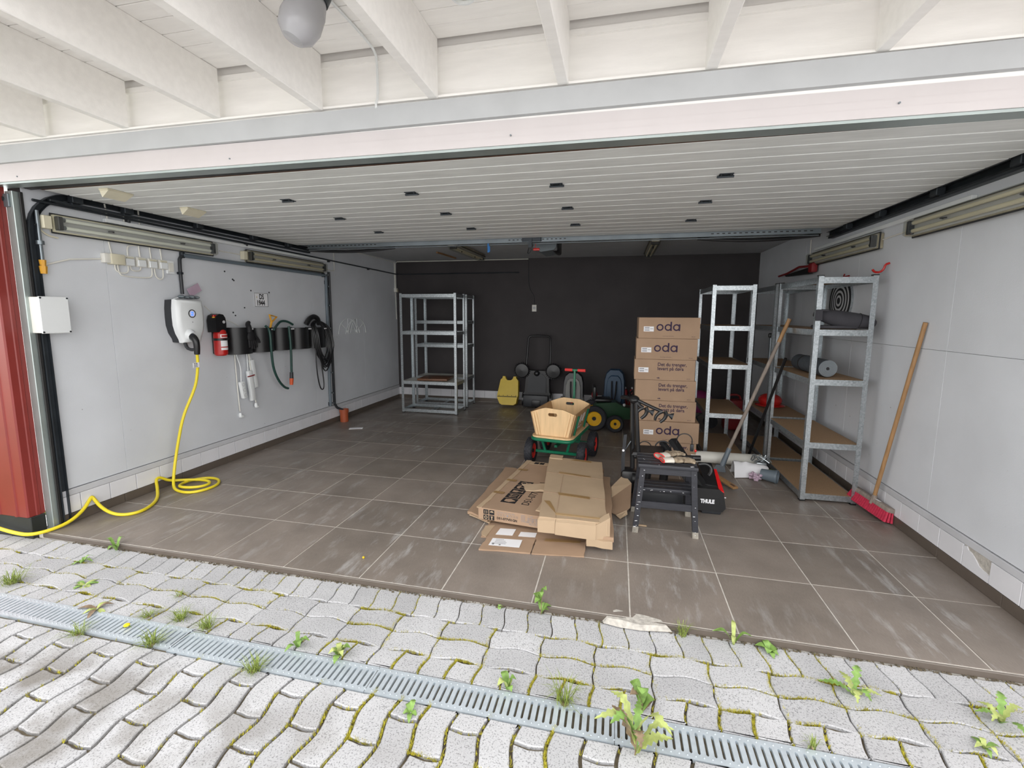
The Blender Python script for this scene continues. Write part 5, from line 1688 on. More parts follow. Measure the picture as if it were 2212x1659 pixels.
# ------------------------------------------------------------------ along the dark wall
hp = thing('dust_hopper', 'yellow plastic sweeper hopper leaning on the dark wall', 'container', (1.18, 5.02, 0.0))
tilt = Matrix.Translation((1.19, 4.98, 0.02)) @ Matrix.Rotation(-0.22, 4, 'X')
outl = [(-0.15, 0.10), (0.15, 0.10), (0.165, 0.16), (0.155, 0.40), (0.12, 0.44), (0.12, 0.47), (0.075, 0.47), (0.06, 0.425), (0.03, 0.405), (-0.02, 0.405), (-0.05, 0.425), (-0.065, 0.47), (-0.105, 0.47), (-0.11, 0.44), (-0.14, 0.41), (-0.185, 0.15)]
part('back_shell', B().prism(outl, -0.05, 0.05, tilt @ basis((0, 0, 0), (1, 0, 0), (0, 0, 1))), 'bright_yellow', hp, world=True)
b = B().prism([(-0.18, 0.13), (-0.13, 0.02), (-0.09, 0.0), (0.10, 0.0), (0.145, 0.03), (0.16, 0.13)], -0.06, 0.075, tilt @ basis((0, -0.01, 0), (1, 0, 0), (0, 0, 1)))
part('scoop', b, 'bright_yellow', hp, world=True)
part('lip_gap', B().box((-0.01, -0.075, 0.135), (0.32, 0.01, 0.012), m=tilt), 'ink_black', hp, world=True)
b = B()
for x_ in (-0.15, -0.08, -0.01, 0.06, 0.13):
    b.cyl(tilt @ Vector((x_, -0.052, 0.155)), tilt @ Vector((x_, -0.058, 0.155)), 0.006, seg=8)
part('rivet', b, 'ink_black', hp, world=True, split=True)

sw = thing('push_sweeper', 'black push sweeper with two round brushes and a hoop handle', 'sweeper', (1.67, 5.05, 0.0))
part('housing', B().prism([(-0.23, 0.02), (0.22, 0.02), (0.235, 0.20), (0.20, 0.26), (0.19, 0.60), (-0.17, 0.60), (-0.20, 0.26), (-0.24, 0.20)], -0.09, 0.06, basis((1.66, 5.05, 0), (1, 0, 0), (0, 0, 1))), 'black_plastic', sw, world=True)
part('front_panel', B().box((1.65, 4.945, 0.115), (0.40, 0.05, 0.19), bev=0.015), 'charcoal_plastic', sw, world=True)
part('latch_panel', B().box((1.66, 4.915, 0.085), (0.14, 0.02, 0.10), bev=0.008), 'black_plastic', sw, world=True)
part('cover_panel', B().prism([(-0.15, 0.25), (0.15, 0.25), (0.15, 0.48), (0.09, 0.55), (-0.08, 0.55), (-0.14, 0.48)], 0, 0.012, basis((1.66, 4.988, 0), (1, 0, 0), (0, 0, 1))), 'charcoal_plastic', sw, world=True)
part('knob', B().ball((1.66, 4.965, 0.56), (0.045, 0.035, 0.045)), 'black_plastic', sw, world=True)
for sg in (-1, 1):
    x_ = 1.67 + sg * 0.255
    br = part('disc_brush', B().lathe([(0.0, -0.02), (0.09, -0.02), (0.12, 0.0), (0.105, 0.02), (0.0, 0.03)], basis((x_, 4.985, 0.60), (1, 0, 0), (0, 0, 1)), seg=22), 'black_plastic', sw, world=True)
    b = B()
    for i in range(26):
        a = 2 * PI * i / 26
        b.cyl((x_ + 0.10 * math.cos(a), 4.985, 0.60 + 0.10 * math.sin(a)), (x_ + 0.133 * math.cos(a + .15), 4.98, 0.60 + 0.133 * math.sin(a + .15)), 0.006, 0.010, seg=5)
    part('bristles', b, 'black_plastic', br, world=True, stuff=True)
part('hoop_handle', B().tube([(1.475, 5.0, 0.58), (1.495, 5.03, 0.90), (1.50, 5.06, 1.09), (1.515, 5.07, 1.14), (1.56, 5.075, 1.155), (1.80, 5.075, 1.155), (1.845, 5.07, 1.14), (1.862, 5.06, 1.09), (1.868, 5.03, 0.90), (1.86, 5.0, 0.58)], 0.016, seg=10, smooth=1), 'black_plastic', sw, world=True)
part('side_wheel', B().cyl((1.42, 5.06, 0.12), (1.45, 5.06, 0.12), 0.12, seg=22).cyl((1.87, 5.06, 0.12), (1.90, 5.06, 0.12), 0.12, seg=22), 'black_plastic', sw, world=True, split=True)

def child_seat(nm, lab, c, back_mt, pad_mt, rz=0.0, h=0.58):
    t = thing(nm, lab, 'child seat', c, rz)
    sh = [(-0.15, 0.0), (0.15, 0.0), (0.165, 0.12), (0.155, 0.40), (0.13, 0.50), (0.07, 0.555), (-0.07, 0.555), (-0.13, 0.50), (-0.155, 0.40), (-0.165, 0.12)]
    sh = [(x_, y_ * h / 0.555) for x_, y_ in sh]
    part('back_shell', B().prism(sh, -0.03, 0.05, basis((0, 0.05, 0.08), (1, 0, -0.0), (0, 0.12, 1)), scale_top=0.9), back_mt, t)
    pad = [(x_ * 0.74, y_ * 0.80 + 0.02) for x_, y_ in sh]
    part('pad', B().prism(pad, 0.045, 0.072, basis((0, 0.05, 0.08), (1, 0, 0), (0, 0.12, 1)), scale_top=0.92), pad_mt, t)
    part('seat_pan', B().box((0, -0.09, 0.16), (0.27, 0.22, 0.06), bev=0.03), pad_mt, t)
    for sg in (-1, 1):
        part('side_wing', B().ball((sg * 0.155, -0.10, 0.20), (0.03, 0.12, 0.09), seg=12, rings=8), pad_mt, t)
        part('belt', B().tube([(sg * 0.035, 0.00, 0.50), (sg * 0.03, -0.035, 0.34), (sg * 0.018, -0.075, 0.22)], 0.011, seg=6), 'ink_black', t)
        part('leg_guard', B().box((sg * 0.12, -0.15, 0.07), (0.08, 0.07, 0.14), bev=0.02), back_mt, t)
    part('buckle', B().box((0, -0.12, 0.22), (0.04, 0.02, 0.045), bev=0.008), 'red_paint', t)
    return t
child_seat('bike_child_carrier', 'grey padded black child seat behind the wagon handle', (2.27, 4.62, 0.0), 'black_plastic', 'seat_grey', 0.0, 0.56)
child_seat('bike_child_carrier', 'dark blue child seat standing near the stacked cartons', (2.87, 4.83, 0.0), 'seat_blue', 'seat_blue', -0.08, 0.60)
bx_ = thing('bumper_toy', 'black folded toy frame with a red ball beside the blue child seat', 'toy', (2.58, 4.45, 0))
part('frame', B().tube([(2.50, 4.45, 0.01), (2.52, 4.45, 0.26), (2.56, 4.45, 0.30), (2.62, 4.45, 0.26), (2.64, 4.45, 0.01)], 0.013, seg=8, smooth=1), 'black_plastic', bx_, world=True)
part('foot_bar', B().tube([(2.48, 4.35, 0.013), (2.5, 4.45, 0.013), (2.5, 4.55, 0.013)], 0.013, seg=8).tube([(2.62, 4.35, 0.013), (2.64, 4.45, 0.013), (2.64, 4.55, 0.013)], 0.013, seg=8), 'black_plastic', bx_, world=True, split=True)
part('ball', B().ball((2.60, 4.45, 0.345), (0.045, 0.045, 0.06)), 'dull_red', bx_, world=True)
for i, x_ in enumerate((3.04, 3.14, 3.24, 3.34)):
    t = thing('red_skittle', ['red toy skittle nearest the blue child seat', 'second red toy skittle from the blue child seat', 'third red toy skittle from the blue child seat', 'red toy skittle closest to the stacked cartons'][i], 'toy', (x_, 4.95, 0.0), group='red toys in a row behind the cartons')
    part('peg', B().lathe([(0.045, 0), (0.05, 0.1), (0.035, 0.30), (0.03, 0.36), (0.0, 0.37)], Matrix(), seg=14), 'dull_red', t)
    part('knob', B().ball((0, 0, 0.385), 0.018), 'ring_grey', t)
for i, (x_, lean, h, mt_, lab) in enumerate(((3.55, 0.05, 1.15, 'wood_handle', 'brown wooden stick leaning at the dark wall behind the cartons'), (3.72, -0.03, 1.25, 'wood_weathered', 'thin grey stick leaning at the dark wall beside the brown one'), (3.86, 0.02, 1.2, 'wood_handle', 'brown stick leaning at the dark wall behind the middle shelf'), (4.02, 0.04, 1.2, 'dark_steel', 'dark rod leaning at the dark wall behind the middle shelf'))):
    single('leaning_stick', B().cyl((x_, YB - 0.28, 0.0), (x_ + lean, YB - 0.03, h), 0.012, seg=8), mt_, lab, 'stick')
t = thing('toy_pram', 'magenta doll pram on the floor behind the middle shelf', 'toy', (4.0, 4.35, 0))
part('hood', B().ball((4.0, 4.35, 0.36), (0.17, 0.13, 0.13)), 'magenta', t, world=True)
part('basket', B().box((4.02, 4.33, 0.25), (0.32, 0.22, 0.12), bev=0.04), 'magenta', t, world=True)
for sg in (-1, 1):
    part('wheel', B().cyl((4.02 + sg * 0.12, 4.20, 0.09), (4.02 + sg * 0.12, 4.23, 0.09), 0.09, seg=18), 'tyre', t, world=True)
    part('leg', B().tube([(4.02 + sg * 0.12, 4.22, 0.09), (4.02 - sg * 0.05, 4.28, 0.22)], 0.010, seg=6), 'grey_steel', t, world=True)
t = thing('fuel_can', 'red plastic can behind the tall shelves', 'can', (4.42, 4.25, 0))
part('body', B().box((4.42, 4.25, 0.20), (0.24, 0.20, 0.40), bev=0.03), 'dull_red', t, world=True)
part('grip', B().tube([(4.34, 4.25, 0.40), (4.36, 4.25, 0.46), (4.48, 4.25, 0.46), (4.50, 4.25, 0.40)], 0.014, seg=8, smooth=1), 'dull_red', t, world=True)
part('cap', B().cyl((4.36, 4.25, 0.40), (4.36, 4.25, 0.44), 0.022, seg=12), 'black_plastic', t, world=True)
t = thing('work_helmet', 'bright red toy on a board of the shelf behind the rolled mats', 'toy', (4.58, 3.35, 0.493))
part('shell', B().ball((4.58, 3.35, 0.56), (0.12, 0.13, 0.075), seg=16, rings=10), 'red_paint', t, world=True)
part('brim', B().lathe([(0.10, 0.0), (0.15, 0.004), (0.15, 0.010), (0.10, 0.02)], Matrix.Translation((4.58, 3.35, 0.50)), seg=22, close=False), 'red_paint', t, world=True)
t = thing('hand_pump', 'black pump with chrome tubes standing on a shelf behind the sloping shovel', 'pump', (4.52, 3.2, 1.004))
part('barrel', B().cyl((4.50, 3.2, 1.004), (4.50, 3.2, 1.26), 0.018, seg=12).cyl((4.545, 3.2, 1.004), (4.545, 3.2, 1.22), 0.014, seg=12), 'grey_steel', t, world=True, split=True)
part('grip', B().box((4.52, 3.2, 1.285), (0.10, 0.035, 0.05), bev=0.012), 'black_plastic', t, world=True)

# ------------------------------------------------------------------ on and around the shelves at the right
rm = thing('foam_roll', 'grey rolled foam mat lying lengthwise on the middle board', 'mat', (4.56, 2.25, 1.0))
b = B()
sp_ = []
for i in range(90):
    a = i * 0.30
    r_ = 0.012 + 0.058 * i / 89
    sp_.append((r_ * math.cos(a), r_ * math.sin(a)))
mR = basis((4.555, 1.93, 1.073), (1, 0, 0), (0, 0, 1)) 
part('roll', B().lathe([(0.012, 0.0), (0.068, 0.0), (0.0695, -0.004), (0.0695, -0.60), (0.066, -0.604), (0.0, -0.604)], mR, seg=26, close=False), 'foam_grey', rm, world=True)
part('spiral_edge', B().tube([mR @ Vector((x_, y_, 0.0015)) for x_, y_ in sp_], 0.0014, seg=4), 'ink_grey', rm, world=True)
part('core_hole', B().cyl(mR @ Vector((0, 0, -0.01)), mR @ Vector((0, 0, 0.001)), 0.013, seg=12), 'ink_black', rm, world=True)
part('inner_face', B().cyl(mR @ Vector((0, 0, -0.02)), mR @ Vector((0, 0, 0.0005)), 0.067, seg=24), 'grey_plastic', rm, world=True)
part('strap', B().lathe([(0.070, 0), (0.072, 0), (0.072, 0.02), (0.070, 0.02)], mR @ Matrix.Translation((0, 0, -0.45)), seg=24, close=False), 'ink_black', rm, world=True)
sb = thing('padded_bag', 'charcoal padded bag lying across the front of the second board', 'bag', (4.6, 1.87, 1.395))
b = B()
pts = [(4.40, 1.865, 1.515), (4.44, 1.865, 1.505), (4.52, 1.86, 1.485), (4.60, 1.86, 1.468), (4.70, 1.855, 1.455), (4.78, 1.85, 1.445), (4.815, 1.85, 1.437)]
rad = [0.025, 0.045, 0.060, 0.066, 0.062, 0.050, 0.024]
prev = None
rings = []
for p, r_ in zip(pts, rad):
    rings.append([b.bm.verts.new((p[0] + (0.25 * r_ * math.sin(2 * PI * k / 18)), p[1] + r_ * 0.9 * math.cos(2 * PI * k / 18), p[2] + r_ * 0.95 * math.sin(2 * PI * k / 18))) for k in range(18)])
for A, C_ in zip(rings[:-1], rings[1:]):
    for k in range(18):
        b.bm.faces.new((A[k], A[(k + 1) % 18], C_[(k + 1) % 18], C_[k]))
b.bm.faces.new(rings[0]); b.bm.faces.new(rings[-1][::-1])
part('body', b, 'bag_charcoal', sb, world=True, angle=1.2)
part('seam', B().tube([(4.70 + 0.012 * math.sin(a), 1.855 + 0.058 * math.cos(a), 1.455 + 0.061 * math.sin(a)) for a in [2 * PI * i / 20 for i in range(20)]], 0.0022, seg=5, closed=True), 'ink_black', sb, world=True)
part('hook_strap', B().box((4.405, 1.788, 1.50), (0.05, 0.012, 0.085), bev=0.004).box((4.43, 1.80, 1.537), (0.085, 0.03, 0.014), bev=0.004), 'bag_charcoal', sb, world=True)
part('support_pad', B().box((4.56, 1.90, 1.409), (0.28, 0.16, 0.026), bev=0.01), 'bag_charcoal', sb, world=True)

dbd = thing('target_board', 'round black and white ringed target board on the wall behind the shelf', 'target', (XR - 0.03, 2.60, 1.46))
for i in range(9):
    r_ = 0.20 * (1 - i / 9.4)
    part('ring', B().cyl((XR - 0.02 - 0.0006 * i, 2.60, 1.632), (XR - 0.022 - 0.0012 * i - 0.001, 2.60, 1.632), r_, seg=40), 'ink_black' if i % 2 == 0 else 'ring_grey', dbd, world=True)
part('backing', B().cyl((XR - 0.004, 2.60, 1.632), (XR - 0.021, 2.60, 1.632), 0.208, seg=40), 'ink_black', dbd, world=True)
part('frame_ring', B().lathe([(0.208, 0), (0.214, 0), (0.214, 0.018), (0.208, 0.018)], basis((XR - 0.003, 2.60, 1.632), (0, -1, 0), (0, 0, 1)), seg=40, close=False), 'galv', dbd, world=True)
part('hanger', B().cyl((XR - 0.012, 2.60, 1.84), (XR - 0.012, 2.60, 1.80), 0.006, seg=6), 'ink_black', dbd, world=True)
single('red_hook', B().tube([(XR - 0.004, 1.885, 1.895), (XR - 0.03, 1.885, 1.885), (XR - 0.035, 1.89, 1.85), (XR - 0.055, 1.90, 1.828), (XR - 0.085, 1.91, 1.83), (XR - 0.10, 1.915, 1.852)], 0.008, seg=8, smooth=1), 'red_paint', 'red coated wall hook above the broom', 'hook')
single('red_hook', B().tube([(XR - 0.004, 2.50, 1.85), (XR - 0.05, 2.50, 1.84), (XR - 0.055, 2.50, 1.81)], 0.007, seg=8).tube([(XR - 0.05, 2.50, 1.84), (XR - 0.06, 2.46, 1.86)], 0.006, seg=6), 'dull_red', 'small red hook above the ringed target board', 'hook')
rt = thing('hedge_tool', 'dark red and black long tool hung on the wall above the far shelf', 'tool', (XR - 0.05, 3.7, 1.93))
part('blade', B().hexa([(XR - 0.06, 3.25, 1.93), (XR - 0.03, 3.25, 1.93), (XR - 0.03, 3.95, 1.955), (XR - 0.06, 3.95, 1.955)], [(XR - 0.06, 3.25, 2.00), (XR - 0.03, 3.25, 2.00), (XR - 0.03, 4.0, 1.975), (XR - 0.06, 4.0, 1.975)]), 'black_plastic', rt, world=True)
part('body', B().box((XR - 0.05, 3.20, 1.99), (0.06, 0.10, 0.10), bev=0.015), 'dull_red', rt, world=True)
part('guard', B().tube([(XR - 0.06, 3.25, 2.01), (XR - 0.06, 3.55, 2.03), (XR - 0.06, 3.9, 1.99), (XR - 0.06, 4.2, 1.98)], 0.012, seg=8), 'dull_red', rt, world=True)

# broom leaning at the right wall
br = thing('push_broom', 'wooden broom with red bristles leaning on the pale wall', 'broom', (4.84, 1.65, 0.0))
bm_ = basis((4.825, 1.655, 0.115), (0.16, -0.985, -0.06), (0.25, 0.0, 1.0))
part('head_block', B().box((0, 0, 0), (0.40, 0.035, 0.055), m=bm_, bev=0.008), 'wood_weathered', br, world=True)
b = B()
for i in range(20):
    x_ = -0.19 + 0.02 * i
    for k in range(3):
        b.cyl(bm_ @ Vector((x_, -0.015, -0.018 + 0.018 * k)), bm_ @ Vector((x_ * 1.06 + random.uniform(-.004, .004), -0.088, -0.028 + 0.028 * k)), 0.0085, 0.012, seg=5)
part('bristles', b, 'bristle_red', br, world=True, stuff=True)
part('handle', B().cyl((4.815, 1.62, 0.12), (4.868, 1.35, 1.455), 0.0135, seg=12), 'wood_handle', br, world=True)
part('socket', B().cyl((4.813, 1.628, 0.09), (4.818, 1.61, 0.165), 0.02, 0.017, seg=10), 'wood_weathered', br, world=True)
part('sticker', B().box((0.06, 0.0195, 0.012), (0.06, 0.001, 0.025), m=bm_), 'paper_white', br, world=True)

# shovel and black pole leaning on the shelves
sv = thing('long_shovel', 'long wooden shaft with a grey socket leaning on the shelf post', 'shovel', (3.90, 2.37, 0.0))
part('shaft', B().cyl((3.955, 2.465, 0.13), (4.375, 2.32, 1.465), 0.016, seg=12), 'wood_weathered', sv, world=True)
part('shaft_tip', B().cyl((4.31, 2.342, 1.26), (4.376, 2.32, 1.468), 0.0163, seg=12), 'wood_handle', sv, world=True)
part('socket', B().cyl((3.915, 2.43, 0.02), (3.985, 2.455, 0.22), 0.026, 0.021, seg=12), 'conduit_grey', sv, world=True)
part('blade', B().hexa([(3.83, 2.40, 0.0), (3.95, 2.38, 0.0), (3.945, 2.40, 0.0), (3.84, 2.42, 0.0)], [(3.87, 2.42, 0.06), (3.94, 2.41, 0.06), (3.94, 2.43, 0.06), (3.87, 2.44, 0.06)]), 'dark_steel', sv, world=True)
single('black_pole', B().cyl((4.27, 2.90, 0.0), (4.372, 2.33, 1.115), 0.013, seg=10), 'black_plastic', 'thin black pole leaning between the shelves', 'pole')
sd_ = thing('wood_float', 'worn wooden board with a slot lying by the red tail lamp', 'board', (3.84, 2.07, 0.0))
bm2 = Matrix.Translation((3.83, 2.05, 0.05)) @ Matrix.Rotation(-1.05, 4, 'Z') @ Matrix.Rotation(0.12, 4, 'Y')
part('slat', B().box((0, 0, 0), (0.38, 0.055, 0.02), m=bm2, bev=0.006), 'wood_handle', sd_, world=True)
part('slot', B().box((0.15, 0, 0.0105), (0.05, 0.022, 0.001), m=bm2), 'brown_wood', sd_, world=True)
single('white_beam', B().cyl((3.66, 2.64, 0.062), (4.33, 2.64, 0.062), 0.06, seg=20), 'off_white', 'white plastic pipe lying on the floor under the shelves', 'pipe')

# white bag, crumpled film and grey tub on the floor
wbg = thing('plastic_bag', 'white plastic bag lying on the floor before the shelves', 'bag', (4.13, 2.36, 0.0))
rn2 = random.Random(8)
g = []
for i in range(9):
    row = []
    for j in range(7):
        u, v = i / 8, j / 6
        x_ = 3.99 + 0.30 * u
        y_ = 2.22 + 0.20 * v + 0.04 * math.sin(3 * u)
        z_ = 0.015 + (0.135 * math.sin(PI * min(1, v * 1.15 + 0.05)) ** 0.8 * (1 - 0.3 * u) if 0 < j < 6 else 0.0) + rn2.uniform(-.006, .006)
        row.append((x_, y_, max(0.006, z_)))
    g.append(row)
part('film', B().sheet(g, 0.004), 'paper_white', wbg, world=True, angle=1.0)
tb = thing('grey_tub', 'grey round tub with a green label lying on its side', 'tub', (4.27, 2.23, 0.0))
tm = basis((4.215, 2.235, 0.062), (0.5, 0.86, 0), (0, 0, 1))
part('body', B().lathe([(0.0, 0.0), (0.046, 0.0), (0.058, 0.12), (0.061, 0.12), (0.061, 0.135), (0.055, 0.135), (0.044, 0.01), (0.0, 0.01)], tm, seg=22, close=False), 'conduit_grey', tb, world=True)
part('label_patch', B().lathe([(0.0565, 0.05), (0.0595, 0.10)], tm, seg=6, a0=0.5, a1=1.5, close=False), 'leaf_pale', tb, world=True)
rn3 = random.Random(2)
b = B()
for i in range(26):
    b.ball((4.16 + rn3.uniform(-.045, .045), 2.20 + rn3.uniform(-.04, .04), 0.035 + rn3.uniform(-.02, .03)), (0.016, 0.012, 0.014), seg=6, rings=4)
single('crumpled_film', b, 'pink_paper', 'crumpled purple grey film between the white bag and the tub', 'wrapping')
b = B()
for i in range(8):
    a = i * 0.9
    b.tube([(4.25 + 0.05 * math.cos(a), 2.52 + 0.04 * math.sin(a), 0.10), (4.28 + 0.07 * math.cos(a + .6), 2.50 + 0.05 * math.sin(a + .6), 0.17), (4.31 + 0.05 * math.cos(a + 1.6), 2.47 + 0.05 * math.sin(a + 1.2), 0.11)], 0.006, seg=6, smooth=1)
b.box((4.28, 2.50, 0.05), (0.10, 0.09, 0.10), bev=0.02)
single('chrome_bundle', b, 'galv', 'tangle of chrome metal pieces behind the white bag', 'scrap')

# ------------------------------------------------------------------ step stool
st = thing('step_stool', 'black wooden step stool with worn slats and paint specks', 'step stool', (3.25, 1.09, 0.0))
Y0, Y1 = 0.925, 1.265
legs = [((3.055, Y0, 0), (3.092, Y0 - 0.002, 0.47)), ((3.450, Y0, 0), (3.418, Y0 - 0.002, 0.47)), ((3.055, Y1 + 0.01, 0), (3.092, Y1 - 0.10, 0.47)), ((3.450, Y1 + 0.01, 0), (3.418, Y1 - 0.10, 0.47))]
for p, q in legs:
    hw, hd = 0.0185, 0.016
    def quad(c):
        return [(c[0] - hw, c[1] - hd, c[2]), (c[0] + hw, c[1] - hd, c[2]), (c[0] + hw, c[1] + hd, c[2]), (c[0] - hw, c[1] + hd, c[2])]
    lg = part('leg', B().hexa(quad(p), quad(q)), 'stool_black', st, world=True)
    k = 0.045 / 0.47
    pk = tuple(p[i] + (q[i] - p[i]) * k for i in range(3))
    def quad2(c):
        return [(c[0] - hw - .0008, c[1] - hd - .0008, c[2]), (c[0] + hw + .0008, c[1] - hd - .0008, c[2]), (c[0] + hw + .0008, c[1] + hd + .0008, c[2]), (c[0] - hw - .0008, c[1] + hd + .0008, c[2])]
    part('worn_foot', B().hexa(quad2((p[0], p[1], 0.0005)), quad2(pk)), 'stool_worn', lg, world=True)
for i in range(4):
    y_ = 0.905 + 0.0225 + i * 0.067
    part('top_slat', B().box((3.252, y_, 0.483), (0.385, 0.060, 0.026), bev=0.006), 'stool_black', st, world=True)
part('top_rail', B().box((3.255, Y0 - 0.002, 0.448), (0.325, 0.02, 0.044), bev=0.002).box((3.255, Y1 - 0.095, 0.448), (0.325, 0.02, 0.044), bev=0.002), 'stool_black', st, world=True, split=True)
part('front_rail', B().box((3.253, Y0 - 0.001, 0.206), (0.355, 0.02, 0.048), bev=0.002), 'stool_black', st, world=True)
for i in range(3):
    part('step_slat', B().box((3.252, 0.985 + i * 0.062, 0.302), (0.355, 0.056, 0.022), bev=0.005), 'stool_black', st, world=True)
part('side_rail', B().box((3.083, 1.06, 0.284), (0.02, 0.26, 0.03), bev=0.002).box((3.424, 1.06, 0.284), (0.02, 0.26, 0.03), bev=0.002), 'stool_black', st, world=True, split=True)
part('rear_rail', B().box((3.253, 1.225, 0.20), (0.355, 0.02, 0.04), bev=0.002), 'stool_black', st, world=True)
rn4 = random.Random(6)
b = B()
for i in range(26):
    j = rn4.choice([0, 0, 0, 1])
    p, q = legs[j]
    k = rn4.random()
    b.cyl((p[0] + (q[0] - p[0]) * k + rn4.uniform(-.016, .016), p[1] - 0.0175, k * 0.46), (p[0] + (q[0] - p[0]) * k, p[1] - 0.016, k * 0.46), rn4.uniform(0.001, 0.0025), seg=6)
for i in range(12):
    x_ = rn4.uniform(3.09, 3.42)
    b.cyl((x_, rn4.uniform(0.91, 1.12), 0.4955), (x_, 1.0, 0.497), rn4.uniform(0.001, 0.004), seg=6) if False else b.box((x_, rn4.uniform(0.90, 1.12), 0.4962), (rn4.uniform(.002, .008), rn4.uniform(.001, .002), 0.0008))
for i in range(7):
    b.box((rn4.uniform(3.1, 3.41), 0.9275 + 0.001, rn4.uniform(0.30, 0.31)), (rn4.uniform(.003, .015), 0.001, 0.002))
b.box((3.405, 0.915, 0.4966), (0.022, 0.010, 0.001), rz=0.3)
part('paint_specks', b, 'paper_white', st, world=True, stuff=True)

# two work gloves tossed on the stool
def glove(nm, lab, base, yaw, cuff_open, dirt):
    t = thing(nm, lab, 'glove', (base[0], base[1], 0.497), yaw)
    part('palm', B().ball((0.055, 0, 0.020), (0.050, 0.040, 0.018), seg=16, rings=10), dirt, t)
    for k, (dy, L_, bend) in enumerate(((0.030, 0.055, 0.010), (0.010, 0.066, 0.004), (-0.010, 0.062, -0.004), (-0.029, 0.050, -0.012))):
        part('finger', B().tube([(0.085, dy * 0.9, 0.019), (0.105, dy, 0.020), (0.105 + L_ * 0.6, dy + bend * 0.5, 0.018), (0.105 + L_, dy + bend, 0.012)], lambda q: 0.0115 - 0.002 * q, seg=8, smooth=1), dirt, t)
    part('thumb', B().tube([(0.045, 0.030, 0.018), (0.068, 0.052, 0.018), (0.092, 0.064, 0.014), (0.105, 0.062, 0.012)], 0.0115, seg=8, smooth=1), dirt, t)
    n = 16
    b = B()
    A, C_ = [], []
    for i in range(n):
        a = 2 * PI * i / n
        A.append(b.bm.verts.new((0.018, 0.036 * math.cos(a), 0.020 + 0.018 * math.sin(a))))
        C_.append(b.bm.verts.new((-0.055, 0.046 * math.cos(a), 0.021 + cuff_open * math.sin(a))))
    for i in range(n):
        b.bm.faces.new((A[i], A[(i + 1) % n], C_[(i + 1) % n], C_[i]))
    part('cuff', b, 'glove_cloth', t, angle=1.2)
    part('cuff_hem', B().tube([(-0.056, 0.047 * math.cos(2 * PI * i / 20), 0.0225 + cuff_open * math.sin(2 * PI * i / 20)) for i in range(20)], 0.0042, seg=6, closed=True), 'red_trim', t)
    return t
g1 = glove('work_glove', 'dirty white glove with a red hem lying flat at the front of the stool', (3.270, 0.965), 0.25, 0.012, 'glove_dirt')
g2 = glove('work_glove', 'white glove with an open red hem lying behind the other on the stool', (3.245, 1.055), 0.75, 0.019, 'glove_dirt')
g2.location.z += 0.004

# ------------------------------------------------------------------ folded bike carrier behind the stool
bk = thing('bike_carrier', 'black folded bike carrier with red tail lamp behind the step stool', 'bike carrier', (3.4, 1.6, 0.0))
b = B()
hous = [(3.10, 0.03), (3.70, 0.03), (3.725, 0.06), (3.705, 0.18), (3.67, 0.205), (3.14, 0.205), (3.10, 0.17)]
b.prism(hous, -0.05, 0.11, basis((0, 1.44, 0), (1, 0, 0), (0, 0, 1)))
part('lamp_bar', b, 'black_plastic', bk, world=True)
part('top_panel', B().box((3.60, 1.375, 0.175), (0.16, 0.05, 0.055), bev=0.012), 'charcoal_plastic', bk, world=True)
part('front_panel', B().box((3.27, 1.338, 0.11), (0.30, 0.02, 0.085), bev=0.006), 'charcoal_plastic', bk, world=True)
b = B()
b.hexa([(3.688, 1.335, 0.075), (3.722, 1.335, 0.075), (3.728, 1.50, 0.085), (3.70, 1.50, 0.085)], [(3.672, 1.338, 0.195), (3.706, 1.338, 0.190), (3.700, 1.60, 0.275), (3.680, 1.60, 0.275)])
tl = part('tail_lamp', b, 'lens_red', bk, world=True, label='red tail lamp lens')
part('lamp_divider', B().box((3.709, 1.334, 0.145), (0.026, 0.004, 0.006)), 'paper_white', tl, world=True)
part('end_fin', B().hexa([(3.58, 1.40, 0.2), (3.70, 1.40, 0.19), (3.70, 1.75, 0.20), (3.55, 1.75, 0.2)], [(3.585, 1.40, 0.215), (3.69, 1.40, 0.205), (3.675, 1.68, 0.30), (3.575, 1.68, 0.30)]), 'black_plastic', bk, world=True)
text_part('THULE', 0.040, 'paper_white', bk, basis((3.545, 1.3285, 0.094), (1, 0, 0), (0, 0, 1)), name='brand_lettering', bold=0.0025, sx=0.80, ext=0.0008)
part('brand_plate', B().box((3.605, 1.3315, 0.108), (0.155, 0.005, 0.05), bev=0.002), 'black_plastic', bk, world=True)
part('skid', B().box((3.63, 1.40, 0.02), (0.14, 0.10, 0.04), bev=0.008).box((3.15, 1.42, 0.02), (0.10, 0.10, 0.04), bev=0.008), 'charcoal_plastic', bk, world=True, split=True)
# wheel trays: one folded up on end and leaning to the right, two across
def tray(p0, p1, w, nm='wheel_tray'):
    p0, p1 = Vector(p0), Vector(p1)
    d = (p1 - p0)
    L_ = d.length
    x_ = d.normalized()
    y_ = Vector((x_.y, -x_.x, 0)).normalized() if abs(x_.z) < 0.95 else Vector((0, 1, 0))
    m_ = basis(p0, x_, y_)
    b = B()
    prof_ = [(-w / 2, 0.030), (-w / 2 + 0.006, 0.030), (-w * 0.25, 0.006), (w * 0.25, 0.006), (w / 2 - 0.006, 0.030), (w / 2, 0.030), (w * 0.28, 0.0), (-w * 0.28, 0.0)]
    b.prism(prof_, 0, L_, m_ @ basis((0, 0, 0), (0, 1, 0), (0, 0, 1)))
    return part(nm, b, 'black_plastic', bk, world=True)
tray((3.385, 1.76, 0.465), (3.600, 1.36, 0.185), 0.085)
tray((3.30, 1.74, 0.445), (3.52, 1.37, 0.18), 0.06)
tray((3.14, 1.38, 0.20), (3.20, 1.70, 0.36), 0.065)
tray((3.27, 1.38, 0.20), (3.33, 1.70, 0.36), 0.065)
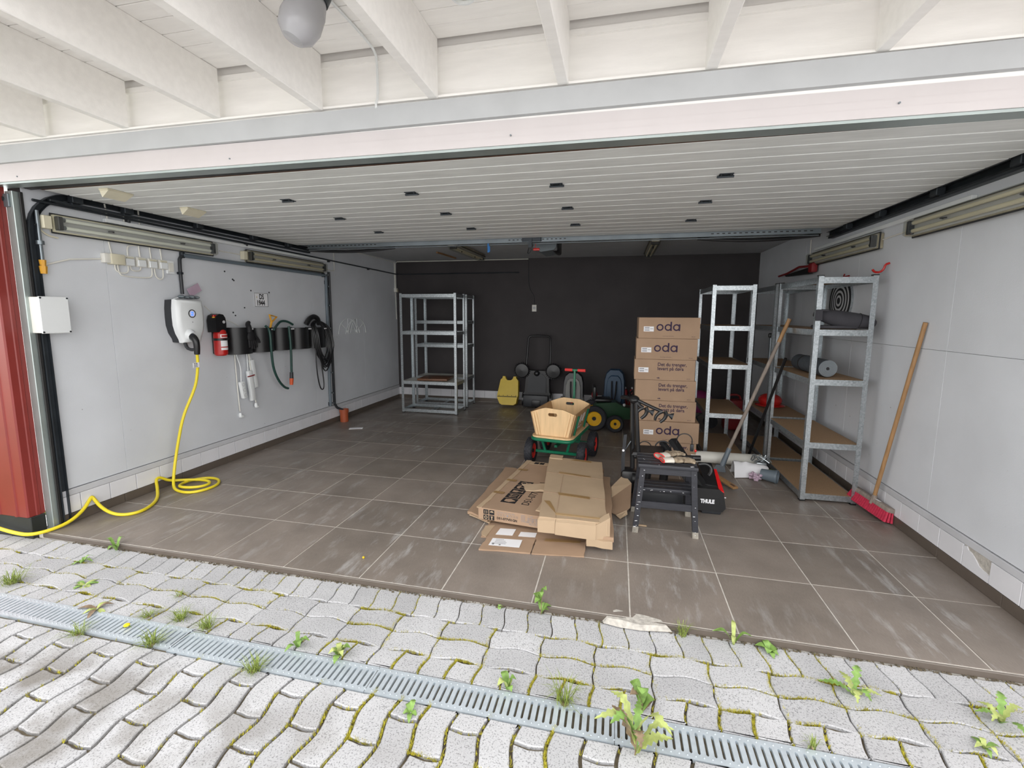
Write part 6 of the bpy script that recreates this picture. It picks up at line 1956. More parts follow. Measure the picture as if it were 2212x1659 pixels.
part('cross_bar', B().cyl((3.06, 1.62, 0.33), (3.58, 1.62, 0.35), 0.022, seg=12).cyl((3.05, 1.75, 0.16), (3.66, 1.75, 0.18), 0.024, seg=12), 'black_plastic', bk, world=True, split=True)
part('tray_cover', B().hexa([(3.04, 1.56, 0.355), (3.30, 1.56, 0.36), (3.30, 1.72, 0.385), (3.04, 1.72, 0.38)], [(3.05, 1.57, 0.375), (3.28, 1.57, 0.38), (3.30, 1.71, 0.405), (3.05, 1.71, 0.40)]), 'black_plastic', bk, world=True)
part('grip_loop', B().tube([(3.545, 1.50, 0.335), (3.60, 1.50, 0.345), (3.635, 1.49, 0.325), (3.64, 1.48, 0.29), (3.62, 1.475, 0.26)], 0.013, seg=8, smooth=2), 'black_plastic', bk, world=True)
# strap loops standing up
for (xa, xb, zt, za, r_) in ((3.095, 3.205, 0.432, 0.37, 0.0042), (3.235, 3.36, 0.445, 0.37, 0.0062), (3.405, 3.525, 0.520, 0.40, 0.0045)):
    xc, rr_ = (xa + xb) / 2, (xb - xa) / 2
    pts = [(xa, 1.72, za)] + [(xc - rr_ * math.cos(PI * i / 12), 1.72, zt - 0.055 + 0.055 * math.sin(PI * i / 12)) for i in range(13)] + [(xb, 1.72, za)]
    part('wheel_strap', B().tube(pts, r_, seg=6), 'black_plastic', bk, world=True)
part('strap_buckle', B().box((3.525, 1.715, 0.405), (0.028, 0.02, 0.06), bev=0.006), 'charcoal_plastic', bk, world=True)
part('reflector', B().ball((3.552, 1.70, 0.385), (0.010, 0.008, 0.012), seg=10, rings=6), 'lens_red', bk, world=True)
# upright hoop with two clamp arms
up = part('upright', B().tube([(3.102, 1.60, 0.10), (3.098, 1.60, 0.30), (3.075, 1.60, 0.60), (3.060, 1.60, 0.80)], 0.017, seg=10).tube([(3.055, 1.64, 0.10), (3.05, 1.65, 0.30), (3.04, 1.67, 0.60), (3.035, 1.67, 0.79)], 0.020, seg=10), 'black_plastic', bk, world=True, split=True)[0]
part('top_joint', B().ball((3.045, 1.63, 0.805), (0.045, 0.06, 0.035), seg=14, rings=8), 'black_plastic', bk, world=True)
part('rear_arm', B().tube([(3.04, 1.66, 0.80), (2.98, 1.70, 0.81), (2.95, 1.74, 0.80)], 0.018, seg=8), 'black_plastic', bk, world=True)
def clamp(c, s_, nm='clamp'):
    c = Vector(c)
    b = B()
    b.tube([c + Vector((-0.005, 0, 0.012)) * s_, c + Vector((-0.035, 0, -0.005)) * s_, c + Vector((-0.058, 0, -0.035)) * s_, c + Vector((-0.062, 0, -0.065)) * s_], lambda t: (0.017 - 0.007 * t) * s_, seg=8, smooth=1)
    cl = part(nm, b, 'black_plastic', bk, world=True)
    part('jaw', B().tube([c + Vector((0.012, 0, 0.012)) * s_, c + Vector((0.024, 0, -0.015)) * s_, c + Vector((0.012, 0, -0.05)) * s_, c + Vector((-0.022, 0, -0.08)) * s_], lambda t: (0.018 - 0.006 * t) * s_, seg=8, smooth=1), 'black_plastic', cl, world=True)
    k0, k1 = c + Vector((0.03, 0, -0.012)) * s_, c + Vector((0.075, -0.005, -0.025)) * s_
    part('knob', B().cyl(k0, k0 + (k1 - k0) * 0.5, 0.008 * s_, 0.012 * s_, seg=8).cyl(k0 + (k1 - k0) * 0.5, k1, 0.016 * s_, 0.030 * s_, seg=7), 'charcoal_plastic', cl, world=True)
a1 = part('clamp_arm', B().tube([(3.075, 1.60, 0.803), (3.16, 1.60, 0.765), (3.262, 1.60, 0.722)], 0.0135, seg=10), 'black_plastic', bk, world=True)
clamp((3.275, 1.60, 0.712), 1.0)
part('clamp_arm', B().tube([(3.065, 1.60, 0.79), (3.09, 1.60, 0.76), (3.115, 1.60, 0.745)], 0.016, seg=10), 'black_plastic', bk, world=True)
clamp((3.125, 1.60, 0.735), 1.0)
# folded bar and base at the left
part('folded_bar', B().hexa([(2.965, 1.58, 0.10), (2.990, 1.58, 0.10), (2.990, 1.61, 0.10), (2.965, 1.61, 0.10)], [(2.958, 1.58, 0.32), (2.986, 1.58, 0.32), (2.986, 1.61, 0.32), (2.958, 1.61, 0.32)]).hexa([(2.957, 1.579, 0.30), (2.985, 1.579, 0.30), (2.985, 1.611, 0.30), (2.957, 1.611, 0.30)], [(2.972, 1.58, 0.515), (2.997, 1.58, 0.52), (2.997, 1.61, 0.52), (2.972, 1.61, 0.515)]), 'charcoal_plastic', bk, world=True)
part('pivot_bolt', B().cyl((2.972, 1.578, 0.385), (2.972, 1.572, 0.385), 0.010, seg=12), 'paper_white', bk, world=True)
part('gas_strut', B().cyl((2.985, 1.60, 0.38), (3.03, 1.60, 0.46), 0.004, seg=8), 'grey_steel', bk, world=True)
part('tow_coupling', B().box((3.03, 1.62, 0.12), (0.14, 0.14, 0.20), bev=0.03).cyl((3.05, 1.55, 0.16), (3.12, 1.55, 0.16), 0.045, seg=16), 'black_plastic', bk, world=True)

# ------------------------------------------------------------------ flattened cardboard on the floor
rc = random.Random(21)
def slab(x_corners, z0, z1, nx=6, ny=8, wob=0.004, edge=0.006, bow=0.0):
    """flattened box: 4 top corners (FL, FR, BR, BL) as (x,y), bottom z0 top z1 (or per-corner list)"""
    z1s = z1 if hasattr(z1, '__len__') else [z1] * 4
    z0s = z0 if hasattr(z0, '__len__') else [z0] * 4
    FL, FR, BR, BL = [Vector((*p, 0)) for p in x_corners]
    b = B()
    def pt(u, v, zs, e, k):
        p = FL * (1 - u) * (1 - v) + FR * u * (1 - v) + BR * u * v + BL * (1 - u) * v
        z = zs[0] * (1 - u) * (1 - v) + zs[1] * u * (1 - v) + zs[2] * u * v + zs[3] * (1 - u) * v
        j = Vector((rc.uniform(-e, e), rc.uniform(-e, e), 0)) if (u in (0, 1) or v in (0, 1)) and k else Vector()
        return Vector((p.x + j.x, p.y + j.y, z + (rc.uniform(-wob, wob) if k else 0) + bow * math.sin(PI * u) * math.sin(PI * v)))
    T = [[b.bm.verts.new(pt(i / nx, j / ny, z1s, edge, True)) for i in range(nx + 1)] for j in range(ny + 1)]
    D = [[b.bm.verts.new(pt(i / nx, j / ny, z0s, edge, i in (0, nx) or j in (0, ny)) if False else Vector((T[j][i].co.x + rc.uniform(-.002, .002), T[j][i].co.y + rc.uniform(-.002, .002), pt(i / nx, j / ny, z0s, 0, False).z))) for i in range(nx + 1)] for j in range(ny + 1)]
    for j in range(ny):
        for i in range(nx):
            b.bm.faces.new((T[j][i], T[j][i + 1], T[j + 1][i + 1], T[j + 1][i]))
            b.bm.faces.new((D[j][i], D[j + 1][i], D[j + 1][i + 1], D[j][i + 1]))
    for i in range(nx):
        b.bm.faces.new((T[0][i + 1], T[0][i], D[0][i], D[0][i + 1]))
        b.bm.faces.new((T[ny][i], T[ny][i + 1], D[ny][i + 1], D[ny][i]))
    for j in range(ny):
        b.bm.faces.new((T[j][0], T[j + 1][0], D[j + 1][0], D[j][0]))
        b.bm.faces.new((T[j + 1][nx], T[j][nx], D[j][nx], D[j + 1][nx]))
    return b

# lowest: opened sheet with two front flaps and white labels
us = thing('flat_carton', 'opened carton lying lowest with white shipping labels', 'cardboard', (2.4, 0.8, 0.0), group='flattened cartons on the floor')
part('main_sheet', slab([(2.045, 0.585), (2.735, 0.66), (2.70, 1.50), (2.02, 1.45)], 0.002, 0.010, wob=0.001), 'cardboard', us, world=True)
f1 = part('front_flap', slab([(2.075, 0.425), (2.405, 0.455), (2.405, 0.628), (2.09, 0.585)], 0.001, [0.012, 0.010, 0.016, 0.016], wob=0.001, edge=0.003), 'cardboard', us, world=True)
f2 = part('front_flap', slab([(2.412, 0.448), (2.735, 0.492), (2.735, 0.668), (2.414, 0.628)], 0.001, [0.010, 0.008, 0.014, 0.015], wob=0.001, edge=0.003), 'cardboard', us, world=True)
part('side_flap', slab([(2.030, 0.61), (2.08, 0.59), (2.09, 0.76), (2.03, 0.74)], 0.001, 0.014, nx=3, ny=3, wob=0.001), 'cardboard_light', us, world=True)
def lab_sheet(name, corners, z, mt, parent):
    b = B()
    b.hexa([(*c, z) for c in corners], [(*c, z + 0.0012) for c in corners])
    return part(name, b, mt, parent, world=True)
l1 = lab_sheet('shipping_label', [(2.125, 0.475), (2.325, 0.488), (2.325, 0.590), (2.128, 0.572)], 0.0165, 'paper_white', f1)
b = B()
for r_ in range(4):
    b.box((2.19 + rc.uniform(-.01, .01), 0.500 + 0.018 * r_ + 0.008, 0.0183), (0.09 - 0.012 * r_, 0.005, 0.0004), rz=0.07)
b.box((2.150, 0.498, 0.0183), (0.014, 0.022, 0.0004), rz=0.07)
b.box((2.195, 0.493, 0.0183), (0.012, 0.016, 0.0004), rz=0.07)
part('label_print', b, 'ink_grey', us, world=True, stuff=True)
lab_sheet('shipping_label', [(2.13, 0.635), (2.245, 0.645), (2.25, 0.74), (2.14, 0.73)], 0.0115, 'paper_white', us)
lab_sheet('shipping_label', [(2.285, 0.645), (2.40, 0.655), (2.40, 0.72), (2.29, 0.71)], 0.0115, 'paper_white', us)
lab_sheet('tape_strip', [(2.47, 0.612), (2.70, 0.640), (2.70, 0.675), (2.47, 0.648)], 0.0155, 'tape', us)

# thin folded sheet sticking out on the left
lf = thing('flat_carton', 'thin folded carton sticking out at the left under the printed one', 'cardboard', (2.0, 1.3, 0.011), group='flattened cartons on the floor')
part('sheet', slab([(1.845, 0.90), (2.02, 0.80), (2.08, 1.90), (1.885, 1.945)], [0.012, 0.012, 0.012, 0.012], [0.034, 0.036, 0.036, 0.034], wob=0.002, edge=0.008), 'cardboard', lf, world=True)
part('under_flap', slab([(1.86, 0.885), (2.05, 0.775), (2.06, 0.95), (1.87, 1.05)], 0.0115, 0.020, nx=3, ny=3, wob=0.001), 'cardboard_light', lf, world=True)

# printed carton: 71 x 115 x 8.5 cm
PM = Matrix.Translation((1.962, 0.782, 0.038)) @ Matrix.Rotation(-0.135, 4, 'Z') @ Matrix.Rotation(-0.012, 4, 'Y')
pc = thing('printed_carton', 'flat brown carton printed with black handling symbols', 'box', m=PM, group='flattened cartons on the floor')
PW_, PL_, PT_ = 0.71, 1.13, 0.088
part('body', B().box((PW_ / 2, PL_ / 2, PT_ / 2), (PW_, PL_, PT_), bev=0.004), 'cardboard', pc)
part('edge_flap', slab([(-0.006, 0.0), (0.03, 0.0), (0.03, PL_), (-0.012, PL_)], PT_ - 0.004, PT_ + 0.004, nx=2, ny=14, wob=0.002, edge=0.005), 'cardboard_light', pc)
tp = lambda x_, y_: Matrix.Translation((x_, y_, PT_ + 0.0008))
for y_ in (0.30, 0.58, 0.86):
    part('tape_strip', B().box((0.04, y_, PT_ + 0.0055), (0.085, 0.035, 0.0008)), 'tape', pc)
part('far_strip', B().box((PW_ / 2, PL_ - 0.05, PT_ + 0.001), (PW_ - 0.06, 0.075, 0.0012)), 'cardboard_light', pc)
b = B()
for k in range(2):
    b.box((0.10 + 0.05 * k, PL_ - 0.05, PT_ + 0.0022), (0.042, 0.05, 0.0006))
part('far_print', b, 'ink_black', pc, stuff=True)
# row of five handling symbols, reading along the carton
for k in range(5):
    cy_ = 0.185 + k * 0.092
    ic = part('handling_symbol', B().box((0.170, cy_, PT_ + 0.0012), (0.115, 0.082, 0.0008), bev=0.0), 'ink_black', pc)
    b = B()
    z_ = PT_ + 0.0020
    if k == 0:
        b.prism([(0.135, cy_ - 0.02), (0.175, cy_ - 0.028), (0.215, cy_ - 0.004), (0.215, cy_ + 0.004), (0.175, cy_ + 0.028), (0.135, cy_ + 0.02)], z_, z_ + 0.0003)
    elif k == 1:
        for dy in (-0.016, 0.016):
            b.box((0.165, cy_ + dy, z_), (0.060, 0.008, 0.0004)); b.prism([(0.135, cy_ + dy), (0.152, cy_ + dy - 0.013), (0.152, cy_ + dy + 0.013)], z_, z_ + 0.0004)
        b.box((0.212, cy_, z_), (0.007, 0.06, 0.0004))
    elif k == 2:
        b.prism([(0.13, cy_ - 0.018), (0.165, cy_ - 0.018), (0.178, cy_ - 0.004), (0.205, cy_ - 0.004), (0.205, cy_ - 0.016), (0.212, cy_ - 0.016), (0.212, cy_ + 0.016), (0.205, cy_ + 0.016), (0.205, cy_ + 0.004), (0.178, cy_ + 0.004), (0.165, cy_ + 0.018), (0.13, cy_ + 0.018)], z_, z_ + 0.0004)
    elif k == 3:
        b.prism([(0.160 - 0.03 * math.sin(PI * i / 10), cy_ + 0.03 * math.cos(PI * i / 10)) for i in range(11)], z_, z_ + 0.0004)
        b.box((0.185, cy_, z_), (0.05, 0.005, 0.0004))
    else:
        ring(b, 0.16, cy_, 0.026, 0.017, z_ + 0.0003, Matrix())
        b.box((0.20, cy_ + 0.012, z_), (0.03, 0.010, 0.0004))
    part('symbol_cutout', b, 'cardboard', ic, stuff=True)
text_part('D51-077V01GN', 0.083, 'ink_black', pc, tp(0.330, 0.145) @ Matrix.Rotation(PI / 2, 4, 'Z'), name='model_number', sx=0.86, world=False)
ring_b = B(); ring(ring_b, 0.405, 0.47, 0.036, 0.02, PT_ + 0.0012, Matrix())
part('round_mark', ring_b, 'ink_black', pc)
# print on the narrow front face
ff = Matrix.Translation((0, -0.0006, 0)) @ basis((0, 0, 0), (1, 0, 0), (0, 0, 1))
for k in range(4):
    cx_, cz_ = 0.062 + 0.045 * (k % 2), 0.064 - 0.040 * (k // 2)
    ic = part('handling_symbol', B().box((cx_, cz_, 0.0006), (0.038, 0.034, 0.0006), m=ff), 'ink_black', pc)
    b = B()
    if k == 0:
        for dx in (-0.007, 0.007):
            b.box((cx_ + dx, cz_, 0.0011), (0.004, 0.020, 0.0003), m=ff)
    elif k == 1:
        b.prism([(cx_ - 0.013 * math.cos(PI * i / 8), cz_ + 0.011 * math.sin(PI * i / 8)) for i in range(9)], 0.0010, 0.0013, ff)
    elif k == 2:
        ring(b, cx_, cz_, 0.012, 0.007, 0.0012, ff, 14)
    else:
        b.prism([(cx_ - 0.009, cz_ + 0.011), (cx_ + 0.009, cz_ + 0.011), (cx_ + 0.002, cz_ - 0.003), (cx_ + 0.006, cz_ - 0.012), (cx_ - 0.006, cz_ - 0.012), (cx_ - 0.002, cz_ - 0.003)], 0.0010, 0.0013, ff)
    part('symbol_cutout', b, 'cardboard_light', ic, stuff=True)
text_part('D51-077V01GN', 0.024, 'ink_black', pc, ff @ Matrix.Translation((0.145, 0.022, 0.0006)), name='model_number', bold=0.0005, sx=0.95, world=False)
b = B()
for k in range(7):
    x_ = 0.155 + 0.0235 * k
    b.tube([ff @ Vector(p) for p in ((x_ - 0.006, 0.050, 0.0008), (x_ + 0.006, 0.050, 0.0008), (x_ + 0.006, 0.062, 0.0008), (x_ - 0.006, 0.062, 0.0008))], 0.0009, seg=4, closed=True)
    b.box((x_, 0.074, 0.0006), (0.012, 0.010, 0.0004), m=ff) if False else None
b.box((0.155 + 0.0235 * 3, 0.056, 0.0008), (0.009, 0.009, 0.0004), m=ff)
part('tick_box_row', b, 'ink_grey', pc, stuff=True)
text_part('XS S M L XL XXL 3XL', 0.0125, 'ink_grey', pc, ff @ Matrix.Translation((0.148, 0.069, 0.0006)), name='size_row', sx=1.0, world=False, spacing=1.15)
text_part('QTY.    1   PC\nN.W.   18.5 kgs/ 40.8 lbs\nG.W.   20.0 kgs/ 44.1 lbs\nCTN SIZE: 115 x 8.5 x 71 cm\n              45.3 x 3.3 x 28 inch', 0.0150, 'ink_grey', pc, ff @ Matrix.Translation((0.325, 0.070, 0.0006)), name='weight_print', world=False)

# middle flattened carton peeking out on the right
mc = thing('flat_carton', 'bent flattened carton sandwiched right below the topmost plain one', 'cardboard', (2.7, 1.1, 0.1), group='flattened cartons on the floor')
part('sheet', slab([(2.445, 0.578), (2.915, 0.585), (2.875, 1.66), (2.40, 1.74)], [0.133, 0.070, 0.085, 0.133], [0.152, 0.098, 0.110, 0.152], wob=0.003, edge=0.010), 'cardboard', mc, world=True)
part('corner_flap', slab([(2.74, 0.555), (2.90, 0.575), (2.905, 0.68), (2.75, 0.66)], [0.045, 0.030, 0.05, 0.06], [0.095, 0.080, 0.095, 0.10], nx=3, ny=3, wob=0.004, edge=0.008), 'cardboard_light', mc, world=True)
part('left_flap', slab([(2.375, 0.80), (2.47, 0.74), (2.47, 1.02), (2.40, 1.02)], [0.135, 0.14, 0.14, 0.135], [0.143, 0.17, 0.17, 0.143], nx=3, ny=4, wob=0.003, edge=0.006), 'cardboard_light', mc, world=True)
part('torn_tongue', slab([(2.245, 1.155), (2.45, 1.10), (2.45, 1.26), (2.19, 1.265)], [0.132, 0.15, 0.15, 0.132], [0.140, 0.172, 0.172, 0.140], nx=4, ny=3, wob=0.003, edge=0.012), 'cardboard_light', mc, world=True)

# topmost plain carton with tape
tcn = thing('flat_carton', 'topmost plain flattened carton with brown tape strips', 'cardboard', (2.6, 1.2, 0.15), group='flattened cartons on the floor')
TZ = [0.212, 0.196, 0.188, 0.200]
part('sheet', slab([(2.440, 0.548), (2.868, 0.590), (2.795, 1.825), (2.320, 1.865)], [0.156, 0.115, 0.130, 0.156], TZ, nx=8, ny=12, wob=0.0025, edge=0.004), 'cardboard_light', tcn, world=True)
part('back_flap', slab([(2.325, 1.80), (2.445, 1.79), (2.445, 1.885), (2.325, 1.90)], 0.196, 0.206, nx=3, ny=2, wob=0.001, edge=0.003), 'cardboard_light', tcn, world=True)
part('front_flap', slab([(2.436, 0.530), (2.545, 0.538), (2.548, 0.56), (2.437, 0.555)], [0.115, 0.112, 0.15, 0.15], [0.195, 0.194, 0.205, 0.205], nx=3, ny=2, wob=0.001, edge=0.001), 'cardboard_light', tcn, world=True)
part('front_flap', slab([(2.549, 0.536), (2.80, 0.560), (2.80, 0.588), (2.55, 0.562)], [0.108, 0.085, 0.12, 0.15], [0.192, 0.182, 0.197, 0.203], nx=4, ny=2, wob=0.001, edge=0.001), 'cardboard_light', tcn, world=True)
part('corner_fold', slab([(2.795, 0.560), (2.885, 0.605), (2.875, 0.660), (2.800, 0.63)], [0.085, 0.09, 0.12, 0.12], [0.182, 0.225, 0.232, 0.190], nx=3, ny=2, wob=0.002, edge=0.003), 'cardboard_light', tcn, world=True)
def top_z(u, v):
    return TZ[0] * (1 - u) * (1 - v) + TZ[1] * u * (1 - v) + TZ[2] * u * v + TZ[3] * (1 - u) * v
def top_pt(u, v, dz):
    FL, FR, BR, BL = (2.440, 0.548), (2.868, 0.590), (2.795, 1.825), (2.320, 1.865)
    x_ = FL[0] * (1 - u) * (1 - v) + FR[0] * u * (1 - v) + BR[0] * u * v + BL[0] * (1 - u) * v
    y_ = FL[1] * (1 - u) * (1 - v) + FR[1] * u * (1 - v) + BR[1] * u * v + BL[1] * (1 - u) * v
    return (x_, y_, top_z(u, v) + dz)
def strip(nm, uv, mt, dz=0.0035, n=8):
    (u0, v0), (u1, v1), (u2, v2), (u3, v3) = uv
    g_ = []
    for j in (0, 1):
        row = []
        for i in range(n + 1):
            t = i / n
            a = (u0 + (u1 - u0) * t, v0 + (v1 - v0) * t); c = (u3 + (u2 - u3) * t, v3 + (v2 - v3) * t)
            q = a if j == 0 else c
            row.append(top_pt(q[0], q[1], dz))
        g_.append(row)
    return part(nm, B().sheet(g_, 0.002), mt, tcn, world=True)
strip('tape_strip', [(0.22, 0.66), (0.78, 0.64), (0.78, 0.665), (0.22, 0.69)], 'tape')
strip('tape_strip', [(0.26, 0.30), (0.76, 0.285), (0.76, 0.315), (0.24, 0.335)], 'tape')
strip('tape_strip', [(0.04, 0.20), (0.24, 0.055), (0.22, 0.10), (0.13, 0.20)], 'tape')
strip('tape_strip', [(0.42, 0.955), (0.80, 0.955), (0.80, 0.99), (0.50, 0.99)], 'tape')
strip('tape_strip', [(0.24, 0.035), (0.90, 0.03), (0.90, 0.05), (0.24, 0.06)], 'tape_clear')
strip('crease', [(0.0, 0.655), (1.0, 0.635), (1.0, 0.640), (0.0, 0.660)], 'cardboard', 0.0028)
strip('crease', [(0.0, 0.325), (1.0, 0.300), (1.0, 0.305), (0.0, 0.330)], 'cardboard', 0.0028)
strip('crease', [(0.248, 0.0), (0.30, 0.66), (0.305, 0.66), (0.254, 0.0)], 'cardboard', 0.0026)

# folded scrap beside the stool
sp2 = thing('cardboard_scrap', 'folded cardboard offcut leaning beside the stool leg', 'cardboard', (2.96, 1.4, 0.0), group='flattened cartons on the floor')
A_ = Vector((2.985, 1.60, 0.175)); B_ = Vector((3.045, 1.50, 0.135)); C_ = Vector((3.030, 1.21, 0.055)); D_ = Vector((2.955, 1.12, 0.012)); E_ = Vector((2.89, 1.18, 0.012)); F_ = Vector((2.89, 1.36, 0.055)); Fu = Vector((2.885, 1.44, 0.115))
def facet(nm, pts, mt, th=0.005):
    b = B()
    n_ = (pts[1] - pts[0]).cross(pts[2] - pts[0]).normalized()
    if n_.z < 0:
        n_ = -n_
    T = [b.bm.verts.new(p) for p in pts]; D = [b.bm.verts.new(p - n_ * th) for p in pts]
    b.bm.faces.new(T); b.bm.faces.new(D[::-1])
    for i in range(len(pts)):
        j = (i + 1) % len(pts)
        b.bm.faces.new((T[i], T[j], D[j], D[i]))
    return part(nm, b, mt, sp2, world=True)
facet('panel', [F_, E_, D_, C_, B_], 'cardboard')
facet('upper_panel', [Fu, F_, B_, A_], 'cardboard_light')
facet('torn_edge', [D_ + Vector((-0.03, 0.01, 0.004)), D_ + Vector((0.0, -0.03, -0.004)), D_ + Vector((0.055, 0.03, 0.01)), D_ + Vector((0.05, 0.06, 0.03))], 'cardboard_light', 0.003)
single('wood_chip', B().box((3.11, 1.02, 0.006), (0.06, 0.016, 0.010), bev=0.003, rz=-0.05), 'cardboard_light', 'small pale wood chip on the floor before the stool', 'wood chip')
single('yellow_pellet', B().ball((1.415, 0.165, 0.008), (0.008, 0.008, 0.008), seg=10, rings=6), 'bright_yellow', 'tiny yellow ball lying on the floor tiles', 'ball')

# ------------------------------------------------------------------ weeds
def leaf_strip(b, base, az, L_, w, lift, droop, n=6, lobes=0.0):
    d = Vector((math.cos(az), math.sin(az), 0))
    s_ = Vector((-d.y, d.x, 0))
    prevs = None
    for i in range(n + 1):
        t = i / n
        p = Vector(base) + d * (L_ * t) + Vector((0, 0, lift * math.sin(PI * 0.5 * min(1, t * 1.6)) - droop * t * t))
        ww = w * math.sin(PI * (0.12 + 0.86 * t)) * (1 + lobes * (1 if i % 2 else -1) * 0.5)
        row = (b.bm.verts.new(p + s_ * ww), b.bm.verts.new(p + Vector((0, 0, -0.15 * w))), b.bm.verts.new(p - s_ * ww))
        if prevs:
            b.bm.faces.new((prevs[0], prevs[1], row[1], row[0]))
            b.bm.faces.new((prevs[1], prevs[2], row[2], row[1]))
        prevs = row
wr_ = random.Random(9)
def rosette(lab, x, y, n, L_, w, mt, lobes=0.6, lift=0.06, flower=False, cat='weed', nm='leafy_weed', stem_h=0.0):
    t = thing(nm, lab, cat, (x, y, GZ - 0.004))
    for k in range(n):
        az = 2 * PI * k / n + wr_.uniform(-.4, .4)
        b = B()
        leaf_strip(b, (0, 0, 0.003 + stem_h * k / n), az, L_ * wr_.uniform(0.65, 1.15), w * wr_.uniform(0.8, 1.15), lift * wr_.uniform(0.5, 1.5), 0.02, 14, lobes)
        part('leaf', b, mt[k % len(mt)], t, angle=1.4)
    if stem_h:
        part('stem', B().tube([(0, 0, 0), (0.004, 0.002, stem_h)], 0.0022, seg=5), 'leaf_red', t)
    if flower:
        part('flower', B().ball((0, 0, 0.02), (0.014, 0.014, 0.007), seg=10, rings=5), 'petal', t)
    return t
def grass_tuft(lab, x, y, n, h, spread, mt='grass'):
    t = thing('grass_tuft', lab, 'grass', (x, y, GZ - 0.006))
    b = B()
    for k in range(n):
        az = wr_.uniform(0, 2 * PI)
        L_ = h * wr_.uniform(0.5, 1.2)
        out = spread * wr_.uniform(0.2, 1.0)
        px, py = wr_.gauss(0, spread * 0.10), wr_.gauss(0, spread * 0.10)
        d = Vector((math.cos(az), math.sin(az), 0)); s_ = Vector((-d.y, d.x, 0)) * 0.0013
        p0, p1, p2 = Vector((px, py, 0)), Vector((px, py, 0)) + d * out * 0.5 + Vector((0, 0, L_ * 0.75)), Vector((px, py, 0)) + d * out + Vector((0, 0, L_ * wr_.uniform(0.5, 1.0)))
        v = [b.bm.verts.new(p0 + s_), b.bm.verts.new(p0 - s_), b.bm.verts.new(p1 - s_ * 0.8), b.bm.verts.new(p1 + s_ * 0.8), b.bm.verts.new(p2)]
        b.bm.faces.new((v[0], v[1], v[2], v[3])); b.bm.faces.new((v[3], v[2], v[4]))
    part('blades', b, mt, t, stuff=True)
    part('root_crown', B().ball((0, 0, 0.004), (spread * 0.14, spread * 0.14, 0.008), seg=8, rings=5), 'leaf_red', t)
    return t
rosette('tall leafy weed with pale lobed leaves growing at the drain', 3.00, -0.735, 9, 0.15, 0.017, ['leaf_pale', 'leaf_pale', 'leaf', 'leaf_red'], 0.7, 0.11, stem_h=0.10)
rosette('leafy plant with reddish round leaves right behind the drain', 3.03, -0.545, 5, 0.075, 0.024, ['leaf', 'leaf_red'], 0.0, 0.07, stem_h=0.05)
rosette('dandelion weed in the paving below the tail lamp side', 3.88, -0.265, 6, 0.11, 0.013, ['leaf_pale', 'leaf'], 0.9, 0.07)
rosette('dandelion weed in the paving nearest the right edge', 4.36, -0.285, 6, 0.11, 0.013, ['leaf_pale', 'leaf'], 0.7, 0.06)
rosette('small upright green weed sprouting at the threshold', 2.555, -0.055, 9, 0.05, 0.016, ['leaf'], 0.0, 0.05, stem_h=0.12)
rosette('tiny green weed at the threshold left of the upright one', 2.335, -0.050, 4, 0.03, 0.009, ['leaf'], 0.0, 0.02)
rosette('two leaved green weed sprouting at the threshold corner', -0.23, -0.056, 4, 0.075, 0.013, ['leaf'], 0.2, 0.06)
rosette('low green weed with round leaves at the right threshold', 3.62, -0.075, 8, 0.055, 0.017, ['leaf'], 0.0, 0.03)
rosette('weed with one long leaf at the right threshold', 3.47, -0.065, 4, 0.085, 0.012, ['leaf', 'leaf_pale'], 0.0, 0.06)
rosette('small weed sprouting beside the middle of the drain', 2.16, -0.755, 5, 0.04, 0.012, ['leaf'], 0.3, 0.03)
rosette('small round leaved weed on the far edge of the drain', 2.50, -0.56, 5, 0.05, 0.014, ['leaf', 'leaf_pale'], 0.0, 0.05)
rosette('green weed clump on the far edge of the drain', 1.72, -0.552, 8, 0.06, 0.014, ['leaf', 'leaf_pale'], 0.4, 0.05)
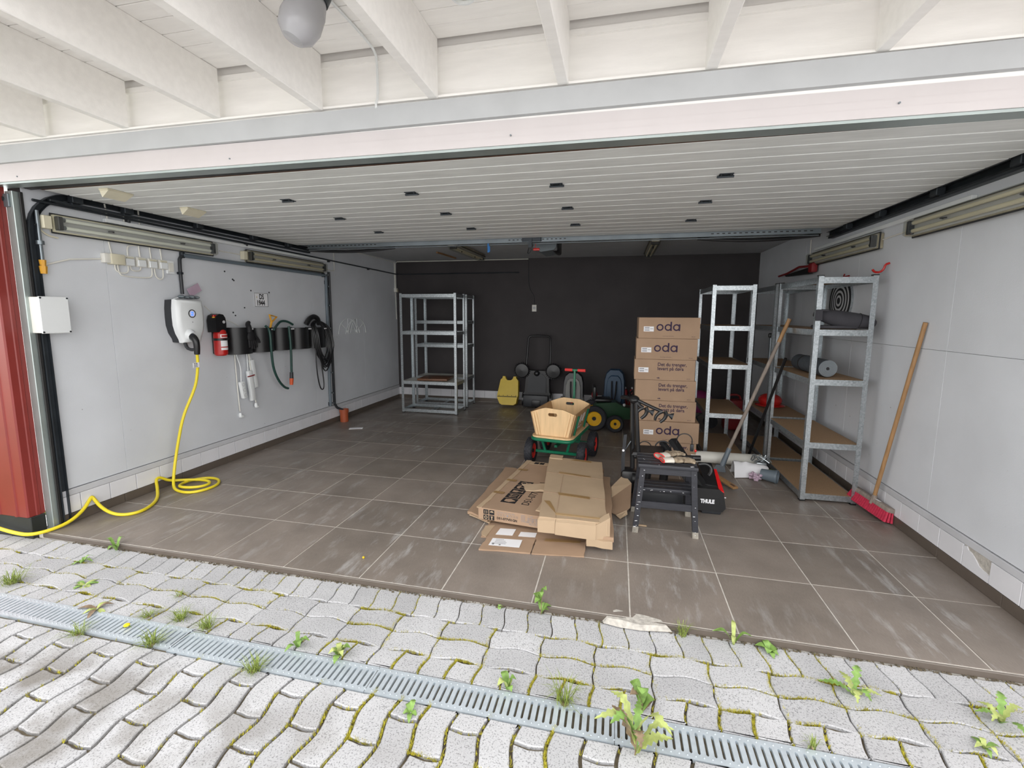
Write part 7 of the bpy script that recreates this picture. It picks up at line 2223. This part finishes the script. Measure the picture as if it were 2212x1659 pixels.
rosette('green weed left of the clump on the drain edge', 1.50, -0.548, 6, 0.06, 0.012, ['leaf'], 0.2, 0.05)
rosette('yellowing weed flat on the pavers left of the drain', 0.00, -0.40, 7, 0.08, 0.012, ['leaf_pale', 'leaf'], 0.4, 0.015)
rosette('wilted yellow weed lying on the dull grate', 0.30, -0.545, 6, 0.09, 0.011, ['leaf_pale', 'leaf_red'], 0.2, 0.02)
rosette('small yellow flower on the dull grate', 0.60, -0.625, 2, 0.02, 0.004, ['leaf'], 0.0, 0.02, flower=True)
rosette('small green weed in the joint behind the drain', -0.28, -0.215, 7, 0.07, 0.009, ['leaf'], 0.3, 0.03)
rosette('little weed between pavers under the right threshold weed', 4.22, -0.425, 6, 0.05, 0.010, ['leaf', 'leaf_pale'], 0.3, 0.03)
rosette('little weed at the right end of the paving joints', 4.42, -0.52, 6, 0.05, 0.010, ['leaf_pale', 'leaf'], 0.3, 0.03)
grass_tuft('green grass tuft at the seam of the two left grates', 0.83, -0.685, 90, 0.07, 0.11)
grass_tuft('green grass tuft at the near edge of the clean grate', 1.41, -0.715, 90, 0.065, 0.10)
grass_tuft('spiky reddish grass tuft lying on the far edge of the drain', 2.735, -0.575, 80, 0.11, 0.12)
grass_tuft('yellow grass strip along the far edge of the clean grate', 0.98, -0.535, 90, 0.06, 0.10)
grass_tuft('yellow grass strip beside the dull grate', 0.80, -0.515, 90, 0.06, 0.10)
grass_tuft('low yellow grass on the far edge of the dull grate', 0.62, -0.535, 60, 0.04, 0.09)
grass_tuft('green grass clump at the left edge of the view', -0.42, -0.48, 120, 0.08, 0.15)
grass_tuft('grass tuft at the near edge of the dull grate', 0.42, -0.715, 60, 0.06, 0.10)
grass_tuft('thin grass tuft at the threshold beside the mortar patch', 3.24, -0.062, 34, 0.09, 0.07)
grass_tuft('small grass tuft in the joint left of the clean grate', 0.62, -0.36, 34, 0.035, 0.07)
grass_tuft('small tuft at the right end of the drain', 3.62, -0.56, 34, 0.05, 0.05)
